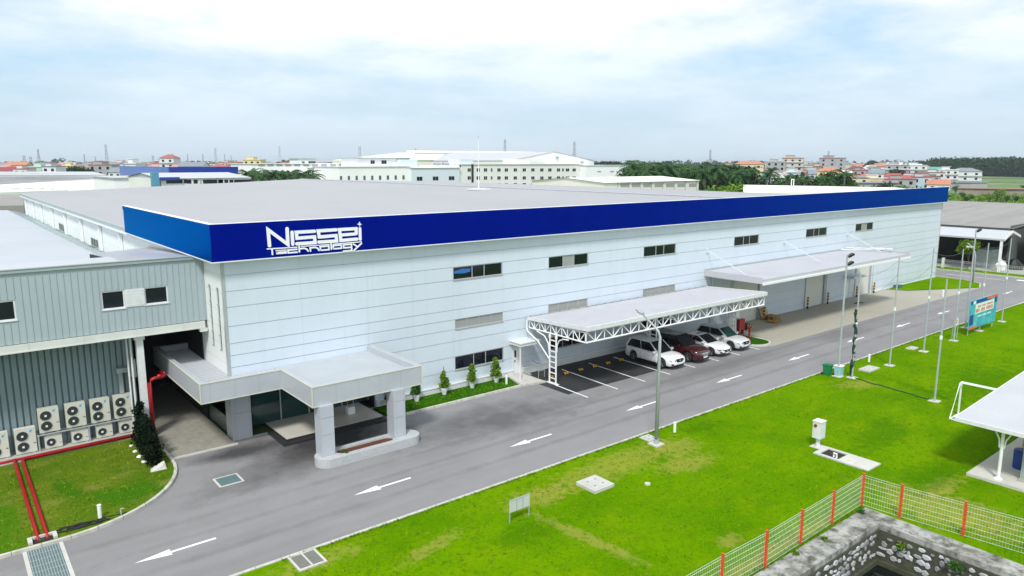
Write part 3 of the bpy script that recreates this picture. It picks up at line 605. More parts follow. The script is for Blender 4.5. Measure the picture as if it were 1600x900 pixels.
for q in range(n_): r_ = (q+1) % n_; sg.f += [(k0+q,k0+r_,k0+n_+r_,k0+n_+q), (k0+n_+q,k0+n_+r_,k0+2*n_+1), (k0+r_,k0+q,k0+2*n_)]
M['signwhite'] = mat('sign_white', (.84,.85,.87), .35, .02, 1)
sg.build('company_sign', 'signwhite', B)
tg = MB(); w2 = .085; yo = FF-.01
def S(pts, w=w2, cap=True):
    global yo; yo -= .0015; stroke(tg, [V2(*p) for p in pts], w, yo, .03, cap=cap)
S([(140,472),(512,450)], .06); S([(200,474),(206,540)]); S([(258,508),(372,500),(370,488),(256,496),(262,528),(378,520)]); S([(510,476),(398,486),(404,520),(514,512)])
S([(538,430),(542,508)]); S([(540,470),(600,462),(634,474),(650,498)]); S([(680,498),(676,458),(740,452),(770,462),(786,490)])
S([(806,488),(800,444),(908,434),(912,480),(806,488)], cap=False); S([(936,400),(942,474)]); S([(564,440),(914,416)], .05); S([(962,412),(1316,382)], .055)
S([(966,470),(962,430),(1064,421),(1068,462),(966,470)], cap=False); S([(1190,412),(1092,420),(1096,458),(1190,450)], cap=False); S([(1190,410),(1196,490),(1092,500)]); S([(1214,410),(1262,440)]); S([(1316,402),(1222,490)])
tg.build('company_sign_second_line', 'signwhite', B)

# ---- lightning mast on the roof
mz = 11.62; Q = at_z(748,297,mz)
T_ = thing('roof_mast', 'thin white lightning mast on a square base on the factory roof', 'mast', (Q.x,Q.y,mz))
b = MB(); b.obox((Q.x,Q.y,mz+.1), 2.2,2.2,.16); b.build('base', 'whitedirty', T_)
b = MB(); b.tube([(Q.x,Q.y,mz+.2),(Q.x,Q.y,mz+4.4),(Q.x,Q.y,mz+6.2)], [.05,.045,.025], 6); b.build('mast', 'white', T_)
b = MB(); b.tube([(Q.x,Q.y,mz+6.2),(Q.x,Q.y,mz+6.7)], [.06,.01], 6); b.build('tip', 'pole', T_)

# ================================================================ GREY ANNEX on the left
A = thing('annex_building', 'grey ribbed metal annex with pale roof, left of the white factory', 'factory building', (2,42,0))
AY, AZ0, AZ1 = 42.0, 6.22, 9.72
aw = [(6.40,7.50,7.42,8.40),(8.45,9.62,7.45,8.40)]; pn = (7.5,8.45,7.45,8.38); aw2 = (.2,2.72,7.42,8.42)
mb = MB(); wall_y(mb, AY, -22, 11.54, AZ0, AZ1, [aw[0], aw[1], aw2], .16)
mb.q((-22,AY,AZ0),(-22,AY+.5,AZ0),(11.54,AY+.5,AZ0),(11.54,AY,AZ0))
x_ = -21.9
while x_ < 11.5:
    segs = [(AZ0+.02, AZ1)]
    for h in (aw[0], aw[1], aw2, pn):
        if h[0]-.06 < x_ < h[1]+.02: segs = [(AZ0+.02, h[2]-.07), (h[3]+.07, AZ1)]
    for a, b_ in segs: mb.box(x_, AY-.028, a, x_+.035, AY-.002, b_)
    x_ += .30
mb.build('upper_wall', 'greywall', A)
for a, b_, c, d in aw + [aw2]:
    window_y(A, AY, a, b_, c, d, [] if b_-a < 2 else [(a+b_)/2], frame='whitedirty', fw=.07)
b = MB(); b.box(pn[0]+.003,AY-.04,pn[2],pn[1]-.003,AY-.004,pn[3]); 
for i in range(6): b.box(pn[0]+.003,AY-.05,pn[2]+.08+i*.15,pn[1]-.003,AY-.041,pn[2]+.1+i*.15)
b.build('infill_panel', 'whitedirty', A)
b = MB(); b.box(-22,AY-.10,AZ1,11.54,AY+.12,AZ1+.16); b.box(-22,AY-.13,AZ1+.16,11.54,AY+.15,AZ1+.20); b.build('parapet_cap', 'greytrim', A)
b = MB(); b.box(-22,AY-.12,AZ0-.36,11.4,AY-.03,AZ0-.02); b.box(-22,AY-.15,AZ0-.42,11.4,AY+.3,AZ0-.361); b.box(11.1,AY-.16,AZ0-.62,11.5,AY+.2,AZ0-.43)
for i in range(14): b.box(-21+i*2.4,AY-.135,AZ0-.36,-20.95+i*2.4,AY-.121,AZ0-.02)
b.build('edge_beam', 'creambeam', A)
# lower corrugated wall set back
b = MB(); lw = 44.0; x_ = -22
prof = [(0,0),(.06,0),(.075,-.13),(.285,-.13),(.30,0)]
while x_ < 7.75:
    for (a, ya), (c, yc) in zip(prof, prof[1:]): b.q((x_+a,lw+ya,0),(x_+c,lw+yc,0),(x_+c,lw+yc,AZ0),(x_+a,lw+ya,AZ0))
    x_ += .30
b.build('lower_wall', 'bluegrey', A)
b = MB(); b.box(-22,AY+.1,AZ0-.02,11.5,60,AZ0+.06); b.build('ceiling', 'dark', A); b = MB(); b.box(x_-.05,lw+.01,0,x_,60,AZ0-.03); b.build('passage_wall', 'dark', A)  # ceiling and inner wall get the same painted passage shade
b = MB(); b.box(7.88,42.2,0,8.22,42.55,AZ0-.4); b.box(7.80,42.15,5.55,8.30,42.6,5.82); 
b.build('column', 'whitedirty', A)
b = MB(); b.box(-22,42.4,0,7.9,44,.14); b.build('footing', 'concrete', A)
b = MB(); b.box(7.0,43.3,3.6,7.95,43.75,3.85); b.box(7.1,43.5,2.4,7.3,43.9,3.6); b.box(7.65,42.7,3.4,7.85,43.3,4.4); b.build('cable_tray', 'greytrim', A)
b = MB(); b.tube([(7.66,42.6,.1),(7.66,42.6,5.8)], .05, 8); b.tube([(7.5,42.75,.1),(7.5,42.75,5.8)], .05, 8); b.build('downpipe', 'whitedirty', A)
# roofs of the annex
b = MB(); b.q((-22,AY+.15,AZ1+.10),(7.6,AY+.15,AZ1+.10),(7.6,45.6,AZ1+.05),(-22,45.6,AZ1+.05)); b.build('white_roof_strip', 'roofwhite', A, normals=False)
b = MB(); b.q((-22,45.6,AZ1+.05),(7.6,45.6,AZ1+.05),(7.6,45.6,8.0),(-22,45.6,8.0)); b.q((7.6,AY+.1,AZ1),(7.6,AY+.1,7),(7.6,45.6,7),(7.6,45.6,AZ1)); b.build('roof_upstand', 'greytrim', A, normals=False)
b = MB(); b.q((-22,45.6,9.2),(9.55,45.6,8.15),(9.55,140,7.5),(-22,140,8.4)); 
b.build('grey_roof', 'roof2', A, normals=False)
b = MB(); b.q((9.55,45.6,8.13),(X0,45.6,7.3),(X0,140,6.95),(9.55,140,7.48)); b.build('valley_gutter', M['greytrim'], A, normals=False)
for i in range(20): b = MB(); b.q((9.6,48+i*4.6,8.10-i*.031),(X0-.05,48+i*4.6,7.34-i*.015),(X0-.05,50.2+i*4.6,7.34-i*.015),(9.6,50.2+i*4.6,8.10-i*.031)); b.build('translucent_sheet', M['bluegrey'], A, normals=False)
b = MB(); z1_, z2_ = 9.86, 9.15
b.q((7.6,AY+.15,z1_),(X0-.02,AY+.15,z1_),(X0-.02,55.0,z2_),(7.6,52.5,z2_+.1))
for i in range(22):
    x_ = 7.7+i*.18; b.q((x_,AY+.16,z1_+.04),(x_+.05,AY+.16,z1_+.04),(x_+.05,52.6+i*.1,z2_+.12),(x_,52.6+i*.1,z2_+.12))
b.build('striped_roof', 'roofwhite', A, normals=False)
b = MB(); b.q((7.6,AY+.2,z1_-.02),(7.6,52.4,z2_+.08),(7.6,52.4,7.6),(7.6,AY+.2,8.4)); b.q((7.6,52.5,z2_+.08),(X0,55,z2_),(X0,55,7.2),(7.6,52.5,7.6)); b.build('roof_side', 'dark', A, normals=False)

# ================================================================ OBJECTS ROUND THE FACTORY
def leafball(mb, c, rx, ry, rz, n, s, shell=.55, rnd=random, squash=1.):
    for _ in range(n):
        while True:
            d = Vector((rnd.uniform(-1,1), rnd.uniform(-1,1), rnd.uniform(-1,1)))
            if .05 < d.length < 1: break
        d = d.normalized() * (shell + (1-shell)*rnd.random()) if rnd.random() < .8 else d
        p = Vector((c[0]+d.x*rx, c[1]+d.y*ry, c[2]+d.z*rz))
        a = Vector((rnd.uniform(-1,1), rnd.uniform(-1,1), rnd.uniform(-.6,.6))).normalized(); b = a.cross(Vector((rnd.uniform(-1,1), rnd.uniform(-1,1), rnd.uniform(-1,1)))).normalized()
        l = s * rnd.uniform(.6, 1.3); mb.q(p - a*l, p - b*l*.55, p + a*l, p + b*l*.55)
# loose grass tufts standing up out of the mown lawns
def tufts(spots, name, m, label):
    b = MB(); rr = random.Random(len(spots))
    for x, y, h in spots:
        for _ in range(4):
            a = rr.uniform(0,6.28); w_ = rr.uniform(.012,.03); lx, ly = rr.uniform(-.07,.07), rr.uniform(-.07,.07); cx, cy = x+rr.uniform(-.05,.05), y+rr.uniform(-.05,.05)
            b.v += [(cx-w_*math.cos(a), cy-w_*math.sin(a), .085),(cx+w_*math.cos(a), cy+w_*math.sin(a), .085),(cx+lx, cy+ly, .09+h*rr.uniform(.6,1.2))]; k0 = len(b.v)-3; b.f.append((k0,k0+1,k0+2))
    tag(b.build(name, m, normals=False), label, 'grass', None, 'stuff')
rt = random.Random(8); sp, sp2 = [], []
for _ in range(15000):
    x = 9+58*rt.random()**1.3; y = rt.uniform(5,25.15)
    if (x < PX1+1.1 and y < PY1+1.1): continue
    (sp if rt.random() < .72 else sp2).append((x, y, rt.uniform(.03,.075)))
for _ in range(1500): sp.append((9+80*rt.random(), 25.2-abs(rt.gauss(0,.06)), rt.uniform(.05,.12)))
for _ in range(700): x = 17+13.5*rt.random(); sp.append((x, PY1+1.05+abs(rt.gauss(0,.08)), rt.uniform(.05,.14)))
for _ in range(2200):
    x = rt.uniform(-2,7.9); y = rt.uniform(32.6,42.2)
    if x > 2.6 and math.hypot(x-2.6, min(0,y-37.9)) > 5.3: continue
    (sp if rt.random() < .5 else sp2).append((x, y, rt.uniform(.03,.08)))
for _ in range(700): sp.append((rt.uniform(20.1,30), 36.6+rt.random()*1.95, rt.uniform(.03,.07)))
tufts(sp, 'grass', 'blade', 'green grass tufts standing in the mown lawns'); tufts(sp2, 'dry_grass', 'bladedry', 'pale dry grass tufts scattered in the mown lawns')
# porch island planter
P_ = thing('island_planter', 'rounded grey planter with red soil under the porch columns', 'planter', (16.65,32.75,0))
def caps(x0, x1, yc, r, n=10): return [(x1 + r*math.cos(R(-90+180*i/n)), yc + r*math.sin(R(-90+180*i/n))) for i in range(n+1)] + [(x0 + r*math.cos(R(90+180*i/n)), yc + r*math.sin(R(90+180*i/n))) for i in range(n+1)]
o_, i_ = caps(14.35,18.9,32.75,.68), caps(15.15,17.7,32.78,.34)
b = MB(); n_ = len(o_)
b.v += [(x,y,0) for x,y in o_] + [(x,y,.45) for x,y in o_] + [(x,y,.45) for x,y in i_] + [(x,y,.3) for x,y in i_]
for lv in range(3):
    for j in range(n_): k_ = (j+1) % n_; b.f.append((lv*n_+j, lv*n_+k_, (lv+1)*n_+k_, (lv+1)*n_+j))
b.build('rim', mat('planter_stone', (.42,.44,.45), .7, .1, 6, coord='World'), P_)
b = MB(); b.prism(i_, .25, .36); b.build('soil', 'soil', P_)
b = MB()
for c in ((15.1,32.6,.45),(15.2,32.4,.42)): leafball(b, c, .16,.12,.14, 40, .06)
b.build('weed', 'leafmid', P_, normals=False)
# potted shrubs
for i, (x, y, h, r) in enumerate(((20.82,38.0,1.45,.36),(22.76,38.05,1.55,.34),(24.85,38.08,1.6,.36),(27.1,38.1,1.65,.36),(29.12,38.08,1.75,.44))):
    T_ = thing('potted_shrub', 'green shrub in white pot by the wall, %s' % ['half behind the porch column','second from the entrance','third from the entrance, bare stem on top','fourth from the entrance, tall and thin','fifth and fullest, nearest the side door'][i], 'potted shrub', (x,y,.09), 'potted shrubs along the white wall')
    b = MB(); b.lathe((x,y,.09), [(.13,0),(.21,.30),(.24,.42),(.24,.46),(.20,.46),(.19,.40)], 14); b.build('pot', 'white', T_, smooth=False)
    b = MB(); b.tube([(x,y,.4),(x+.02,y,h*.6),(x-.01,y,h+(.35 if i == 2 else .0))], [.03,.025,.02], 6); b.build('stem', 'bark', T_)
    b = MB(); rr = random.Random(i)
    for k_ in range(7):
        t_ = k_/6; leafball(b, (x+rr.uniform(-.08,.08), y+rr.uniform(-.08,.08), .62+t_*(h-.72)), r*(1.08-.6*t_)*rr.uniform(.75,1.2), r*(1.08-.6*t_), .20, 120, .085, .45, rr)
    b.build('foliage', 'leafyellow' if i > 1 else 'leafmid', T_, normals=False)
# hand sanitiser stand on the step
Q = at_z(548,646,.3); T_ = thing('reception_stand', 'small white stand with a green roofed frame on the entrance step', 'stand', (Q.x,Q.y,.3))
b = MB(); b.box(Q.x-.22,Q.y-.15,.3,Q.x+.22,Q.y+.2,.72); b.build('cabinet', 'white', T_)
b = MB(); b.box(Q.x-.2,Q.y-.02,.72,Q.x-.17,Q.y+.02,1.25); b.box(Q.x+.17,Q.y-.02,.72,Q.x+.2,Q.y+.02,1.25); b.build('frame', 'frame', T_)
b = MB(); b.box(Q.x-.26,Q.y-.15,1.25,Q.x+.26,Q.y+.15,1.32); b.build('top', mat('green_plastic', (.02,.25,.12), .4), T_)
# ---- air conditioners
def ac(label, x, y, z_, w_, h_, fans, group):
    T_ = thing('air_conditioner', label, 'air conditioner', (x+w_/2,y,z_), group)
    b = MB(); b.box(x,y,z_+.05,x+w_,y+.36,z_+h_); b.box(x+.08,y+.04,z_,x+.2,y+.32,z_+.05); b.box(x+w_-.2,y+.04,z_,x+w_-.08,y+.32,z_+.05); b.build('casing', 'acbody', T_)
    r = .245 if fans == 2 else .2; cx = x + (.33 if fans == 2 else .28)
    for k_ in range(fans):
        cz = z_ + (h_*(.71 - .42*k_) if fans == 2 else h_*.5)
        b = MB()
        for (ra, ya, yb, n_) in ((r,-.012,-.002,22),):
            k0 = len(b.v); 
            for yy in (y+ya, y+yb): b.v += [(cx+ra*math.cos(2*math.pi*q/n_), yy, cz+ra*math.sin(2*math.pi*q/n_)) for q in range(n_)]
            b.f.append(tuple(range(k0,k0+n_))); 
            for q in range(n_): b.f.append((k0+q,k0+(q+1)%n_,k0+n_+(q+1)%n_,k0+n_+q))
        g = b.build('fan_grille', 'acgrille', T_)
        b = MB(); n_ = 22
        for rr_ in (r+.015,):
            b.tube([(cx+rr_*math.cos(2*math.pi*q/n_), y-.02, cz+rr_*math.sin(2*math.pi*q/n_)) for q in range(n_+1)], .009, 4, cap=False)
        b.build('grille_ring', 'greytrim', g)
        b = MB(); b.obox((cx,y-.03,cz),.1,.02,.1, ry=R(12)); b.build('hub', 'white', g)
    b = MB(); X_, Z_ = x+w_-.28, z_+h_-.14
    b.v += [(X_,y-.004,Z_-.01),(X_+.16,y-.004,Z_+.04),(X_+.06,y-.004,Z_-.13),(X_,y+.001,Z_-.01),(X_+.16,y+.001,Z_+.04),(X_+.06,y+.001,Z_-.13)]; b.f += [(0,1,2),(5,4,3),(0,3,4,1),(1,4,5,2),(2,5,3,0)]
    if fans == 2: b.build('badge', 'aclogo', T_)
    b = MB(); b.box(x+w_-.13,y-.006,z_+h_*.36,x+w_-.03,y-.001,z_+h_*.39); b.build('vent_slot', 'black', T_)
    return T_
for i, x in enumerate((3.2,4.42,5.58,6.7)):
    ac('tall two-fan air conditioner on the upper shelf, %s' % ORD[i], x, 43.3, 1.03, .92, 1.33, 2, 'tall two-fan air conditioners')
    ac('small one-fan air conditioner under the shelf, %s' % ORD[i], x+.17, 43.3, .14, .78, .72, 1, 'small one-fan air conditioners')
for i, x in enumerate((.92,2.1)): ac('tall two-fan air conditioner on the ground left of the shelf, %s' % ['at the photo edge','next to the shelf'][i], x, 43.3, .14, .92, 1.36, 2, 'tall two-fan air conditioners')
b = MB(); b.box(3.05,43.22,.96,7.75,43.28,1.02); b.box(3.05,43.62,.96,7.75,43.68,1.02)
for x in (3.08,5.38,7.66): b.box(x,43.22,.14,x+.06,43.28,.96); b.box(x,43.62,.14,x+.06,43.68,.96)
for x in (3.3,4.0,4.6,5.25,5.75,6.4,6.85,7.5): b.box(x,43.281,.97,x+.05,43.619,1.01)
tag(b.build('equipment_rack', 'pole'), 'grey steel shelf carrying four tall air conditioners', 'rack')
# red fire pipes
b = MB(); b.tube([(7.4,42.62,.2),(2.0,42.55,.2),(-6,42.25,.2)], .075, 10); tag(b.build('fire_pipe', 'red', smooth=True), 'red pipe along the foot of the air conditioners, rear of the pair', 'pipe', 'red fire pipes')
b = MB(); b.tube([(7.4,42.44,.2),(2.35,42.38,.2),(2.27,42.2,.18),(2.27,33.0,.18),(2.27,32.75,.05)], .075, 10); tag(b.build('fire_pipe', 'red', smooth=True), 'red pipe crossing the worn lawn, right of the pair', 'pipe', 'red fire pipes')
b = MB(); b.tube([(1.98,42.5,.2),(1.95,42.2,.18),(1.95,33.0,.18),(1.95,32.75,.05)], .075, 10); tag(b.build('fire_pipe', 'red', smooth=True), 'red pipe crossing the worn lawn, left of the pair', 'pipe', 'red fire pipes')
b = MB(); b.tube([(8.33,42.1,.06),(8.33,42.1,3.1),(8.42,42.1,3.28),(8.6,42.1,3.34),(8.95,42.1,3.34),(9.15,42.3,3.34),(9.15,43.4,3.34)], .095, 10); b.tube([(8.85,42.1,3.3),(8.85,42.1,3.5)], .12, 8); b.tube([(9.15,42.3,3.34),(9.15,42.3,3.56)], .05, 8)
tag(b.build('fire_riser', 'red', smooth=True), 'thick red riser pipe beside the annex column', 'pipe')
T_ = thing('pipe_pit', 'small concrete pit where the two red pipes enter the ground', 'pit', (2.1,32.7,.0))
b = MB(); b.box(1.6,32.5,.05,1.75,33.0,.2); b.box(2.45,32.5,.05,2.6,33.0,.2); b.box(1.75,32.9,.05,2.45,33.0,.2); b.build('rim', 'concretelight', T_)
b = MB(); b.box(1.75,32.5,.092,2.45,32.9,.10); b.build('opening', 'dark', T_)
# dark shrubs, stones, rock, hose
for i in range(6):
    y = 37.7 + i*.82; x = 7.38 + i*.05; h = 1.55 + .16*((i*7) % 4); rr = random.Random(40+i)
    T_ = thing('dark_shrub', 'dense dark shrub in the row between lawn and driveway, %s' % ['nearest the road','second from the road','third from the road','fourth from the road','fifth from the road','nearest the annex'][i], 'shrub', (x,y,.09), 'dark shrubs between lawn and driveway')
    b = MB(); b.tube([(x,y,.09),(x,y,h*.8)], [.04,.015], 6); b.build('stem', 'bark', T_)
    b = MB()
    for k_ in range(6): t_ = k_/5; leafball(b, (x+rr.uniform(-.08,.08), y+rr.uniform(-.08,.08), .32+t_*(h-.35)), rr.uniform(.45,.6)*(1.1-.6*t_), .56*(1.1-.6*t_), .32, 150, .09, .3, rr)
    b.build('foliage', 'leafblack', T_, normals=False)
for i, (x, y, s_) in enumerate(((7.0,41.2,.10),(7.0,40.2,.12),(7.02,39.3,.14),(7.05,38.5,.13))):
    b = MB(); rr = random.Random(i); b.lathe((x,y,.07), [(s_*.8,0),(s_*1.1,s_*.4),(s_*.7,s_*.9),(s_*.2,s_*1.05)], 7); b.v = [(v[0]+rr.uniform(-.02,.02), v[1]+rr.uniform(-.02,.02), v[2]) for v in b.v]
    tag(b.build('white_stone', 'white'), 'small white stone edging the dark shrubs, %s' % ['farthest','second farthest','second nearest the rock','next to the pale rock'][i], 'stone', 'white stones by the dark shrubs')
b = MB(); b.v = [(7.0,36.95,.08),(7.75,36.9,.08),(7.8,37.35,.08),(7.1,37.4,.08),(7.15,37.05,.22),(7.6,37.0,.30),(7.72,37.25,.42),(7.2,37.3,.2)]; b.f = [(0,1,5,4),(1,2,6,5),(2,3,7,6),(3,0,4,7),(4,5,6,7)]
tag(b.build('pale_rock', 'concretelight'), 'pale pointed rock at the near end of the dark shrubs', 'rock')
b = MB(); rr = random.Random(3)
pts = []
for i in range(90): t_ = i/89; a = t_*2*math.pi*5; rad = .22+.25*rr.random(); pts.append((3.05+t_*.9+rad*math.cos(a)*1.5, 33.02+rad*.5*math.sin(a)-.06*t_, .125+.03*rr.random()))
pts += [(4.3,33.2,.13),(4.8,33.15,.11),(5.3,33.05,.11)]
b.tube(pts, .022, 6); tag(b.build('garden_hose', 'black', smooth=True), 'black hose lying in loose coils on the worn lawn', 'hose')
def marker(x, y, label, h=.55, r=.08):
    T_ = thing('marker_post', label, 'marker post', (x,y,.09), 'short white marker posts')
    b = MB(); b.tube([(x,y,.06),(x,y,.09+h)], r, 12); b.build('post', 'white', T_)
    b = MB(); b.lathe((x,y,.09+h), [(r+.01,0),(r+.01,.03),(r*.4,.06)], 12); b.build('cap', 'white', T_)
marker(4.24,33.35,'short white post beside the black hose'); marker(31.23,24.4,'short white post by the kerb near the tall street lamp'); marker(29.4,37.3,'short white post by the side door landing'); marker(54.3,24.5,'short white post in the grass beyond the waste bins')
Q = at_z(1473,463,.1); marker(Q.x,Q.y,'short white post at the tip of the corner lawn',.7,.09)
b = MB(); b.tube([(5.0,33.1,.07),(5.0,33.1,.35)], .03, 6); b.tube([(5.0,33.1,.35),(5.12,33.1,.33)], .03, 6); tag(b.build('water_tap', 'pole'), 'small metal tap standing by the kerb of the worn lawn', 'tap')
# trench grate and drain covers
T_ = thing('trench_grate', 'long steel trench grate crossing the road at lower left', 'grate', (2.05,28.8,0))
b = MB(); b.box(1.5,25.5,.003,2.58,32.33,.007); b.build('channel', mat('grate_green', (.10,.16,.16), .6), T_)
b = MB(); b.box(1.36,25.5,.003,1.5,32.33,.02); b.box(2.58,25.5,.003,2.72,32.33,.02); b.build('frame', 'concretelight', T_)
b = MB()
for i in range(12): b.box(1.53+i*.09,25.5,.007,1.55+i*.09,32.3,.02)
for i in range(14): b.box(1.5,25.7+i*.5,.0203,2.58,25.73+i*.5,.023)
b.build('bars', 'pole', T_)
T_ = thing('drain_grate', 'square steel drain grate in the road before the entrance', 'grate', (9.75,33.85,0))
b = MB(); b.box(9.17,33.3,.003,10.33,34.45,.014); b.build('frame', 'concretelight', T_)
b = MB(); b.box(9.27,33.4,.0141,10.23,34.35,.018); b.build('grille', bpy.data.materials['grate_green'], T_)
def manhole(name, label, x0, y0, x1, y1, z1=.22, extra=None):
    T_ = thing(name, label, 'manhole', ((x0+x1)/2,(y0+y1)/2,.05))
    b = MB(); b.box(x0,y0,.05,x1,y1,z1); b.build('slab', 'concretelight', T_)
    b = MB(); b.box(x0+.1,y0+.1,z1+.001,x1-.1,y1-.1,z1+.02); lid = b.build('lid', mat('lid_concrete_'+str(len(bpy.data.materials)), (.47,.47,.44), .8, .08, 2), T_)
    b = MB()
    for fx, fy in ((.3,.3),(.7,.3),(.3,.7),(.7,.7)): cx, cy = x0+(x1-x0)*fx, y0+(y1-y0)*fy; b.box(cx-.06,cy-.015,z1+.021,cx+.06,cy+.015,z1+.03)
    b.build('lifting_slot', 'dark', lid)
manhole('manhole_slab', 'square pale manhole slab in the dry patch of lawn', 22.25,21.72,23.52,22.98,.24)
manhole('manhole_slab', 'flat concrete manhole between road kerb and street lamp', 29.0,24.3,29.75,25.05,.14)
manhole('manhole_slab', 'low concrete manhole beyond the waste bins', 51.4,23.1,53.0,23.9,.2)
manhole('manhole_slab', 'small manhole beside the third tall net pole', 60.5,23.9,61.6,24.5,.16)
b = MB(); b.tube([(24.9,20.9,.0),(24.9,20.9,.16)], .14, 12); tag(b.build('inspection_cap', 'concretelight'), 'small round pale cap in the grass beside the square slab', 'drain cap')
T_ = thing('double_drain', 'pale concrete frame with two dark grates by the near kerb', 'drain', (9.75,24.6,.05))
b = MB(); b.box(9.2,24.02,.05,10.3,25.18,.15); b.build('frame', 'concretelight', T_)
for x in (9.28,9.78):
    b = MB(); b.box(x,24.12,.151,x+.42,25.08,.16); b.build('grate', mat('grate_dark', (.16,.16,.14), .8, .2, 12) if x < 9.5 else bpy.data.materials['grate_dark'], T_)
# small notice board
T_ = thing('notice_board', 'small blank grey notice board on two thin legs', 'sign', (18.1,22.08,.09))
b = MB(); b.box(17.56,22.06,.56,18.64,22.09,1.06); b.build('panel', mat('notice_grey', (.52,.56,.55), .5), T_)
b = MB(); b.box(17.54,22.05,.54,18.66,22.10,.56); b.box(17.54,22.05,1.06,18.66,22.10,1.08)
for x in (17.92,18.26): b.box(x-.015,22.045,.56,x+.015,22.059,1.06)
b.build('frame', 'frame', T_)
for x in (17.56,18.62): b = MB(); b.box(x-.02,22.06,.05,x+.02,22.1,.54); b.build('leg', 'frame', T_)
# pump box
T_ = thing('pump_box', 'white electric pump box with red button on a post in the lawn', 'pump box', (35.5,18.3,.09))
b = MB(); b.box(35.22,18.05,.62,35.72,18.5,1.52); b.box(35.19,18.02,1.521,35.75,18.53,1.57); b.build('box', 'whitedirty', T_)
b = MB(); b.tube([(35.47,18.28,.12),(35.47,18.28,.62)], .11, 10); b.build('post', 'whitedirty', T_)
b = MB(); b.box(35.15,17.98,.05,35.8,18.58,.13); b.build('base', 'concretelight', T_)
b = MB(); b.tube([(35.22,18.34,1.32),(35.17,18.34,1.32)], .085, 10); b.build('button', 'red', T_)
T_ = thing('pump_pit', 'concrete slab with an open dark pit and white pipe elbow', 'pit', (35.1,16.5,.05))
b = MB(); b.box(34.4,15.1,.05,35.75,16.7,.16); b.box(34.4,17.7,.05,35.75,17.95,.16); b.box(34.4,16.7,.05,34.6,17.7,.16); b.box(35.55,16.7,.05,35.75,17.7,.16); b.build('slab', 'concretelight', T_)
b = MB(); b.box(34.6,16.7,.092,35.55,17.7,.1); b.build('pit', 'dark', T_)
b = MB(); b.tube([(34.8,16.9,.1),(34.8,16.9,.32),(34.8,17.05,.32),(34.8,17.05,.12)], .05, 8); b.build('pipe_elbow', 'white', T_)
# waste bins
def bin_(x, y, label, col, lidcol):
    T_ = thing('waste_bin', label, 'waste bin', (x,y,.09), 'wheeled bins by the kerb')
    b = MB(); s0, s1 = .2, .25; b.v = [(x-s0,y-s0,.12),(x+s0,y-s0,.12),(x+s0,y+s0,.12),(x-s0,y+s0,.12),(x-s1,y-s1,.8),(x+s1,y-s1,.8),(x+s1,y+s1,.8),(x-s1,y+s1,.8)]; b.f = [(0,3,2,1),(4,5,6,7),(0,1,5,4),(1,2,6,5),(2,3,7,6),(3,0,4,7)]
    b.build('body', col, T_); b = MB(); b.box(x-.28,y-.28,.801,x+.28,y+.28,.86); b.box(x-.17,y-.17,.86,x+.17,y+.17,.9); b.build('lid', lidcol, T_)
    for sx in (-1,1): b = MB(); b.tube([(x+sx*.18,y+.26,.17),(x+sx*.24,y+.26,.17)], .08, 10); b.build('wheel', 'black', T_)
M['bingreen'] = mat('bin_green', (.01,.20,.07), .45); M['binblue'] = mat('bin_pale_blue', (.30,.58,.66), .45)
bin_(48.6,24.75,'green waste bin by the kerb','bingreen','bingreen'); bin_(48.95,24.1,'pale blue waste bin beside the green one','binblue','white')
# street lamp in front
T_ = thing('street_lamp', 'tall grey street lamp with bent arm standing in the near lawn', 'street lamp', (29.02,23.86,.09))
hd_ = at_y(1003,490,26.0)
b = MB(); b.tube([(29.02,23.86,.1),(29.02,23.86,6.0),(29.02,23.98,6.3),(28.98,24.2,6.5),(hd_.x,hd_.y,hd_.z)], [.11,.075,.06,.055,.045], 10); b.build('pole', 'pole', T_, smooth=True)
b = MB(); d_ = Vector((hd_.x-28.98, hd_.y-24.2, 0)); b.obox((hd_.x+d_.x*.15,hd_.y+d_.y*.15,hd_.z+.05), .75,.26,.10, rz=math.atan2(d_.y,d_.x), ry=R(-6)); lo_ = b.build('lamp_head', 'pole', T_)
b = MB(); b.obox((hd_.x+d_.x*.15,hd_.y+d_.y*.15,hd_.z-.03), .5,.2,.03, rz=math.atan2(d_.y,d_.x)); b.build('lens', 'white', lo_)
b = MB(); b.box(28.7,23.54,.05,29.34,24.18,.16); b.build('base', 'concretelight', T_); b = MB(); b.tube([(29.02,23.86,.16),(29.02,23.86,.4)], .14, 10); b.build('collar', 'pole', T_)
# net poles
netp = [(49.26,23.29,7.6,'leaning slightly, wrapped in dark green net'),(54.48,23.05,8.2,'second along the road'),(60.75,23.2,8.4,'third along the road'),(66.5,23.13,7.9,'fourth along the road'),(72.3,23.2,8.0,'fifth, behind the banner'),(78.24,23.3,8.0,'sixth, right of the banner'),(48.33,17.53,7.9,'alone in the lawn, right of the bins')]
for i, (x, y, h, t_) in enumerate(netp):
    T_ = thing('net_pole', 'tall thin net pole, ' + t_, 'pole', (x,y,.09), 'tall poles of the ball net')
    b = MB(); b.tube([(x,y,.1),(x,y,h*.55),(x,y,h)], [.065,.055,.045], 8); b.build('pole', 'pole', T_)
    b = MB(); b.tube([(x,y,h*.52),(x,y,h*.52+.25)], .085, 8); b.build('sleeve', 'white', T_)
    b = MB(); b.box(x-.3,y-.3,.05,x+.3,y+.3,.13); b.build('base', 'concretelight', T_)
    if i == 0:
        b = MB(); rr = random.Random(5); b.tube([(x+rr.uniform(-.05,.05), y+rr.uniform(-.05,.05)+.05, .2+k_*.28) for k_ in range(18)], [.10+.05*rr.random() for _ in range(18)], 7); b.build('bundled_net', mat('net_green', (.015,.05,.03), .9, .3, 5), T_)
def sag(b, p, q, s_, r=.012, n=12): b.tube([(p[0]+(q[0]-p[0])*t/n, p[1]+(q[1]-p[1])*t/n, p[2]+(q[2]-p[2])*t/n - s_*4*(t/n)*(1-t/n)) for t in range(n+1)], r, 4)
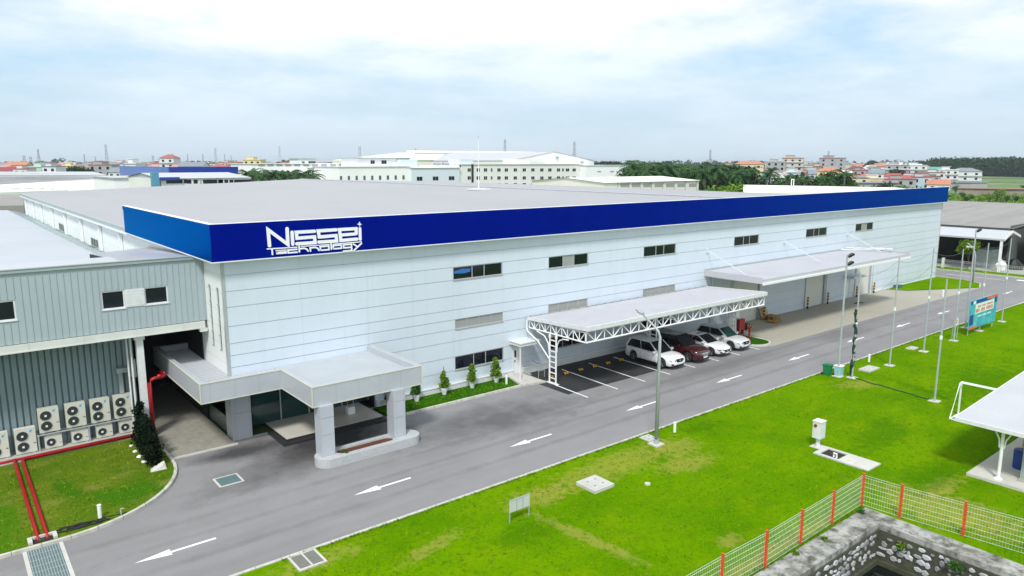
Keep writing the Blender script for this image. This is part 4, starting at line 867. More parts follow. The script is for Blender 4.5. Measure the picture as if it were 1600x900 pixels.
for i in range(5):
    a, c = netp[i], netp[i+1]
    b = MB(); sag(b, (a[0],a[1],a[2]-.3), (c[0],c[1],c[2]-.2), .35); sag(b, (a[0],a[1],a[2]*.78), (c[0],c[1],c[2]*.85), .5)
    tag(b.build('net_rope', mat('rope_grey', (.12,.15,.15), .8) if i == 0 else bpy.data.materials['rope_grey']), 'sagging net ropes between tall poles, %s span' % ['first','second','third','fourth','fifth'][i], 'rope', 'ropes of the ball net')
b = MB(); rr = random.Random(2); pts = [(49.3,23.1,.13)] + [(49.2-.9*t/14+rr.uniform(-.08,.08), 23.2-5.6*t/14, .13) for t in range(1,14)] + [(48.4,17.7,.13)]
b.tube(pts, .03, 6); tag(b.build('fallen_net', bpy.data.materials['net_green']), 'dark green net edge lying on the grass between two poles', 'net')
def flood(x, y, h, label, heads, px=.06):
    T_ = thing('floodlight_pole', label, 'floodlight', (x,y,.09), 'floodlight poles')
    b = MB(); b.tube([(x,y,.1),(x,y,h)], [.08,px], 8); b.build('pole', 'pole', T_); b = MB(); b.box(x-.3,y-.3,.05,x+.3,y+.3,.14); b.build('base', 'concretelight', T_)
    for dz in heads: b = MB(); b.obox((x+.22,y-.12,h-dz), .42,.3,.14, rz=R(-30), ry=R(-28)); b.build('lamp_head', 'plasticblack', T_)
flood(48.79,24.07,8.75,'white floodlight pole with two black heads beside the bins',(.05,.6)); Q = at_z(1512,520,.1); flood(72.6,24.4,9.0,'distant floodlight pole with a flat dark head behind the banner',(.0,))
# football goal
T_ = thing('football_goal', 'small white football goal half hidden by the pavilion roof', 'goal', (46.76,14.1,.09))
b = MB()
for y in (15.6,12.6): b.tube([(46.76,y,.1),(46.76,y,2.12)], .055, 8)
b.tube([(46.76,15.6,2.12),(46.76,12.6,2.12)], .055, 8); b.build('front_frame', 'white', T_)
b = MB()
for y in (15.6,12.6): b.tube([(46.7,y,.13),(45.5,y,.13),(46.55,y,2.1)], .04, 8)
b.tube([(45.5,15.6,.13),(45.5,12.6,.13)], .04, 8); b.tube([(46.55,15.6,2.12),(46.55,12.6,2.12)], .03, 8); b.build('rear_frame', 'white', T_)
# pavilion
T_ = thing('pavilion', 'small open pavilion with a white ribbed sheet roof at right edge', 'pavilion', (42,8,.09))
b = MB(); b.box(37.7,2.5,.02,48,11.95,.22); b.build('floor_slab', 'concretelight', T_)
b = MB(); rx0, rx1, ry0, ry1 = 37.7, 48.0, 1.5, 12.65
def rz_(x): return 2.82 + (x-rx0)*.055
b.q((rx0,ry0,rz_(rx0)),(rx1,ry0,rz_(rx1)),(rx1,ry1,rz_(rx1)),(rx0,ry1,rz_(rx0))); b.q((rx0,ry0,rz_(rx0)-.08),(rx0,ry1,rz_(rx0)-.08),(rx1,ry1,rz_(rx1)-.08),(rx1,ry0,rz_(rx1)-.08))
x = rx0+.1
while x < rx1: b.v += [(x,ry0,rz_(x)+.001),(x,ry1,rz_(x)+.001),(x+.04,ry1,rz_(x)+.05),(x+.04,ry0,rz_(x)+.05),(x+.08,ry1,rz_(x)+.001),(x+.08,ry0,rz_(x)+.001)]; k0 = len(b.v)-6; b.f += [(k0,k0+1,k0+2,k0+3),(k0+3,k0+2,k0+4,k0+5)]; x += .22
b.build('roof', 'roofwhite', T_, normals=False)
b = MB(); b.box(rx0-.08,ry0,rz_(rx0)-.16,rx0-.003,ry1+.05,rz_(rx0)+.03); b.v += [(rx0,ry1+.003,rz_(rx0)-.14),(rx1,ry1+.003,rz_(rx1)-.14),(rx1,ry1+.003,rz_(rx1)+.04),(rx0,ry1+.003,rz_(rx0)+.04),(rx0,ry1+.06,rz_(rx0)-.14),(rx1,ry1+.06,rz_(rx1)-.14),(rx1,ry1+.06,rz_(rx1)+.04),(rx0,ry1+.06,rz_(rx0)+.04)]; k0 = len(b.v)-8
b.f += [(k0,k0+1,k0+2,k0+3),(k0+7,k0+6,k0+5,k0+4),(k0+3,k0+2,k0+6,k0+7),(k0,k0+4,k0+5,k0+1),(k0,k0+3,k0+7,k0+4),(k0+1,k0+5,k0+6,k0+2)]; b.build('roof_edge', 'whitedirty', T_)
for x, y in ((38.15,10.75),(46.5,10.75),(38.15,3.2)):
    b = MB(); b.tube([(x,y,.22),(x,y,2.78)], .075, 10); b.tube([(x,y,.22),(x,y,.30)], [.2,.1], 8)
    for sy in (-1,1): b.tube([(x,y+sy*.1,1.75),(x,y+sy*.14,2.15),(x,y+sy*.32,2.5),(x,y+sy*.62,2.74)], .035, 6)
    b.build('column', 'white', T_)
T_ = thing('electric_cabinet', 'tall grey green electric cabinet under the pavilion roof', 'cabinet', (39.1,9.7,.2))
b = MB(); b.box(38.75,9.1,.32,39.45,10.05,2.05); b.build('body', mat('cabinet_grey', (.36,.42,.38), .5), T_); b = MB(); b.box(38.7,9.05,2.051,39.5,10.1,2.12); b.build('top', 'greytrim', T_)
b = MB(); b.box(38.735,9.16,.42,38.748,9.99,1.95); d_ = b.build('door', 'greytrim', T_); b = MB(); b.box(38.715,9.22,1.1,38.734,9.28,1.3); b.build('handle', 'black', d_)
b = MB(); b.box(38.55,8.9,.22,39.6,10.1,.31); tag(b.build('cabinet_plinth', 'concrete'), 'low concrete plinth under the electric cabinet', 'plinth')
b = MB(); 
for k_ in range(3): b.tube([(38.45,9.0+k_*.18,.1),(38.45,9.0+k_*.18,.42),(38.75,9.0+k_*.18,.45)], .045, 8)
tag(b.build('cable_conduit', 'pole'), 'grey conduits rising to the electric cabinet', 'conduit')
b = MB(); b.box(41.0,10.3,1.05,41.5,10.7,1.55); tag(b.build('yellow_box', 'yellow'), 'yellow box hanging behind the electric cabinet', 'box')
b = MB(); b.lathe((40.35,10.55,.22), [(.30,0),(.30,.9),(.27,.95)], 14); tag(b.build('blue_drum', mat('drum_blue', (.01,.05,.28), .4)), 'blue drum standing behind the electric cabinet', 'drum')
# banner and small red sign
T_ = thing('banner_board', 'large turquoise banner board with red lettering standing by the road', 'banner', (72.2,23.0,.09))
bx0, bx1, bz0, bz1, by = 69.15, 75.35, .62, 3.2, 23.0
bm_ = mat('banner_turquoise', (.10,.55,.60), .5, .2, .7, coord='World', col2=(.02,.28,.42)); b = MB(); b.box(bx0,by,bz0,bx1,by+.08,bz1); b.build('panel', bm_, T_)
def bpiece(name, m, rects, pr=.004):
    b = MB()
    for (u0, v0, u1, v1) in rects: b.box(bx0+(bx1-bx0)*u0, by-pr, bz0+(bz1-bz0)*v0, bx0+(bx1-bx0)*u1, by-.0005, bz0+(bz1-bz0)*v1)
    return b.build(name, m, T_)
M['bnavy'] = mat('banner_navy', (.01,.05,.25), .5); M['bred'] = mat('banner_red', (.75,.14,.08), .5); M['bpale'] = mat('banner_pale', (.65,.85,.85), .5)
bpiece('top_band', 'bnavy', [(0,.86,.75,.98),(.9,.7,1,.98),(.0,.15,.14,.5)]); bpiece('red_corner', 'bred', [(.6,.90,.98,1.0),(.0,.0,.3,.08)], .008)
bpiece('logo_patch', 'bpale', [(.08,.86,.18,.97)], .008); bpiece('pale_field', 'bpale', [(.18,.5,.88,.84)], .003)
rr = random.Random(11)
bpiece('lettering_first_line', 'bred', [(.26+.034*i,.70,.26+.034*i+.022+.004*rr.random(),.77) for i in range(17) if i not in (4,9)], .007)
bpiece('lettering_second_line', 'bred', [(.2+.05*i,.54,.2+.05*i+.036,.66) for i in range(13) if i not in (3,7)], .009)
bpiece('lettering_third_line', 'bpale', [(.3+.03*i,.36,.3+.03*i+.02,.42) for i in range(17) if i % 6 != 5], .007)
for x in (69.4,72.2,75.1): b = MB(); b.box(x-.03,by+.085,.05,x+.03,by+.145,3.0); b.build('leg', 'pole', T_)
T_ = thing('small_sign', 'small white sign with red writing on a thin steel frame', 'sign', (67.4,23.35,.09)); sx, sy = 66.35, 23.3
b = MB(); b.box(sx+.3,sy,1.35,sx+1.25,sy+.03,1.85); b.build('panel', 'white', T_)
b = MB(); b.box(sx+.55,sy-.006,1.45,sx+1.0,sy-.001,1.6); b.box(sx+.5,sy-.006,1.64,sx+1.05,sy-.001,1.78); b.build('writing', 'bred', T_)
b = MB()
for x in (sx+.25,sx+1.3): b.box(x-.02,sy,.05,x+.02,sy+.04,1.95)
b.box(sx+.27,sy,1.91,sx+1.28,sy+.04,1.95); b.box(sx+.27,sy,.5,sx+1.28,sy+.03,.53); b.build('frame', 'pole', T_)

# ---- fence round the pond
fp = [(17.6,13.5),(20.2,13.5),(22.85,13.45),(25.4,13.5),(27.95,13.55),(30.62,13.6),(30.78,12.05),(31.15,9.75),(31.5,7.4),(31.85,5.0),(32.2,2.6)]
T_ = thing('wire_fence', 'wire mesh fence on bright orange posts round the stone pond', 'fence', (30.62,13.6,.05))
for x, y in fp:
    b = MB(); b.box(x-.04,y-.04,.02,x+.04,y+.04,1.58); b.box(x-.05,y-.05,1.58,x+.05,y+.05,1.61)
    for k_ in range(7): b.box(x-.055,y-.055,.25+k_*.2,x+.055,y+.055,.29+k_*.2)
    b.build('post', 'orange', T_)
for (a, c) in zip(fp, fp[1:]):
    b = MB(); d_ = Vector((c[0]-a[0], c[1]-a[1])); L_ = d_.length; ang = math.atan2(d_.y, d_.x); n_ = int(L_/.1)
    for i in range(1, n_): t_ = i/n_; b.obox((a[0]+d_.x*t_, a[1]+d_.y*t_, .84), (.003),.003,1.4, rz=ang)
    for z_ in (.16,.36,.58,.78,1.0,1.2,1.42,1.52): b.obox((a[0]+d_.x/2, a[1]+d_.y/2+.012, z_), L_,.007,.008, rz=ang)
    b.build('mesh_panel', 'wire', T_)
# ---- pond
M['rim'] = mat('old_concrete', (.36,.36,.33), .9, .1, 1.5, bump=.5, bscale=12, coord='World', col2=(.15,.15,.13), thr=(.42,.6)); paint_noise(M['rim'], (.50,.52,.52), 2.6, .52, .72, .7, None, 8); paint_noise(M['rim'], (.035,.04,.02), 2.2, .52, .66, .85, None, 9)
b = MB(); b.box(PX0,PY1,-.2,PX1+1.0,PY1+1.05,.12); b.box(PX1,PY0,-.2,PX1+1.0,PY1,.12); 
T_ = thing('stone_pond', 'sunken stone-walled pond with dark water behind the orange fence', 'pond', (24,7,-1.6))
b.build('rim', 'rim', T_)
M['mortar'] = mat('mossy_mortar', (.06,.065,.04), .95, .3, 3, bump=.6, coord='World'); M['stones'] = mat('wall_stones', (.34,.35,.36), .8, .2, 1.4, bump=.4, coord='World', island=.45)
b = MB(); b.box(PX0,PY1-.06,-1.9,PX1,PY1-.001,-.12); b.box(PX1-.06,PY0,-1.9,PX1-.001,PY1-.06,-.12); b.box(PX0,PY1-.16,-1.9,PX1-.06,PY1-.06,-1.42); b.box(PX1-.16,PY0,-1.9,PX1-.06,PY1-.16,-1.42); wl = b.build('wall', 'mortar', T_)
b = MB(); rr = random.Random(9)
def stone(b, u, z_, face):
    ru, rz2 = rr.uniform(.07,.26), rr.uniform(.06,.16); n_ = rr.randint(5,7); ph = rr.random()*6; k0 = len(b.v)
    for lv, s_ in ((0,1.),(1,.72)):
        for q in range(n_):
            a = ph+2*math.pi*q/n_; j = rr.uniform(.8,1.1); du, dz = ru*s_*j*math.cos(a), rz2*s_*j*math.sin(a); off = .0 if lv == 0 else .05
            b.v.append((u+du, PY1-.055-off, z_+dz) if face == 'y' else (PX1-.055-off, u+du, z_+dz))
    b.f.append(tuple(range(k0+n_, k0+2*n_))); 
    for q in range(n_): b.f.append((k0+q, k0+(q+1)%n_, k0+n_+(q+1)%n_, k0+n_+q))
for face, u0, u1 in (('y',18,PX1-.1),('x',2,PY1-.1)):
    u = u0
    while u < u1:
        for z_ in (-.32,-.6,-.88,-1.16):
            if rr.random() < .93: stone(b, u+rr.uniform(-.12,.12), z_+rr.uniform(-.07,.07), face)
        u += .36
b.build('facing_stones', 'stones', wl)
b = MB(); b.q((PX0,PY0,-1.62),(PX1-.08,PY0,-1.62),(PX1-.08,PY1-.08,-1.62),(PX0,PY1-.08,-1.62)); b.build('water', 'water', T_)
b = MB(); b.box(PX0-.1,PY0-.1,-2.1,PX1,PY1,-2.0); b.build('bed', 'dark', T_)
for i, (x, y, r) in enumerate(((26.5,13.1,.16),(29.9,13.25,.2),(29.45,11.3,.28),(29.4,9.3,.35),(31.6,9.9,.15),(29.4,7.6,.3),(24.6,13.2,.14))):
    b = MB(); rr = random.Random(i); z_ = .12 if y > 12.4 or x > 30 else -.5
    leafball(b, (x,y,z_+r*.4), r, r, r*.6, int(60+r*300), .04+.08*r, .2, rr)
    tag(b.build('weed_tuft', 'leafmid' if i % 2 else 'leafyellow', normals=False), ['small weed on the pond rim under the second orange post','weed at the corner of the pond rim','dark weeds growing from the pond wall near its corner','mossy weeds in the middle of the right pond wall','small weed outside the right run of the fence','weeds low on the near part of the right pond wall','small yellowish weed on the left pond rim'][i], 'weed', 'weeds round the pond')

# ---- carport
T_ = thing('carport', 'white steel carport with truss edges and ladder columns over the parked cars', 'carport', (42.5,35.5,0))
kx0, kx1, ky0, ky1 = 32.3, 52.84, 32.62, 38.5
def kz(y): return 4.15 + (38.5-y)/(38.5-32.6)*.32
b = MB(); b.q((kx0,ky0,kz(ky0)),(kx1,ky0,kz(ky0)),(kx1,ky1,kz(ky1)),(kx0,ky1,kz(ky1))); b.q((kx0,ky0,kz(ky0)-.05),(kx0,ky1,kz(ky1)-.05),(kx1,ky1,kz(ky1)-.05),(kx1,ky0,kz(ky0)-.05))
x = kx0+.12
while x < kx1-.1: b.v += [(x,ky0,kz(ky0)+.002),(x,ky1,kz(ky1)+.002),(x+.02,ky1,kz(ky1)+.022),(x+.02,ky0,kz(ky0)+.022)]; k0 = len(b.v)-4; b.f.append((k0,k0+1,k0+2,k0+3)); x += .33
ro_ = b.build('roof', 'carportroof', T_, normals=False)
b = MB(); b.box(kx0-.08,ky0-.14,4.22,kx1+.08,ky0-.003,4.50)
for x in (kx0-.07, kx1+.003):
    b.v += [(x,ky0,4.22),(x+.067,ky0,4.22),(x+.067,ky1,3.98),(x,ky1,3.98),(x,ky0,4.52),(x+.067,ky0,4.52),(x+.067,ky1,4.2),(x,ky1,4.2)]; k0 = len(b.v)-8; b.f += [(k0,k0+3,k0+2,k0+1),(k0+4,k0+5,k0+6,k0+7),(k0,k0+1,k0+5,k0+4),(k0+1,k0+2,k0+6,k0+5),(k0+2,k0+3,k0+7,k0+6),(k0+3,k0,k0+4,k0+7)]
b.build('gutter', 'whitedirty', T_)
b = MB()
for i in range(22): b.box(kx0+.3+i*.95,ky1-.02,4.16,kx0+.36+i*.95,FY-.015,4.22)
b.build('wall_bracket', 'greytrim', T_)
def truss(b, p, q, n_, zt, zb, r=.045, alt=True):
    p, q = Vector(p), Vector(q)
    at = lambda t, z_: (p.x+(q.x-p.x)*t, p.y+(q.y-p.y)*t, z_)
    b.tube([at(0,zt), at(1,zt)], r*1.1, 8); b.tube([at(0,zb), at(1,zb)], r*1.4, 8)
    for i in range(n_+1): b.tube([at(i/n_,zb), at(i/n_,zt)], r*.85, 6)
    for i in range(n_): b.tube([at(i/n_,zt if i % 2 == 0 else zb), at((i+1)/n_,zb if i % 2 == 0 else zt)], r*.85, 6)
b = MB(); truss(b, (kx0+.05,ky0+.06), (kx1-.05,ky0+.06), 24, 4.15, 3.42); b.build('front_truss', 'white', T_)
for x in (kx0+.05, 42.5, kx1-.05): b = MB(); truss(b, (x,ky0+.12), (x,ky1-.1), 10, 4.08, 3.42, .04); b.build('side_truss', 'white', T_)
b = MB()
for y in (34.1,35.6,37.1): b.box(kx0+.1,y-.04,4.0,kx1-.1,y+.04,4.08)
b.build('purlin', 'whitedirty', T_)
for x in (kx0-.18, 42.5, kx1-.05):
    b = MB()
    for y in (35.3,35.95): b.tube([(x,y,.05),(x,y,3.45)], .06, 8); b.tube([(x,y,3.2),(x,y,3.4)], .09, 8)
    for k_ in range(8): b.box(x-.03,35.34,.35+k_*.38,x+.03,35.91,.42+k_*.38)
    b.box(x-.12,35.1,.0,x+.12,36.15,.06)
    # curved knee braces and the rear strut
    b.tube([(x,35.24,2.3),(x,35.2,2.8),(x,35.0,3.15),(x,34.6,3.33),(x,34.1,3.36)], .045, 8)
    b.tube([(x,36.0,2.1),(x,36.1,2.75),(x,36.5,3.2),(x,37.3,3.4)], .045, 8); b.tube([(x,36.02,1.7),(x,37.2,2.7),(x,38.3,3.2),(x,38.4,3.42),(x,38.4,4.0)], .05, 8)
    b.build('column', 'white', T_)
# wheel stops
for i, x in enumerate((32.95,34.42,35.86,37.3,38.71,40.17,41.6,43.4,44.9,46.3,47.6,49.2,50.5)):
    T_ = thing('wheel_stop', 'black and yellow wheel stop in the parking bays, %s' % ORD[i], 'wheel stop', (x,36.75,.004), 'wheel stops under the carport')
    b = MB(); b.box(x-.28,36.68,.004,x+.28,36.82,.11); b.build('block', 'black', T_)
    for dx in (-.2,.04): b = MB(); b.box(x+dx,36.67,.01,x+dx+.16,36.83,.118); b.build('yellow_stripe', 'yellow', T_)
# bollards with black and yellow bands
for i, (x, y) in enumerate(((61.75,38.15),(70.0,38.3),(74.1,38.3),(80.45,38.3),(84.6,38.3))):
    T_ = thing('bollard', 'black and yellow bollard by the shutters, %s' % ORD[i], 'bollard', (x,y,.012), 'bollards by the roller shutters')
    b = MB(); b.tube([(x,y,.012),(x,y,1.25)], .09, 10); b.build('post', 'plasticblack', T_)
    for k_ in range(3): b = MB(); b.tube([(x,y,.3+k_*.33),(x,y,.44+k_*.33)], .094, 10); b.build('yellow_band', 'yellow', T_)
# things at the end of the carport
T_ = thing('control_cabinet', 'white electrical cabinet at the right end of the carport', 'cabinet', (55.6,37.4,.0)); b = MB(); b.box(55.2,37.1,.01,56.1,37.7,1.75); b.build('body', 'white', T_); b = MB(); b.box(55.4,37.085,.4,55.9,37.098,1.2); b.build('door', 'greytrim', T_)
T_ = thing('hose_box', 'red fire hose box on a post behind the silver car', 'fire box', (54.3,35.75,.0)); b = MB(); b.box(53.9,35.6,.55,54.7,35.9,1.5); b.build('box', 'red', T_); b = MB(); b.box(54.55,35.62,.01,54.68,35.88,.55); b.build('leg', 'red', T_); b = MB(); b.box(53.92,35.62,.01,54.05,35.88,.55); b.build('leg', 'red', T_)
T_ = thing('fire_hydrant', 'red fire hydrant with two outlets on the small grass island', 'fire hydrant', (53.3,34.2,.1)); b = MB(); b.tube([(53.3,34.2,.1),(53.3,34.2,1.15)], .075, 10); b.tube([(53.3,34.2,.1),(53.3,34.2,.22)], .16, 10); b.build('riser', 'red', T_)
for sx in (-1,1): b = MB(); b.tube([(53.3,34.2,.95),(53.3+sx*.2,34.2,1.1),(53.3+sx*.28,34.2,1.22)], [.055,.055,.075], 8); b.build('outlet', 'red', T_)
rr = random.Random(21)
for i in range(13):
    x, z_ = (57.0+.2*(i % 5)+.1*(i//5 % 2)), .10+.18*(i//5); y = 36.6+rr.uniform(-.15,.15); l = rr.uniform(.7,1.1)
    z_ += .0; T_ = thing('log', 'log in the %s row of the pile beside the white cabinet, %s' % (['bottom','middle','top'][i//5], ORD[i%5]), 'log', (x+.0,y,z_), 'logs piled by the white cabinet')
    x -= .4; T_.location.x = x; OFF[T_.name] = Vector((x,y,z_)); b = MB(); b.tube([(x,y,z_+.0),(x+rr.uniform(-.05,.05),y+l,z_)], .09, 8, cap=False); b.build('bark', 'bark', T_)
    b = MB(); b.tube([(x,y-.004,z_),(x,y-.0,z_)], .088, 8); b.build('cut_end', 'logend', T_)
def pallet(x, y, z_, label, rz=0, rx=0):
    T_ = thing('wooden_pallet', label, 'pallet', (0,0,0), 'wooden pallets by the white wall'); OFF[T_.name] = Vector((0,0,0))
    b = MB()
    for i in range(7): b.box(-.6,-.5+i*.153,.12,.6,-.5+i*.153+.11,.14)
    b.build('deck_boards', 'wood', T_)
    b = MB()
    for yy in (-.5,-.04,.42):
        for xx in (-.6,-.05,.5): b.box(xx,yy,.022,xx+.1,yy+.09,.118)
        b.box(-.6,yy,.0,.6,yy+.09,.02)
    b.build('bearers', 'wood', T_); T_.location = (x,y,z_); T_.rotation_euler = (rx,0,rz)
pallet(61.4,36.9,.02,'wooden pallet lying flat in front of the small pallet stack',R(4)); 
for i in range(3): pallet(62.3,37.6,.02+i*.145,'wooden pallet in the small stack, %s' % ['at the bottom','in the middle','on top'][i],R(-3+3*i))
pallet(61.9,38.35,.55,'wooden pallet leaning against the white wall behind the stack',0,R(68))
# sacks near the shutter (small dark mat)
b = MB(); b.box(76.6,36.4,.013,77.7,36.7,.05); b.box(77.4,36.1,.013,77.7,36.39,.05); tag(b.build('ground_grate', 'dark'), 'small dark grate in the loading yard', 'grate')
b = MB(); b.box(89.5,37.7,.1,90.6,38.3,.45); tag(b.build('utility_box', mat('utility_green', (.05,.14,.13), .6)), 'low green utility box where yard meets corner lawn', 'utility box')
# curved street lamp and pole beyond the road
T_ = thing('street_lamp', 'grey street lamp with a curved arm beyond the corner lawn', 'street lamp', (101.6,33.9,.1))
b = MB(); hx = at_y(1516,386,36.5); b.tube([(101.6,33.9,.1),(101.6,33.9,3.4),(101.5,34.15,4.4),(101.2,34.8,5.0),(hx.x,hx.y,hx.z)], [.1,.08,.07,.06,.05], 8); b.build('pole', 'pole', T_, smooth=True); b = MB(); b.obox((hx.x,hx.y,hx.z+.02), .9,.3,.12, rz=R(120)); b.build('lamp_head', 'white', T_)

# ================================================================ CARS
def wheel(T_, x, y, r, m_rim):
    b = MB(); n_ = 22; s_ = 1 if y > 0 else -1
    prof = [(r*.66,-.11),(r*.93,-.115),(r,-.07),(r,.07),(r*.93,.115),(r*.66,.11)]
    for rr_, yy in prof:
        for q in range(n_): a = 2*math.pi*q/n_; b.v.append((x+rr_*math.cos(a), y+yy, r+rr_*math.sin(a)))
    for k_ in range(len(prof)-1):
        for q in range(n_): a0 = k_*n_+q; a1 = k_*n_+(q+1)%n_; b.f.append((a0,a1,a1+n_,a0+n_))
    T2 = b.build('wheel', 'black', T_, smooth=True)
    b = MB(); yo_ = y + s_*.085
    for q in range(5):
        a = 2*math.pi*q/5+.3
        for da in (-.13,.13):
            p0 = (x+.05*math.cos(a), yo_, r+.05*math.sin(a)); p1 = (x+r*.63*math.cos(a+da), yo_, r+r*.63*math.sin(a+da)); b.tube([p0, p1], [.028,.02], 5)
    b.tube([(x+r*.65*math.cos(2*math.pi*q/20), yo_+.0, r+r*.65*math.sin(2*math.pi*q/20)) for q in range(21)], .016, 5, cap=False); b.tube([(x,yo_-.02*s_,r),(x,yo_+.02*s_,r)], .055, 8)
    b.build('rim', m_rim, T2)
    b = MB(); b.tube([(x,y-.06*s_,r),(x,y-.03*s_,r)], r*.62, 16); b.build('brake_disc', 'dark', T2)
def interp(pts, x):
    for (a, va), (c, vc) in zip(pts, pts[1:]):
        if x <= c: t_ = (x-a)/(c-a); t_ = max(0, min(1, t_)); return va+(vc-va)*t_
    return pts[-1][1]
def make_car(label, cat, L_, W_, H_, top, hw, xw, wr, gh, body, sunroof=False, rails=False, face='suv', grille='plasticblack'):
    """top / hw: profile control points along x; gh: greenhouse (rear bottom, front bottom, rear top, front top, belt z)"""
    T_ = thing('parked_car', label, cat, (0,0,0), 'cars parked under the carport'); OFF[T_.name] = Vector((0,0,0))
    xs_ = sorted(set([-L_/2+L_*i/46 for i in range(47)] + [xw[0]+wr*1.18*math.cos(a*math.pi/10) for a in range(11)] + [xw[1]+wr*1.18*math.cos(a*math.pi/10) for a in range(11)]))
    xs_ = [x for i, x in enumerate(xs_) if i == 0 or x - xs_[i-1] > .012]
    b = MB(); ns = 9
    for x in xs_:
        zt, h = interp(top, x), interp(hw, x); zb = .26 if abs(x) < L_/2-.25 else .26+.12*(abs(x)-L_/2+.25)/.25; ra = wr*1.17
        for w_ in xw:
            if abs(x-w_) < ra: zb = max(zb, wr+math.sqrt(ra*ra-(x-w_)**2))
        zt = max(zt, zb+.05); dz = zt-zb
        ring = [(0,zb),(h*.90,zb),(h*.985,zb+min(.06,dz*.2)),(h,zb+dz*.42),(h*.995,zb+dz*.66),(h*.965,zt-min(.07,dz*.16)),(h*.88,zt-.012),(h*.5,zt+.018),(0,zt+.03)]
        full = ring + [(-y, z_) for y, z_ in ring[-2:0:-1]]; nr = len(full)
        b.v += [(x, y, z_) for y, z_ in full]
    for i in range(len(xs_)-1):
        for j in range(nr): a0 = i*nr+j; a1 = i*nr+(j+1)%nr; b.f.append((a0,a1,a1+nr,a0+nr))
    b.f.append(tuple(range(nr))); b.f.append(tuple(range((len(xs_)-1)*nr, len(xs_)*nr))[::-1])
    bo = b.build('body', body, T_, smooth=True)
    rb, fb, rt, ft, bz = gh; zr = H_
    hb = interp(hw, 0)*.93; ht = hb*.79
    # glass hull
    def hullv(ins): 
        return [(rb+ins,-hb*.93+ins,bz),(fb-ins,-hb*.86+ins,bz-.04),(fb-ins,hb*.86-ins,bz-.04),(rb+ins,hb*.93-ins,bz),(rt,-ht,zr-.05),(ft,-ht,zr-.05),(ft,ht,zr-.05),(rt,ht,zr-.05)]
    mx_ = (rb+fb)/2
    v = hullv(.02)
    # side windows (outward bowed), windscreen, rear window as separate parts
    fcx = fb-.35
    for s_ in (-1, 1):
        g = MB(); yb_, yt_ = s_*(hb*.965), s_*(ht+.012); xb0, xb1 = rb+.12, fb-.18; xt0, xt1 = rt+.12, ft-.06; mid = (xb0+xb1)/2-.05
        g.q((xb0,yb_,bz+.02),(mid,yb_,bz+.02),((xt0+xt1)/2-.02,yt_,zr-.10),(xt0,yt_,zr-.12)); g.build('side_window', 'glass', T_, normals=False)
        g = MB(); g.q((mid+.06,yb_,bz+.02),(xb1,yb_,bz-.01),(xt1,yt_,zr-.10),((xt0+xt1)/2+.05,yt_,zr-.10)); g.build('side_window', 'glass', T_, normals=False)
    g = MB(); g.q((fb+.0,-hb*.84,bz-.02),(fb+.06,0,bz-.01),(ft+.05,0,zr-.04),(ft,-ht*.95,zr-.055)); g.q((fb+.06,0,bz-.01),(fb,hb*.84,bz-.02),(ft,ht*.95,zr-.055),(ft+.05,0,zr-.04)); g.build('windscreen', 'glass' if not rails else 'glassgreen', T_, normals=False)
    g = MB(); g.q((rb-.03,-hb*.8,bz+.05),(rb-.03,hb*.8,bz+.05),(rt-.01,ht*.92,zr-.07),(rt-.01,-ht*.92,zr-.07)); g.build('rear_window', 'glass', T_, normals=False)
    # solid cabin shell just inside the glass
    c = MB(); k0 = 0; c.v = [(rb,-hb*.945,bz-.08),(fb-.02,-hb*.9,bz-.1),(fb-.02,hb*.9,bz-.1),(rb,hb*.945,bz-.08),(rt+.01,-ht+.004,zr-.055),(ft-.02,-ht+.004,zr-.055),(ft-.02,ht-.004,zr-.055),(rt+.01,ht-.004,zr-.055)]
    c.f = [(0,1,5,4),(1,2,6,5),(2,3,7,6),(3,0,4,7)]; c.build('cabin', body, T_)
    # roof skin
    r_ = MB(); nx, ny = 8, 6
    for i in range(nx+1):
        for j in range(ny+1):
            x = rt-.03+(ft+.03-rt+.03)*i/nx; yy = -ht-.01+(2*ht+.02)*j/ny; e = 1-abs(2*j/ny-1)**2.4; e2 = 1-abs(2*i/nx-1)**3
            r_.v.append((x, yy, zr-.06+.055*e*(.45+.55*e2)))
    for i in range(nx):
        for j in range(ny): a0 = i*(ny+1)+j; r_.f.append((a0,a0+1,a0+ny+2,a0+ny+1))
    ro2 = r_.build('roof', body, T_, smooth=True)
    if sunroof: g = MB(); g.box((rt+ft)/2+.05,-ht*.5,zr-.002,ft-.25,ht*.5,zr+.006); g.build('sunroof', 'glass', ro2)
    if rails:
        for s_ in (-1,1): g = MB(); g.tube([(rt+.15,s_*ht*.92,zr-.01),(rt+.3,s_*ht*.92,zr+.045),(ft-.3,s_*ht*.92,zr+.045),(ft-.1,s_*ht*.92,zr-.01)], .016, 6); g.build('roof_rail', 'frame', ro2)
    # pillars and door seams
    for s_ in (-1,1):
        g = MB(); g.tube([(fb-.05,s_*hb*.90,bz-.02),(ft+.0,s_*(ht+.005),zr-.07)], .035, 6); g.build('pillar', body, T_); g = MB(); g.tube([(rb+.02,s_*hb*.93,bz),(rt+.02,s_*(ht+.0),zr-.08)], .05, 6); g.build('pillar', body, T_)
    dark_ = 'plasticblack'
    for s_ in (-1,1):
        h0 = interp(hw, 0)
        g = MB()
        for x in (fb-.22, (rb+fb)/2-.02, rb+.75): g.box(x,s_*(h0*.999),.36,x+.012,s_*(h0*1.004),bz-.12)
        g.build('door_seam', dark_, bo)
        g = MB(); g.box((rb+fb)/2+.1,s_*h0*1.0,bz-.2,(rb+fb)/2+.26,s_*(h0+.025),bz-.165); g.box(rb+.95,s_*h0*1.0,bz-.2,rb+1.11,s_*(h0+.025),bz-.165); g.build('door_handle', body, bo)
        g = MB(); g.obox((fb-.25, s_*(h0+.09), bz+.06), .14,.20,.14, rz=s_*R(8)); g.build('wing_mirror', body, T_)
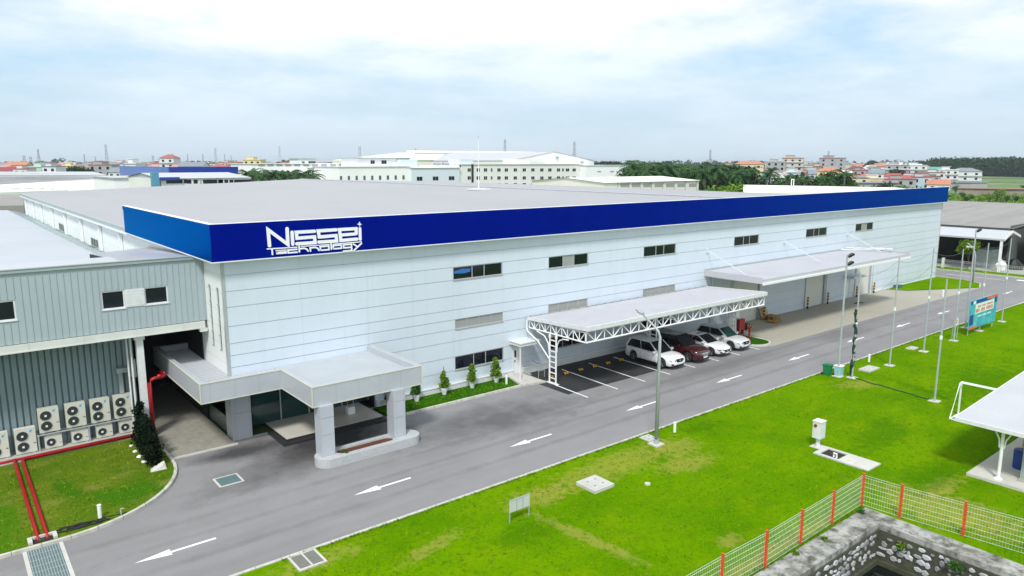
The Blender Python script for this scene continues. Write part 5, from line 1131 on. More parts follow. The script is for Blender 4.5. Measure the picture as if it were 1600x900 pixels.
        g = MB(); g.box(xw[0]+wr*1.25,s_*h0*.99,.24,xw[1]-wr*1.25,s_*(h0+.008),.36); g.build('side_sill', dark_, T_)
    # face of the car
    fx = L_/2; hz = interp(top, fx-.18)
    def fy(y, base): return base
    if face == 'sedan':
        g = MB(); g.v = [(fx+.012,-.42,.60),(fx+.012,.42,.60),(fx+.012,.30,.42),(fx+.012,-.30,.42),(fx-.03,-.42,.60),(fx-.03,.42,.60),(fx-.03,.30,.42),(fx-.03,-.30,.42)]
    else:
        g = MB(); g.v = [(fx+.012,-.40,.80),(fx+.012,.40,.80),(fx+.012,.30,.56),(fx+.012,-.30,.56),(fx-.06,-.40,.80),(fx-.06,.40,.80),(fx-.06,.30,.56),(fx-.06,-.30,.56)]
    g.f = [(0,1,2,3),(0,4,5,1),(1,5,6,2),(2,6,7,3),(3,7,4,0)]; go = g.build('grille', grille, T_)
    zc = .54 if face == 'sedan' else .70
    g = MB(); g.box(fx+.013,-.06,zc-.045,fx+.03,.06,zc+.045); g.build('emblem', 'frame', go)
    if grille == 'frame':
        g = MB()
        for z_ in (.61,.67,.73): g.box(fx+.013,-.33,z_,fx+.035,.33,z_+.03)
        g.build('chrome_bars', mat('chrome', (.7,.7,.7), .15, metal=1), go)
    g = MB(); g.box(fx-.02,-.45,.30,fx+.014,.45,.38); g.build('lower_intake', 'plasticblack', T_)
    g = MB(); g.box(fx+.015,-.24,.42 if face != 'sedan' else .33,fx+.028,.24,.53 if face != 'sedan' else .41); g.build('licence_plate', 'white', T_)
    for s_ in (-1,1):
        zl_ = hz-.13 if face != 'sedan' else hz-.10
        g = MB(); X_ = fx-.10; g.v = [(X_+.075,s_*.42,zl_-.06),(X_-.10,s_*.80,zl_-.02),(X_-.22,s_*.845,zl_+.06),(X_+.03,s_*.46,zl_+.055)]; g.v += [(a-.08, c*.97, d_) for a, c, d_ in g.v]
        g.v = [(a+.045, c, d_) for a, c, d_ in g.v[:4]] + g.v[4:]
        g.f = [(0,1,2,3),(0,4,5,1),(1,5,6,2),(2,6,7,3),(3,7,4,0)]; hl = g.build('headlight', M['headlamp'], T_)
        g = MB(); g.obox((fx-.06,s_*.70,.44), .10,.16,.09, rz=s_*R(22)); g.build('fog_lamp', 'plasticblack', T_)
        g = MB(); g.box(-fx+.02,s_*.55,bz-.32,-fx+.12,s_*.84,bz-.16); g.build('tail_light', 'red', T_)
    for x in xw:
        for s_ in (-1,1): wheel(T_, x, s_*(interp(hw,x)-.13), wr, M['rimsilver'])
    g = MB(); g.box(-L_/2+.35,-.72,.30,L_/2-.35,.72,.42); g.build('underbody', 'dark', T_)
    return T_
M['headlamp'] = mat('headlamp', (.10,.11,.12), .08, .3, 9, spec=.8); M['rimsilver'] = mat('alloy', (.25,.26,.27), .3, metal=.7)
M['carwhite'] = mat('white_car_paint', (.80,.81,.82), .18, .01, 1, coat=.6); M['carmaroon'] = mat('dark_maroon_car_paint', (.045,.004,.006), .15, .02, 1, coat=.7); M['carsilver'] = mat('pale_silver_car_paint', (.60,.61,.62), .25, .02, 1, coat=.5)
suvtop = [(-2.38,.72),(-2.34,.98),(-2.2,1.08),(-1.0,1.05),(.85,1.0),(1.25,1.0),(1.75,.95),(2.1,.88),(2.28,.78),(2.38,.60)]
suvhw = [(-2.38,.72),(-2.25,.86),(-1.9,.93),(-1,.945),(0,.935),(1,.94),(1.7,.93),(2.05,.86),(2.25,.74),(2.38,.60)]
c1 = make_car('white seven-seat SUV, parked nearest the camera', 'suv', 4.77,1.89,1.76, suvtop, suvhw, (-1.4,1.40), .37, (-2.22,1.02,-1.92,.10,1.06), 'carwhite', rails=False)
big = [(x*1.03, z_*1.10) for x, z_ in suvtop]; bhw = [(x*1.03, y*1.01) for x, y in suvhw]
c2 = make_car('dark maroon off-road SUV with chrome grille, between two white cars', 'suv', 4.9,1.9,1.86, big, bhw, (-1.43,1.43), .39, (-2.30,.95,-2.15,.12,1.15), 'carmaroon', grille='frame')
sdt = [(-2.3,.60),(-2.26,.88),(-1.95,.98),(-1.0,.98),(.75,.93),(1.2,.91),(1.7,.83),(2.05,.74),(2.2,.66),(2.3,.52)]
sdh = [(-2.3,.66),(-2.15,.80),(-1.8,.88),(-1,.90),(0,.895),(1,.90),(1.6,.88),(1.95,.80),(2.18,.66),(2.3,.52)]
c3 = make_car('white low sedan with sunroof, between maroon and silver SUVs', 'sedan', 4.6,1.8,1.45, sdt, sdh, (-1.34,1.36), .33, (-1.95,.95,-1.05,.02,.97), 'carwhite', sunroof=True, face='sedan')
tt = [(x*.945, z_*.985) for x, z_ in suvtop]; th_ = [(x*.945, y*.985) for x, y in suvhw]
c4 = make_car('pale silver compact SUV with roof rails, parked farthest right', 'suv', 4.5,1.85,1.64, tt, th_, (-1.33,1.33), .36, (-2.08,.95,-1.80,.08,1.04), 'carsilver', rails=True)
for c_, x, y in ((c1,41.75,34.75),(c2,44.55,34.7),(c3,47.35,34.55),(c4,50.05,34.6)): c_.location = (x,y,.006); c_.rotation_euler = (0,0,R(-90+(-1 if c_ is c1 else 1)))

# ================================================================ NEIGHBOURING WAREHOUSE on the right
T_ = thing('neighbour_warehouse', 'grey roofed warehouse with an open white canopy across the road at right', 'warehouse', (125,50,0))
b = MB(); b.q((121,36,5.6),(160,36,7.4),(160,78,7.4),(121,78,5.6)); b.q((121,36,5.5),(121,78,5.5),(160,78,7.3),(160,36,7.3))
for i in range(14): b.v += [(121,37+i*3,5.615),(160,37+i*3,7.415),(160,37.12+i*3,7.43),(121,37.12+i*3,5.63)]; k0 = len(b.v)-4; b.f.append((k0,k0+1,k0+2,k0+3))
M['oldroof'] = mat('old_grey_roof', (.27,.26,.25), .8, .08, .1, coord='World'); paint_noise(M['oldroof'], (.18,.18,.17), .3, .5, .8, .7, (.15,1,1)); b.build('roof', 'oldroof', T_, normals=False)
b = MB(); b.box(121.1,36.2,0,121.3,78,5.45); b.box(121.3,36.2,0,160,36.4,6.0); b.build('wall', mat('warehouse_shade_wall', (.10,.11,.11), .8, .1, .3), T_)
b = MB(); b.q((114.5,35,4.55),(117.7,35,5.55),(117.7,64,5.55),(114.5,64,4.55)); b.q((117.7,35,5.55),(121.0,35,4.7),(121.0,64,4.7),(117.7,64,5.55)); b.q((114.5,35,4.45),(114.5,64,4.45),(117.7,64,5.45),(117.7,35,5.45)); b.q((117.7,35,5.45),(117.7,64,5.45),(121.0,64,4.6),(121.0,35,4.6)); b.box(114.42,34.95,4.38,114.495,64,4.6)
b.build('canopy', M['roofwhite'], T_, normals=False)
b = MB()
for (xa, za, xb, zb) in ((114.5,4.5,117.7,5.5),(117.7,5.5,121.0,4.65)): b.v += [(xa,34.9,za-.22),(xb,34.9,zb-.22),(xb,34.9,zb+.1),(xa,34.9,za+.1),(xa,34.995,za-.22),(xb,34.995,zb-.22),(xb,34.995,zb+.1),(xa,34.995,za+.1)]; k0 = len(b.v)-8; b.f += [(k0,k0+1,k0+2,k0+3),(k0+7,k0+6,k0+5,k0+4),(k0+3,k0+2,k0+6,k0+7),(k0,k0+4,k0+5,k0+1)]
b.build('canopy_trim', 'whitedirty', T_, normals=False)
for y in (35.1,44.5,54,63.5): b = MB(); b.box(114.5,y,0,114.75,y+.3,4.4); b.build('column', 'white', T_)
b = MB(); b.box(121.0,36.41,0,121.09,64,4.6); b.build('dark_opening', 'dark', T_)
# stuff stored under the canopy
T_ = thing('stored_machine', 'grey machine standing under the open end of the neighbour canopy', 'machine', (118.8,38,.03)); b = MB(); b.box(117.6,37.2,.03,120.6,39.5,2.6); b.box(117.8,37.0,1.6,120.2,37.19,2.2); b.build('body', 'greytrim', T_); b = MB(); b.box(118.2,39.6,2.0,120.2,40.6,3.4); b.build('hopper', 'bluegrey', T_)
b = MB(); leafball(b, (117.0,35.6,.75), .6,.6,.7, 40, .3); b.lathe((117.0,35.6,.03), [(.55,0),(.6,.7),(.3,1.2)], 9); tag(b.build('white_sack', 'white'), 'bulging white sack at the canopy end', 'sack')
b = MB(); b.lathe((119.4,34.9,.03), [(1.2,0),(1.0,.7),(.5,1.3),(.1,1.5)], 10); tag(b.build('covered_heap', 'plasticblack'), 'black covered heap beside the white sack', 'heap')
T_ = thing('yellow_wall_building', 'cream building corner at far right behind the heap', 'building', (124,33,0)); b = MB(); b.box(122.5,24,0,134,34.4,6.2); b.build('wall', mat('cream_wall', (.52,.46,.32), .8, .06, .5), T_); b = MB(); b.box(122.3,23.8,6.21,134.2,34.6,6.4); b.build('roof', 'greytrim', T_)
b = MB(); b.box(122.46,32,3.2,122.49,33.2,4.4); b.build('window', 'glass', T_)
for i in range(3): pallet(121.4,33.4,.03+i*.145,'pallet in the far stack by the cream wall, %s' % ['bottom','middle','top'][i],R(90))
T_ = thing('metal_fence', 'white metal railing along the verge across the road', 'fence', (112.6,40,.1))
for i in range(0,17):
    y = 26+i*2.6; b = MB(); 
    if i % 4 == 2: b.box(112.42,y-.16,.1,112.78,y+.16,1.5); b.build('pier', M['creambeam'], T_)
    else: b.box(112.57,y-.03,.1,112.63,y+.03,1.35); b.build('post', 'pole', T_)
b = MB()
for z_ in (.3,1.25,1.05): b.box(112.58,25,z_,112.62,70,z_+.04)
y = 25.
while y < 70: b.box(112.59,y,.34,112.61,y+.025,1.25); y += .2
b.build('rail', 'pole', T_)

# ================================================================ FACTORIES BEHIND
def XY(px, py, Y): p = at_y(px, py, Y); return p.x, p.z
def win_grid(T_, Y, rects, m='glass', name='window', fr=None):
    for (a, b_, c, d) in rects:
        b = MB(); b.box(a,Y-.05,c,b_,Y-.01,d); w_ = b.build(name, fr or M['frame'], T_)
        b = MB(); mid = (a+b_)/2
        b.box(a+.1,Y-.07,c+.1,mid-.06,Y-.051,d-.1); b.box(mid+.06,Y-.07,c+.1,b_-.1,Y-.051,d-.1); b.build('pane', m, w_)
def shed(T_, x0, x1, y0, y1, zw, wall='white', roof='roofwhite', ridge=None, axis='y', over=.4, th=.25):
    b = MB(); b.box(x0,y0,-.05,x1,y1,zw)
    if ridge is None: bo = b.build('wall', wall, T_); b = MB(); b.box(x0-over,y0-over,zw+.003,x1+over,y1+over,zw+th); b.build('roof', roof, T_); return bo
    if axis == 'y':
        m_ = (x0+x1)/2; b.v += [(x0,y0,zw),(x1,y0,zw),(m_,y0,ridge-.1),(x0,y1,zw),(x1,y1,zw),(m_,y1,ridge-.1)]; k0 = len(b.v)-6; b.f += [(k0,k0+1,k0+2),(k0+5,k0+4,k0+3)]; bo = b.build('wall', wall, T_, normals=False)
        b = MB(); b.q((x0-over,y0-over,zw+.05),(m_,y0-over,ridge),(m_,y1+over,ridge),(x0-over,y1+over,zw+.05)); b.q((m_,y0-over,ridge),(x1+over,y0-over,zw+.05),(x1+over,y1+over,zw+.05),(m_,y1+over,ridge))
    else:
        m_ = (y0+y1)/2; b.v += [(x0,y0,zw),(x0,y1,zw),(x0,m_,ridge-.1),(x1,y0,zw),(x1,y1,zw),(x1,m_,ridge-.1)]; k0 = len(b.v)-6; b.f += [(k0,k0+1,k0+2),(k0+5,k0+4,k0+3)]; bo = b.build('wall', wall, T_, normals=False)
        b = MB(); b.q((x0-over,y0-over,zw+.05),(x1+over,y0-over,zw+.05),(x1+over,m_,ridge),(x0-over,m_,ridge)); b.q((x0-over,m_,ridge),(x1+over,m_,ridge),(x1+over,y1+over,zw+.05),(x0-over,y1+over,zw+.05))
    b.build('roof', roof, T_, normals=False); return bo
M['facwhite'] = mat('far_white_wall', (.84,.85,.86), .7, .03, .05, coord='World'); M['faccream'] = mat('far_cream_wall', (.72,.72,.62), .7, .04, .05, coord='World'); M['facgrey'] = mat('far_grey_white_wall', (.74,.75,.73), .7, .04, .05, coord='World'); M['facblue'] = mat('far_blue_cladding', (.006,.035,.30), .4, .05, .1); M['facteal'] = mat('far_teal_cladding', (.08,.27,.40), .4, .05, .1); M['creamroof'] = mat('cream_sheet_roof', (.80,.80,.70), .5, .03, .1); M['facpaleblue'] = mat('pale_blue_grey_wall', (.62,.69,.76), .7, .03, .1)
# A: long white roofs at left
T_ = thing('white_warehouse', 'long white roofed warehouse at far left behind the grey annex', 'warehouse', (40,300,0))
b = MB(); e = [at_z(-60,268.5,11), at_z(145,268.5,11), at_z(165,273,10), at_z(167,279,8.8), at_z(-60,292,4.6)]
b.v = [tuple(p) for p in e] + [(p.x,p.y,-.05) for p in e]; b.f = [(0,1,2,3,4),(0,5,6,1),(1,6,7,2),(2,7,8,3),(3,8,9,4),(4,9,5,0)]; bo = b.build('wall', 'facwhite', T_, normals=False)
b = MB(); b.v = [(p.x,p.y,p.z+.1) for p in e]; b.f = [(0,1,2,3,4)]; rf_ = b.build('roof', 'roofwhite', T_, normals=False)
for t_ in (.3,.42,.5,.58,.66,.75,.85):
    b = MB(); l, r_ = e[0].lerp(e[4], t_), (e[2] if t_ < .3 else e[2]).lerp(e[3], t_); b.tube([(l.x,l.y,l.z+.25),(r_.x,r_.y,r_.z+.25)], .16, 4); b.build('roof_seam', 'roofseam', rf_)
T_ = thing('skylight_shed', 'low pale shed with a row of slanted skylights, beyond the annex roof', 'shed', (30,250,0))
b = MB(); e = [at_z(-40,291,5), at_z(118,286,5), at_z(126,296,4.2), at_z(-40,302,4)]; b.v = [tuple(p) for p in e] + [(p.x,p.y,-.05) for p in e]; b.f = [(0,1,2,3),(2,6,7,3),(1,5,6,2)]; b.build('roof', 'facgrey', T_, normals=False)
for i in range(6):
    b = MB(); x = 14+i*20.5; e = [at_z(x,289.5,5.9), at_z(x+17,288.8,5.9), at_z(x+19,293,4.9), at_z(x+4,293.8,4.9)]; b.v = [tuple(p) for p in e]+[(p.x,p.y,p.z-.3) for p in e]; b.f = [(0,1,2,3),(3,2,6,7),(0,3,7,4),(1,5,6,2)]; b.build('skylight', 'creamroof', T_, normals=False)
T_ = thing('brown_roof_shed', 'low shed with a brownish grey roof at the left photo edge', 'shed', (20,160,0))
b = MB(); e = [at_z(-60,305,5), at_z(36,304,5), at_z(37,321,4), at_z(-60,323,4)]; b.v = [tuple(p) for p in e] + [(p.x,p.y,-.05) for p in e]; b.f = [(0,1,2,3),(2,6,7,3),(1,5,6,2),(0,4,5,1)]; b.build('roof', 'oldroof', T_, normals=False)
T_ = thing('low_white_building', 'low white building with small green windows left of the blue warehouse', 'building', (50,220,0))
x0,z1 = XY(178,279,215); x1,_ = XY(250,279,215); shed(T_, x0, x1, 215, 245, z1, 'facwhite', 'roofwhite')
for px in (209,236,239): a,_ = XY(px,285,215); b = MB(); b.box(a,214.9,7.2,a+1.6,214.98,9.4); b.build('window', 'glassgreen', T_)
# C: blue fascia warehouse and teal fronted shed
T_ = thing('blue_fascia_warehouse', 'far warehouse whose long deep blue fascia faces us', 'warehouse', (52,205,0))
Y = 205; x0,zt = XY(264,260.8,Y); x1,_ = XY(372,260.8,Y); _,zb = XY(300,268.5,Y)
b = MB(); b.box(x0+.5,Y+.5,0,x1,Y+60,zt-.4); b.build('wall', 'facwhite', T_); b = MB(); b.box(x0,Y,zb-3,x1,Y+.45,zt); b.build('fascia', 'facblue', T_)
b = MB(); b.box(x0-.05,Y+.5,zb-3,x0+.4,Y+62,zt); b.build('side_fascia', mat('far_light_blue_cladding', (.02,.10,.42), .25, .05, .1), T_)
T_ = thing('white_roof_shed', 'white roofed shed with a teal end wall in front of the blue fascia', 'shed', (50,160,0))
Y = 160; x0,zr = XY(250,270,Y); x1,_ = XY(391,268.5,Y); _,zw = XY(320,278.5,Y); _,zt = XY(320,269.5,Y+14)
b = MB(); b.box(x0,Y,0,x1,Y+30,zw); b.build('wall', 'facgrey', T_); b = MB(); b.q((x0-.3,Y-.3,zw+.03),(x1+.3,Y-.3,zw+.03),(x1+.3,Y+16,zt),(x0-.3,Y+16,zt)); b.q((x0-.3,Y+16,zt),(x1+.3,Y+16,zt),(x1+.3,Y+31,zw),(x0-.3,Y+31,zw)); b.q((x1,Y,zw),(x1,Y+30,zw),(x1,Y+16,zt-.05)); b.q((x0,Y,zw),(x0,Y+16,zt-.05),(x0,Y+30,zw)); b.build('roof', 'roofwhite', T_, normals=False)
a,_ = XY(236,268,Y); b = MB(); b.box(a,Y-.5,8,x0-.35,Y+1,zt+.3); b.build('teal_panel', 'facteal', T_)
c_,_ = XY(279,268,Y); _,z0 = XY(260,281.5,Y); _,z1 = XY(260,276.8,Y); b = MB(); b.box(x0-.3,Y-.6,z0,c_,Y-.4,z1); b.build('blue_band', 'facblue', T_)
for px, w_ in ((294,.8),(304,.8),(344,.8),(352,.8),(360,.8),(325,4),(371,4),(268,4)): a,zc = XY(px,284,Y); b = MB(); b.box(a-w_/4,Y-.06,zc-.35,a+w_*.75,Y-.01,zc+.45); b.build('window', 'glass', T_)
for px in (286,313,340,365): a,_ = XY(px,284,Y); b = MB(); b.tube([(a,Y-.12,8),(a,Y-.12,zw)], .1, 6); b.build('downpipe', 'greytrim', T_)
# E: long white parapet building
T_ = thing('long_parapet_building', 'long white building with vent slots along its parapet behind the palms', 'building', (110,260,0))
Y = 262; x0,zt = XY(396,256,Y); x1,_ = XY(640,257,Y); shed(T_, x0, x1, Y, Y+25, zt, 'facwhite', 'facwhite', th=.15)
for i in range(14): a,zc = XY(404+i*14,258,Y); b = MB(); b.box(a,Y-.1,zc-.35,a+2.2,Y-.01,zc+.25); b.build('vent_slot', 'louvre', T_)
b = MB(); a,zc = XY(480,263,Y); c_,_ = XY(530,263,Y); b.box(a,Y-.6,zc-.1,c_,Y-.02,zc+.25); b.build('canopy', 'greytrim', T_)
win_grid(T_, Y, [(XY(488+i*6.8,270,Y)[0], XY(490.6+i*6.8,270,Y)[0], XY(490,275,Y)[1], XY(490,266,Y)[1]) for i in range(6)], 'glassgreen')
T_ = thing('small_roof_house', 'small white rooftop block with green shuttered windows above the long parapet', 'building', (130,275,0))
Y = 292; x0,zt = XY(467,248.5,Y); x1,_ = XY(492,249,Y); shed(T_, x0, x1, Y, Y+10, zt, 'facwhite', 'greytrim', th=.3); win_grid(T_, Y, [(x0+1.2,x0+2.4,zt-2.6,zt-.9),(x0+4,x0+7.2,zt-2.8,zt-.8)], 'glassgreen')
# F: white office row with green windows
T_ = thing('white_office_block', 'white office block with a row of green windows and a set-back upper floor', 'building', (130,240,0))
Y = 240; x0,zt = XY(530,260.5,Y); x1,_ = XY(643,261,Y); shed(T_, x0, x1, Y, Y+22, zt, 'facwhite', 'facwhite', th=.12)
_,zc0 = XY(600,281,Y); _,zc1 = XY(600,274,Y); win_grid(T_, Y, [(XY(531+i*12.2,278,Y)[0], XY(534.6+i*12.2,278,Y)[0], zc0, zc1) for i in range(9)], 'glassgreen')
x0,zt2 = XY(559,247.5,Y+6); x1,_ = XY(640,248,Y+6); b = MB(); b.box(x0,Y+6,zt-1,x1,Y+20,zt2); b.build('upper_floor', 'facwhite', T_)
b = MB(); b.box(x0-1,Y+5,zt2+.01,x1+1,Y+21,zt2+.35); b.build('flat_roof', 'greytrim', T_); win_grid(T_, Y+6, [(XY(579,255,Y+6)[0],XY(585.5,255,Y+6)[0],zt+.9,zt+2.3),(XY(596,255,Y+6)[0],XY(604,255,Y+6)[0],zt+.9,zt+2.3)])
b = MB(); x2,_ = XY(626,255,Y+3); x3,_ = XY(652,255,Y+3); b.box(x2,Y+3,zt-1,x3,Y+14,zt+2.6); b.build('stair_block', 'facpaleblue', T_)
# G
T_ = thing('pale_blue_block', 'pale blue grey block with three barred windows beside the white office block', 'building', (160,240,0))
Y = 239; x0,_ = XY(643,262,Y); x1,zt = XY(718,262,Y); shed(T_, x0, x1, Y, Y+22, zt, 'facpaleblue', 'facwhite', th=.15)
_,zc0 = XY(680,282,Y); _,zc1 = XY(680,275.5,Y); win_grid(T_, Y, [(XY(651+i*25,278,Y)[0], XY(660+i*25,278,Y)[0], zc0, zc1) for i in range(3)])
for px, lab in ((677,'left'),(690,'right')):
    TT = thing('water_tank', 'dark steel water tank on the roof of the pale block, %s one' % lab, 'water tank', (XY(px+5.5,253,Y+4)[0],Y+4,zt), 'rooftop water tanks'); xx,_ = XY(px+5.5,253,Y+4); b = MB(); 
    for k_ in range(2): b.tube([(xx-1,Y+3.6+k_*.9,zt+1.5),(xx+1.3,Y+3.6+k_*.9,zt+1.5)], .62, 10)
    b.build('tank', 'pole', TT); b = MB(); b.box(xx-1.2,Y+3,zt+.1,xx+1.5,Y+5,zt+.85); b.build('stand', 'greytrim', TT)
b = MB(); x0,_ = XY(676,257,Y+2); x1,_ = XY(718,257,Y+2); b.box(x0,Y+1,zt+.16,x1,Y+12,zt+.9); x2,_ = XY(711,257,Y+2); x3,_ = XY(739,257,Y+2); 
b.build('roof_kerb', 'facwhite', T_)
# H: four storey factory
T_ = thing('four_storey_factory', 'grey white factory with rows of paired small windows, right of centre', 'factory', (200,240,0))
Y = 240; x0,zt = XY(718,257,Y); x1,_ = XY(912,258.3,Y); bo = shed(T_, x0, x1, Y, Y+20, zt, 'facgrey', 'facgrey', th=.15)
for row, py in ((0,265.5),(1,278),(2,288.5)):
    R_ = []
    for px in (733,747,758.5,768,779.5,791,805,819,832.5,846.5,859,872.5,879.5,886.5,897,908.5):
        nar = px in (768,879.5); a,zc = XY(px-(1.6 if nar else 2.8),py,Y); c_,_ = XY(px+(1.6 if nar else 2.8),py,Y); R_.append((a,c_,zc-.75,zc+.75))
    win_grid(T_, Y, R_, fr=M['facgrey'])
for px in (755,784,812,839,865,891): a,_ = XY(px,270,Y); b = MB(); b.tube([(a,Y-.12,2),(a,Y-.12,zt)], .1, 6); b.build('downpipe', 'facgrey', T_)
b = MB(); a,_ = XY(736.5,270,Y); b.box(a,Y-.3,3,a+.9,Y-.02,zt+.3); b.build('cable_duct', 'dark', T_)
b = MB(); a,_ = XY(718,249,Y+1); c_,zc = XY(739,249,Y+1); b.box(a,Y+1,zt-.5,c_,Y+9,zc); b.build('stair_head', 'facpaleblue', T_)
b = MB(); a,_ = XY(804,249,Y+1); c_,zc = XY(827,248.5,Y+1); b.box(a,Y+1,zt-.5,c_,Y+9,zc); b.build('stair_head', 'facwhite', T_)
T_ = thing('gabled_hall', 'big grey white gabled hall rising behind the four-storey factory', 'factory hall', (230,265,0))
Y = 264; x0,zw = XY(796,251,Y); x1,_ = XY(928,252.5,Y); _,zr = XY(862,237,Y); shed(T_, x0, x1, Y, Y+90, zw, 'facgrey', 'roofwhite', zr, 'y', over=.3)
for px, py in ((868,246),(907,253)): a,zc = XY(px,py,Y); b = MB(); b.box(a,Y-.6,zc-.5,a+1.6,Y-.02,zc+.4); b.box(a,Y-.9,zc-.6,a+1.6,Y-.61,zc-.3); b.build('exhaust_hood', 'greytrim', T_)
T_ = thing('cream_gabled_hall', 'huge cream roofed hall with a raised ridge vent behind the water tanks', 'factory hall', (200,320,0))
Y = 330; x0,zt = XY(600,248,Y); x1,_ = XY(912,249,Y); xa,za = XY(648,239.5,Y+25); xb,_ = XY(836,240,Y+25)
b = MB(); b.box(x0,Y,0,x1,Y+60,zt-.6); b.build('wall', 'faccream', T_); b = MB(); b.q((x0,Y-.5,zt-.6),(x1,Y-.5,zt-.6),(xb+8,Y+30,za+.3),(xa-8,Y+30,za+.3)); b.q((xa-8,Y+30,za+.3),(xb+8,Y+30,za+.3),(x1,Y+60,zt-.6),(x0,Y+60,zt-.6)); b.q((x0,Y-.5,zt-.6),(xa-8,Y+30,za+.3),(x0,Y+60,zt-.6)); b.q((x1,Y-.5,zt-.6),(x1,Y+60,zt-.6),(xb+8,Y+30,za+.3)); b.build('roof', 'creamroof', T_, normals=False)
_,zv = XY(740,236,Y+25); b = MB(); b.box(xa,Y+25,za-.8,xb,Y+34,zv); b.build('ridge_vent', M['creamroof'], T_); b = MB(); b.box(xa,Y+24.6,za-.6,xb,Y+24.99,za+.2); b.build('vent_gap', M['greytrim'], T_)
# I, J
T_ = thing('white_annex_block', 'plain white block with three small vents right of the gabled hall', 'building', (240,235,0))
Y = 236; x0,zt = XY(916,258.5,Y); x1,_ = XY(983.5,258.5,Y); shed(T_, x0, x1, Y, Y+30, zt, 'facwhite', 'facwhite', th=.1)
for px in (936,956,974): a,zc = XY(px,268,Y); b = MB(); b.box(a-1,Y-.08,zc-.3,a+1.2,Y-.01,zc+.3); b.build('vent', 'louvre', T_)
T_ = thing('cream_low_shed', 'long low cream shed with a white roof, in front of the palm grove', 'shed', (150,118,0))
Y = 118; x0,zw = XY(945,285.5,Y); x1,_ = XY(1092,283,Y); zr = zw+.95; b = MB(); b.box(x0,Y,0,x1,Y+26,zw); b.build('wall', 'faccream', T_)
b = MB(); b.q((x0-.4,Y-.4,zw),(x1+.4,Y-.4,zw),(x1+.4,Y+13,zr),(x0-.4,Y+13,zr)); b.q((x0-.4,Y+13,zr),(x1+.4,Y+13,zr),(x1+.4,Y+26.4,zw),(x0-.4,Y+26.4,zw)); b.q((x1,Y,zw),(x1,Y+26,zw),(x1,Y+13,zr-.03)); b.q((x0,Y,zw),(x0,Y+13,zr-.03),(x0,Y+26,zw)); b.build('roof', 'creamroof', T_, normals=False)
for i in range(8): a,zc = XY(965+i*17.6,290,Y); b = MB(); b.tube([(a,Y-.1,2),(a,Y-.1,zw)], .09, 6); b.build('downpipe', 'greytrim', T_)
for i in range(7): a,zc = XY(974+i*17.7,289.3,Y); b = MB(); b.box(a-1,Y-.06,zc-.4,a+2,Y-.01,zc+.4); b.build('louvre', 'louvre', T_)
T_ = thing('cream_roof_warehouse', 'low warehouse with a bright cream roof just behind the blue fascia', 'warehouse', (200,110,0))
b = MB(); e = [at_z(1161,288.6,9.6), at_z(1400,293.0,9.4), at_z(1440,297.5,8.9), at_z(1162,301,8.7)]; b.v = [tuple(p) for p in e] + [(p.x,p.y,-.05) for p in e]; b.f = [(0,1,2,3),(2,6,7,3),(1,5,6,2),(0,4,5,1),(3,7,4,0)]; b.build('roof', 'creamroof', T_, normals=False)
q = at_z(1238,291,9.4); b = MB()
for dx in (-.5,.5): b.tube([(q.x+dx,q.y,9),(q.x+dx,q.y,11)], .12, 6)
b.tube([(q.x-.5,q.y,11),(q.x+.5,q.y,11)], .12, 6); b.build('roof_hatch_rail', 'white', T_)

# ================================================================ TREES
def palm_proto(seed, h, name_label, grp, tm='trunkpale'):
    rr = random.Random(seed); T_ = thing('palm_tree', name_label, 'palm tree', (0,0,0), grp); OFF[T_.name] = Vector((0,0,0))
    b = MB(); b.tube([(0,0,-.1),(.1,0,h*.3),(.05,0,h*.7),(0,0,h)], [.28,.24,.2,.14], 7); b.build('trunk', tm, T_)
    b = MB(); b.tube([(0,0,h*.93),(0,0,h+.7)], [.16,.08], 6)
    n_ = 15
    for f_ in range(n_):
        a = 2*math.pi*f_/n_+rr.uniform(-.2,.2); L_ = rr.uniform(2.6,3.6); el = rr.uniform(.15,1.15); p = Vector((0,0,h+.3)); d = Vector((math.cos(a)*math.cos(el), math.sin(a)*math.cos(el), math.sin(el))); side = Vector((-math.sin(a), math.cos(a), 0)); prev = p.copy()
        for s_ in range(9):
            d = (d + Vector((0,0,-.19))).normalized(); q = prev + d*L_/9; wl = .62*math.sin(math.pi*(s_+1.2)/10.5)
            for sg_ in (-1,1):
                e_ = prev.lerp(q,.5) + side*sg_*wl + Vector((0,0,-wl*.55)) + d*.15
                b.q(prev, q, e_)
            prev = q
    b.build('crown', 'palm', T_, normals=False); return T_
def tree_proto(seed, h, r, leaf, n, s, label, grp, trunk='bark', squash=.8):
    rr = random.Random(seed); T_ = thing('tree', label, 'tree', (0,0,0), grp); OFF[T_.name] = Vector((0,0,0))
    b = MB(); b.tube([(0,0,-.1),(.03*h,0,h*.3),(0,.02*h,h*.62)], [h*.03,h*.022,h*.01], 7)
    lobes = []
    for i in range(7):
        a = 2*math.pi*i/7+rr.uniform(-.4,.4); d_ = rr.uniform(.25,.62)*r; c = (d_*math.cos(a), d_*math.sin(a), h-r*squash*rr.uniform(.55,1.25)); lobes.append((c, r*rr.uniform(.38,.6)))
        b.tube([(0,0,h*.32),(c[0]*.6,c[1]*.6,c[2]*.8),c], [h*.012,h*.008,h*.003], 5)
    lobes.append(((0,0,h-r*.55), r*.55)); b.build('trunk', trunk, T_)
    b = MB()
    for c, lr in lobes: leafball(b, c, lr, lr, lr*squash, n//8, s, .45, rr)
    b.build('crown', leaf, T_, normals=False); return T_
TREES = []   # (object, pixel x, kind, region)
def put(proto, used, x, y, sc_, label, grp, rz):
    if not used: proto.location = (x,y,0); proto.scale = (sc_,)*3; proto.rotation_euler = (0,0,rz); o = proto; o['label'] = label; o['group'] = grp
    else: o = dup(proto, (x,y,0), rz, label, grp, sc_)
    return o
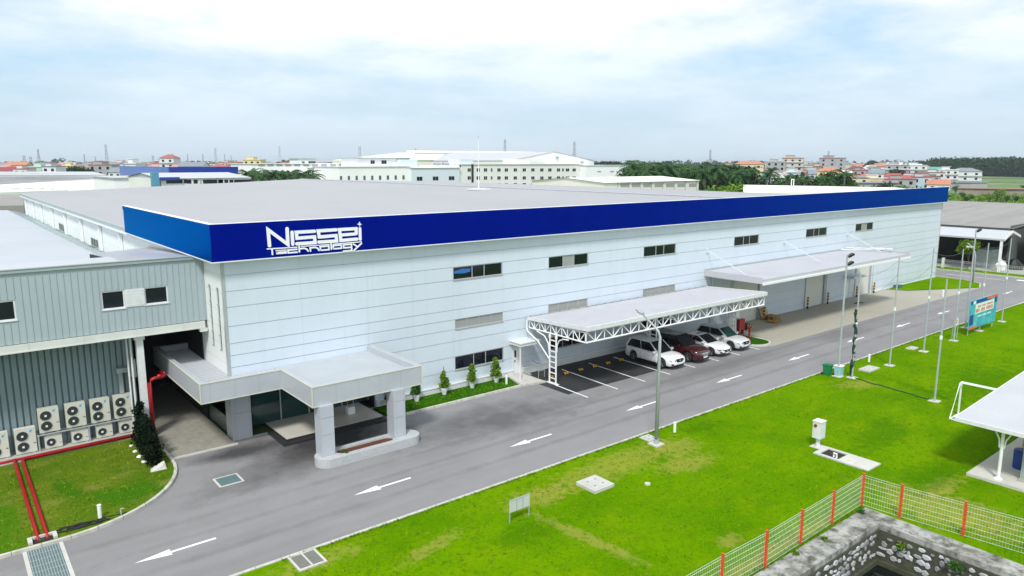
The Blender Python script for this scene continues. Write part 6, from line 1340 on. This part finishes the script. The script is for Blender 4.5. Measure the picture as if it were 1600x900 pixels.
class Planter:
    def __init__(s, maker): s.maker = maker; s.protos = {}; s.items = []
    def add(s, key, px, py_top, D, h=None, width=None):
        """plant one so that its top reaches the given height at the given distance"""
        s.items.append((px, key, py_top, D))
    def run(s, H0, label, grp, rr):
        s.items.sort()
        for i, (px, key, pt, D) in enumerate(s.items):
            g = at_d(px, 300, D); h = 15-(pt-253.5)*D/1147
            if key not in s.protos: s.protos[key] = s.maker(key); u = False
            else: u = True
            base = s.protos[key]; put(base, u, g.x, g.y, max(.3, h/H0), label(i, len(s.items)), grp, rr.uniform(0,6.28))
rr = random.Random(77)
# palm row behind the roof, left
P1 = Planter(lambda k: palm_proto(100+k, 8.0, '', '')); 
for i in range(15): P1.add(i % 3, 386+i*7.4+rr.uniform(-2,2), 257+rr.uniform(-2,5), 195+rr.uniform(-8,14))
P1.run(10.2, lambda i, n: 'palm in the row behind the factory roof, %s' % ORD[i], 'palms in front of the long parapet building', rr)
# palm grove, right of centre
P2 = Planter(lambda k: palm_proto(200+k, 7.2, '', '', 'trunkpale' if k == 1 else 'bark'))
for i in range(58): P2.add(i % 4, 986+i*3.15+rr.uniform(-2,2), 248+rr.uniform(-4,10)+(3 if i > 38 else 0), 205+rr.uniform(0,42))
P2.run(9.5, lambda i, n: 'palm in the dense dark grove beyond the cream shed, %s' % ORD[i], 'palms of the dense grove', rr)
P3 = Planter(lambda k: tree_proto(300+k, 10, 3.8, 'leafdark', 1500, .32, '', ''))
for i in range(40): P3.add(i % 3, 986+i*4.5+rr.uniform(-3,3), (257 if i % 2 else 266)+rr.uniform(-3,5), (225 if i % 2 else 208)+rr.uniform(0,18))
P3.run(10, lambda i, n: 'dark broadleaf tree inside the palm grove, %s' % ORD[i], 'dark broadleaf trees of the grove', rr)
P4 = Planter(lambda k: tree_proto(400+k, 10, 4.2, ['leafdark','leafmid','leafdark'][k], 1500, .3, '', ''))
for px, pt, D in ((1172,268,215),(1185,275,205),(1203,270,210),(1216,276,205),(1232,273,215),(1246,270,225),(1262,276,205),(1282,270,195),(1292,262,200),(1304,265,205),(1318,268,195),(1272,274,190),(1330,284,180),(1346,286,180),(1373,283,178),(1386,279,185),(1405,285,175),(1418,288,172),(1436,288,172),(1220,286,185),(1300,285,180)): P4.add(int(px) % 3, px, pt, max(D,192)+8)
P4.run(10, lambda i, n: 'leafy tree between the cream roof and the right town, %s' % ORD[i], 'leafy trees before the right town', rr)
P5 = Planter(lambda k: palm_proto(500+k, 9.0, '', ''))
for px, pt, D in ((1136,250,225),(1203,256,215),(1198,262,205),(1243,266,205),(1256,269,200),(1318,258,200),(1310,262,205),(1293,270,190),(1228,268,205)): P5.add(int(px) % 2, px, pt, D)
P5.run(11.3, lambda i, n: 'single palm rising among trees before the right town, %s' % ORD[i], 'palms before the right town', rr)
P6 = Planter(lambda k: tree_proto(600+k, 6, 2.8, ['leafmid','leafyellow'][k], 900, .26, '', ''))
for px, pt, D in ((1112,287,165),(1146,281,165),(1155,284,160),(1119,286,160),(1128,289,160)): P6.add(int(px) % 2, px, pt, D+10)
P6.run(6, lambda i, n: 'small round light green tree in front of the palm grove, %s' % ORD[i], 'small trees before the grove', rr)
P7 = Planter(lambda k: tree_proto(700+k, 6, 3.0, ['leafmid','leafyellow','leafdark'][k], 1100, .2, '', ''))
for px, pt, D, k in ((1493,288,190,0),(1505,299,165,0),(1520,303,160,0),(1560,292,150,1),(1548,302,150,1),(1575,304,148,0),(1590,306,150,2),(1482,304,165,2),(1535,306,150,1),(1598,288,220,2),(1512,306,150,2)): P7.items.append((px,k,pt,D*1.75))
P7.run(6, lambda i, n: 'bush or small tree beyond the grey warehouse roof, %s' % ORD[i], 'bushes beyond the grey warehouse', rr)
P8 = Planter(lambda k: tree_proto(800+k, 9, 5.0, 'leafdark', 1500, .5, '', ''))
for px, pt, D in ((128,256,420),(121,260,430),(137,261,425),(48,254,800),(118,250,1400),(240,252,1300),(350,251,1200),(455,250,1000),(468,249,1000),(440,251,1050),(250,251,1500),(520,252,900),(545,252,950),(300,252,1500),(1358,248,900),(1284,250,1100),(1150,250,1000),(1100,250,900),(960,250,700),(948,250,650),(1040,249,900),(935,251,640),(925,251,620),(985,250,1200),(15,252,1300),(70,250,1300),(90,251,1400),(160,250,1500)): P8.add(int(px) % 3, px, pt, D)
P8.run(9, lambda i, n: 'dark tree standing above the distant roofs, %s along the horizon' % ORD[i], 'distant trees along the horizon', rr)
# the tree by the railing
t0 = tree_proto(900, 4.4, 1.75, 'leafyellow', 2600, .13, 'round yellow green tree behind the white railing', ''); t0.location = (114.0,38.9,0)
P9 = Planter(lambda k: tree_proto(1000+k, 8, 4.0, ['leafdark','leafmid'][k], 900, .5, '', ''))
for i in range(34):
    px = (rr.uniform(0,400) if i % 2 else rr.uniform(1210,1470)); D = rr.uniform(440,800); P9.add(i % 2, px, 253.5+(15-rr.uniform(8,12))*1147/D*.97, D)
P9.run(8, lambda i, n: 'small tree among the town houses, %s' % ORD[i], 'small trees among the town houses', rr)
# far wood on the right: one mass
b = MB(); rr2 = random.Random(31)
for i in range(150):
    t_ = i/150; px = 1428+t_*260+rr2.uniform(-4,4); D = 900-200*t_+rr2.uniform(-20,60); g = at_d(px,260,D); h = 15-(246.5+rr2.uniform(-2,3)+(5 if px < 1455 else 0)-253.5)*D/1147; R0 = rr2.uniform(9,14)
    leafball(b, (g.x,g.y,h-R0*.8), R0,R0,R0*.8, 200, 1.5, .5, rr2); leafball(b, (g.x,g.y,h*.35), R0,R0,h*.4, 110, 1.6, .5, rr2)
tag(b.build('far_wood', 'leafdark', normals=False), 'dense dark green wood closing the view at far right', 'wood', None, 'stuff')
b = MB()
for i in range(130):
    px = rr2.uniform(-80,1420); D = rr2.uniform(1500,2600); g = at_d(px,260,D); h = 15+rr2.uniform(-6,4) if rr2.random() < .75 else 15+rr2.uniform(0,12)
    leafball(b, (g.x,g.y,h*.5), rr2.uniform(20,45),rr2.uniform(20,45),h*.5, 70, 4.5, .4, rr2)
tag(b.build('horizon_woods', 'leafdark', normals=False), 'thin band of distant woods along the horizon', 'wood', None, 'stuff')
# scrub ground cover right
b = MB()
for i in range(480):
    px = rr2.uniform(1478,1640); D = rr2.uniform(225,325); g = at_d(px,300,D); leafball(b, (g.x,g.y,.3), rr2.uniform(1,3),rr2.uniform(1,3),rr2.uniform(.5,2.0), 34, .38, .3, rr2)
tag(b.build('scrub', 'leafyellow', normals=False), 'low bright green scrub beyond the grey warehouse', 'scrub', None, 'stuff')

# ================================================================ TOWN HOUSES
HC_ = {'cream': (.62,.55,.38), 'white': (.62,.64,.65), 'grey': (.33,.34,.35), 'yellow': (.66,.56,.26), 'pink': (.60,.42,.38), 'pale green': (.42,.58,.48), 'pale blue': (.42,.55,.62), 'beige': (.52,.46,.40)}
RC_ = {'red': (.36,.09,.08), 'orange': (.46,.19,.11), 'pink': (.46,.25,.23), 'grey': (.20,.23,.26), 'teal': (.10,.32,.30), 'white': (.70,.72,.72), 'dark red': (.22,.05,.06)}
HM = {k_: mat('house_'+k_.replace(' ','_'), c, .8, .08, .3) for k_, c in HC_.items()}; RM = {k_: mat('tiles_'+k_.replace(' ','_'), c, .7, .12, 1.) for k_, c in RC_.items()}
HOUSES = []
def house(px, D, w_, d_, zt, wc, rc, kind, region, rz=None, win=True, special=None):
    HOUSES.append((px, D, w_, d_, zt, wc, rc, kind, region, rz, win, special))
rh = random.Random(5)
# named houses seen one by one
S_ = house
S_(107,430,7.5,9,13.4,'yellow','white','flat','left',0,True,'yellow house with a white roof tank, left of the big dark round tree')
S_(204,300,4.6,8,14.9,'white','white','flat','left',0,True,'narrow white four-storey house left of the blue fascia')
S_(261,470,9,10,20,'white','red','hip','left',0,True,'tall white house with stacked red roofs above the blue fascia')
S_(297,430,14,11,15.2,'white','grey','gable','left',0,True,'white house with a broad grey gabled roof above the blue fascia')
S_(394,460,11,10,17.0,'yellow','white','flat','left',0,True,'cream house with arcaded top floor, right end of the left town')
S_(60,400,9,9,13.0,'pale green','white','flat','left',.1,True,None); S_(76,395,7.5,9,13.2,'white','grey','flat','left',0,True,'white house with black balcony windows left of the yellow house')
S_(30,385,7,8,12,'white','red','flat','left',0,True,None); S_(10,400,12,9,12.4,'pink','dark red','gable','left',0,True,None); S_(24,520,14,10,15.4,'beige','orange','gable','left',.1,False,None); S_(178,400,7,9,12.2,'white','grey','gable','left',0,True,'white house with a steep gable end, left of the narrow tower house')
S_(190,420,5,8,12.8,'pale blue','grey','flat','left',0,True,None); S_(156,440,14,10,14.0,'grey','pink','flat','left',0,True,None)
S_(1358,520,10,9,10.0,'yellow','orange','gable','right',-.5,True,'cream yellow house with orange gabled roof and arched windows')
S_(1402,520,15,12,13.6,'grey','white','flat','right',-.45,True,'grey three-storey house with white window frames, right town'); S_(1432,545,14,12,13.2,'white','white','flat','right',-.45,True,'white house with dark top terrace, right of the grey house')
S_(1510,500,19,16,11.2,'white','grey','hip','right',-.5,True,'white villa with a slate grey hipped roof before the wood'); S_(1483,500,12,11,10.4,'white','white','flat','right',-.5,True,'white boxy house left of the villa with the grey roof'); S_(1463,500,10,10,8.2,'cream','grey','flat','right',-.5,True,None)
S_(1266,260,6,6,9.2,'cream','orange','gable','right',-.5,False,'small cream house with orange roof half hidden in trees'); S_(1297,420,13,10,12.2,'yellow','orange','hip','right',-.4,True,'yellow villa with an orange roof above the trees')
S_(1238,560,15,12,18.6,'beige','red','flat','right',-.4,True,'large beige block with a red rooftop canopy, right town'); S_(1300,600,20,12,18.8,'grey','red','flat','right',-.4,True,'long grey block with rooftop shelter rising above the right town')
S_(1212,520,13,11,16.0,'grey','white','flat','right',-.4,True,None); S_(1226,300,15,9,9.0,'white','white','flat','right',-.4,True,'plain white building behind the single palms'); S_(1374,520,13,10,9.4,'pale green','teal','flat','right',-.4,True,None); S_(1240,330,6,6,11.0,'pale blue','white','flat','right',-.4,True,'narrow pale turquoise house among red roofs')
S_(1170,520,20,12,16.0,'cream','orange','hip','right',-.4,True,'yellow temple-like house with orange roofs beyond the grove')
for row, (D, n, z0, z1) in enumerate(((470,20,11,13.8),(560,25,11.5,14.6),(680,29,12,15.2),(860,30,12,16),(1100,30,12,17))):
    for i in range(n):
        px = -20+(i+rh.uniform(.1,.9))*(410 if row < 3 else 560)/n
        house(px, D*rh.uniform(.95,1.08), rh.uniform(8,15), rh.uniform(8,12), rh.uniform(z0,z1), rh.choice(['cream','white','pink','white','grey','beige','pale green','beige']), rh.choice(['red','orange','pink','pink','dark red','red','grey','pink']), rh.choice(['hip','gable','gable','hip','flat']), 'left', rh.uniform(-.4,.4), row < 3)
for row, (D, n, z0, z1) in enumerate(((400,10,5,8),(480,20,6.5,10.5),(570,26,8,12.5),(700,30,10,14.5),(950,30,11,17))):
    for i in range(n):
        px = (1200 if row else 1330)+(i+rh.uniform(.1,.9))*(265 if row else 150)/n
        if row >= 3: px = 1130+(i+rh.uniform(.1,.9))*320/n
        house(px, D*rh.uniform(.95,1.08), rh.uniform(8,15), rh.uniform(8,12), rh.uniform(z0,z1), rh.choice(['cream','white','white','grey','white','beige','pale green','pale blue','grey']), rh.choice(['red','red','orange','pink','dark red','grey','teal','red','white']), rh.choice(['hip','gable','flat','flat','gable']), 'right', -.45+rh.uniform(-.2,.2), row < 3)
cnt = {}
for h_ in sorted(HOUSES, key=lambda q: q[0]): k_ = (h_[5], h_[6], h_[7], h_[8]); cnt[k_] = cnt.get(k_, 0) + (0 if h_[11] else 1)
seen = {}
KN = {'hip': 'hipped', 'gable': 'gabled', 'flat': 'flat'}
for px, D, w_, d_, zt, wc, rc, kind, region, rz, win, special in sorted(HOUSES, key=lambda q: q[0]):
    g = at_d(px, 260, D); ang = TH - math.pi/2 + (rz or 0)
    k_ = (wc, rc, kind, region)
    if special: lab = special
    else:
        i = seen.get(k_, 0); seen[k_] = i+1
        lab = '%s house with %s %s roof in the %s town' % (wc, KN[kind], rc, region) + (', %s' % ORD[i] if cnt[k_] > 1 else '')
    T_ = thing('house', lab, 'house', (g.x,g.y,0), 'houses of the %s town' % region); OFF[T_.name] = Vector((0,0,0)); T_.rotation_euler = (0,0,ang)
    x0, x1, y0, y1 = -w_/2, w_/2, 0, d_; rh_ = {'hip': 2.3, 'gable': 2.5, 'flat': .5}[kind]; zw = zt - rh_
    b = MB(); b.box(x0,y0,-.05,x1,y1,zw)
    if kind == 'gable': m_ = (y0+y1)/2; b.v += [(x0,y0,zw),(x0,y1,zw),(x0,m_,zt-.1),(x1,y0,zw),(x1,y1,zw),(x1,m_,zt-.1)]; k0 = len(b.v)-6; b.f += [(k0,k0+1,k0+2),(k0+5,k0+4,k0+3)]
    if kind == 'flat' and D < 700: b.box(x0+w_*.15,y0+1.5,zw,x0+w_*.15+w_*.4,y1-1.5,zw+1.9)
    b.build('wall', HM[wc], T_, normals=False)
    b = MB(); o_ = .5; m_ = (y0+y1)/2
    if kind == 'gable': b.q((x0-o_,y0-o_,zw-.1),(x1+o_,y0-o_,zw-.1),(x1+o_,m_,zt),(x0-o_,m_,zt)); b.q((x0-o_,m_,zt),(x1+o_,m_,zt),(x1+o_,y1+o_,zw-.1),(x0-o_,y1+o_,zw-.1))
    elif kind == 'hip':
        q_ = min(w_,d_)*.38; b.q((x0-o_,y0-o_,zw),(x1+o_,y0-o_,zw),(x1-q_,m_,zt),(x0+q_,m_,zt)); b.q((x1+o_,y1+o_,zw),(x0-o_,y1+o_,zw),(x0+q_,m_,zt),(x1-q_,m_,zt)); b.q((x0-o_,y1+o_,zw),(x0-o_,y0-o_,zw),(x0+q_,m_,zt)); b.q((x1+o_,y0-o_,zw),(x1+o_,y1+o_,zw),(x1-q_,m_,zt))
    else:
        b.box(x0-.2,y0-.4,zw+.003,x1+.2,y1+.2,zw+.3)
        if D < 700: b.box(x0+w_*.12,y0+1.2,zw+1.903,x0+w_*.6,y1-1.2,zw+2.1)
    b.build('roof', RM[rc], T_, normals=False)
    if win:
        nf = max(1, min(3, int(zw//3.2))); nw = 2 if w_ < 11 else 3
        for f_ in range(nf):
            zc = zw-1.9-3.2*f_
            if zc < 1.5: break
            for j in range(nw):
                xc = x0+w_*(j+.5)/nw; b = MB(); b.box(xc-.75,y0-.08,zc-.8,xc+.75,y0-.01,zc+.8); wo = b.build('window', 'glass', T_)
                if f_ == 0 and special: b = MB(); b.box(xc-.9,y0-.12,zc-.95,xc+.9,y0-.0,zc-.801); b.build('sill', 'white', wo)
            if (special and w_ < 20) or (not special and rr2.random() < .3): b = MB(); b.box(x0-.1,y0-.9,zc-1.35,x1+.1,y0-.01,zc-1.2); b.box(x0-.1,y0-.9,zc-1.2,x1+.1,y0-.82,zc-.6); b.build('balcony', HM['white'], T_)
    if special and 'tank' in special: b = MB(); b.tube([(-.8,d_/2,zw+1.2),(1.2,d_/2,zw+1.2)], .7, 10); b.build('roof_tank', 'white', T_)

# low walls right side
T_ = thing('brick_wall', 'long old brick wall with a red tiled cap beyond the bushes at right', 'wall', (0,0,0)); a, c = at_z(1500,308,.0), at_z(1640,312,.0); OFF[T_.name] = Vector((0,0,0))
def wallseg(a, c, h, th): 
    b = MB(); d = (c-a); b.obox(((a.x+c.x)/2,(a.y+c.y)/2,h/2), d.length, th, h, rz=math.atan2(d.y,d.x)); return b
wallseg(at_d(1496,300,330), at_d(1660,300,310), 3.4, .3).build('wall', mat('old_brick', (.26,.24,.19), .9, .2, .5), T_)
b = wallseg(at_d(1496,300,330), at_d(1660,300,310), .5, 1.6); b.v = [(x,y,z_+3.41) for x,y,z_ in b.v]; b.build('cap', RM['pink'], T_)
T_ = thing('long_grey_shed', 'long low grey roofed shed below the villa at right', 'shed', (0,0,0)); OFF[T_.name] = Vector((0,0,0))
wallseg(at_d(1462,300,400), at_d(1540,300,390), 4.0, 8).build('wall', HM['grey'], T_); b = wallseg(at_d(1460,300,400), at_d(1542,300,390), .4, 9.5); b.v = [(x,y,z_+4.41) for x,y,z_ in b.v]; b.build('roof', RM['grey'], T_)
T_ = thing('long_white_shed', 'low whitish shed under the right town, just above the fascia end', 'shed', (0,0,0)); OFF[T_.name] = Vector((0,0,0))
wallseg(at_d(1322,300,300), at_d(1395,300,300), 6.6, 8).build('wall', HM['grey'], T_); b = wallseg(at_d(1320,300,300), at_d(1396,300,300), .3, 9); b.v = [(x,y,z_+6.61) for x,y,z_ in b.v]; b.build('roof', RM['grey'], T_)

# ================================================================ PYLONS AND MASTS
def pylon(px, ptop, D, label, arms=3, mast=False):
    g = at_d(px, 260, D); h = 15-(ptop-253.5)*D/1147; T_ = thing('radio_mast' if mast else 'power_pylon', label, 'mast' if mast else 'pylon', (g.x,g.y,0), 'lattice masts on the horizon' if mast else 'power pylons on the horizon'); OFF[T_.name] = Vector((0,0,0)); T_.rotation_euler = (0,0,.3+TH)
    b = MB(); w0, w1, r = (2.2,.8,.22) if mast else (h*.09,h*.018,.20); r *= D/1000
    at = lambda s_, t_: (s_[0]*(w0+(w1-w0)*min(1,t_*1.25)), s_[1]*(w0+(w1-w0)*min(1,t_*1.25)), h*t_)
    cs = ((-1,-1),(1,-1),(1,1),(-1,1))
    for c in cs: b.tube([at(c,0), at(c,.8), at(c,1)], r, 4)
    n_ = 8
    for k_ in range(n_):
        for i in range(4): b.tube([at(cs[i],k_/n_), at(cs[(i+1)%4],(k_+1)/n_)], r*.6, 3); b.tube([at(cs[(i+1)%4],k_/n_), at(cs[i],(k_+1)/n_)], r*.6, 3)
    b.build('lattice', 'pole', T_)
    if not mast:
        for k_ in range(arms): b = MB(); z_ = h*(.66+.12*k_); L_ = h*(.17-.025*k_); b.tube([(-L_,0,z_),(0,0,z_+h*.03),(L_,0,z_)], r*.8, 4); b.tube([(-L_,0,z_),(L_,0,z_)], r*.8, 4); b.build('cross_arm', 'pole', T_)
for px, pt, D, lab in ((62,233,800,'tallest at far left'),(438,229,780,'tall one above the left palms'),(897,222,620,'dark one right of the gabled hall'),(789,218,700,'tip rising above the cream roof'),(271,240,1300,'faint one above the tall red-roofed house'),(133,241,1100,'faint one above the yellow house'),(294,241,1400,'faint, third from left over the blue fascia'),(318,240,1400,'faint, left of the lattice mast'),(352,241,1400,'faint, right of the lattice mast'),(362,243,1600,'smallest one right of the lattice mast'),(150,244,1700,'very faint one left of the tall mast'),(650,232,1000,'small one left of the cream hall')): pylon(px, pt, D, 'steel power pylon, ' + lab)
for px, pt, D, lab in ((168,226,800,'tall thin radio mast over the left town'),(338,232,900,'dark radio mast above the blue fascia'),(39,243,700,'short radio mast at far left'),(49,245,700,'short dark mast right of the leftmost mast'),(563,229,600,'thin mast behind the white office block'),(615,240,600,'short thin mast behind the white office block'),(240,243,800,'short mast left of the tall red-roofed house'),(1293,236,900,'faint thin mast above the right town'),(1109,234,1000,'faint mast above the palm grove') ): pylon(px, pt, D, lab, mast=True)

# ================================================================ AIR
hz = MB(); hz.box(-1500,-1500,-3.2,5000,5000,42); hz_o = hz.build('haze', 'white', loc=(0,0,0)); tag(hz_o, 'thin pale bluish air over the far town', 'haze', None, 'stuff')
hm = bpy.data.materials.new('haze_air'); hm.use_nodes = True; t = hm.node_tree; t.nodes.clear(); o_ = t.nodes.new('ShaderNodeOutputMaterial'); pv = t.nodes.new('ShaderNodeVolumePrincipled')
pv.inputs['Density'].default_value = .00013; pv.inputs['Color'].default_value = (.82,.91,1,1); pv.inputs['Anisotropy'].default_value = .2; t.links.new(pv.outputs[0], o_.inputs['Volume']); hz_o.data.materials.clear(); hz_o.data.materials.append(hm)
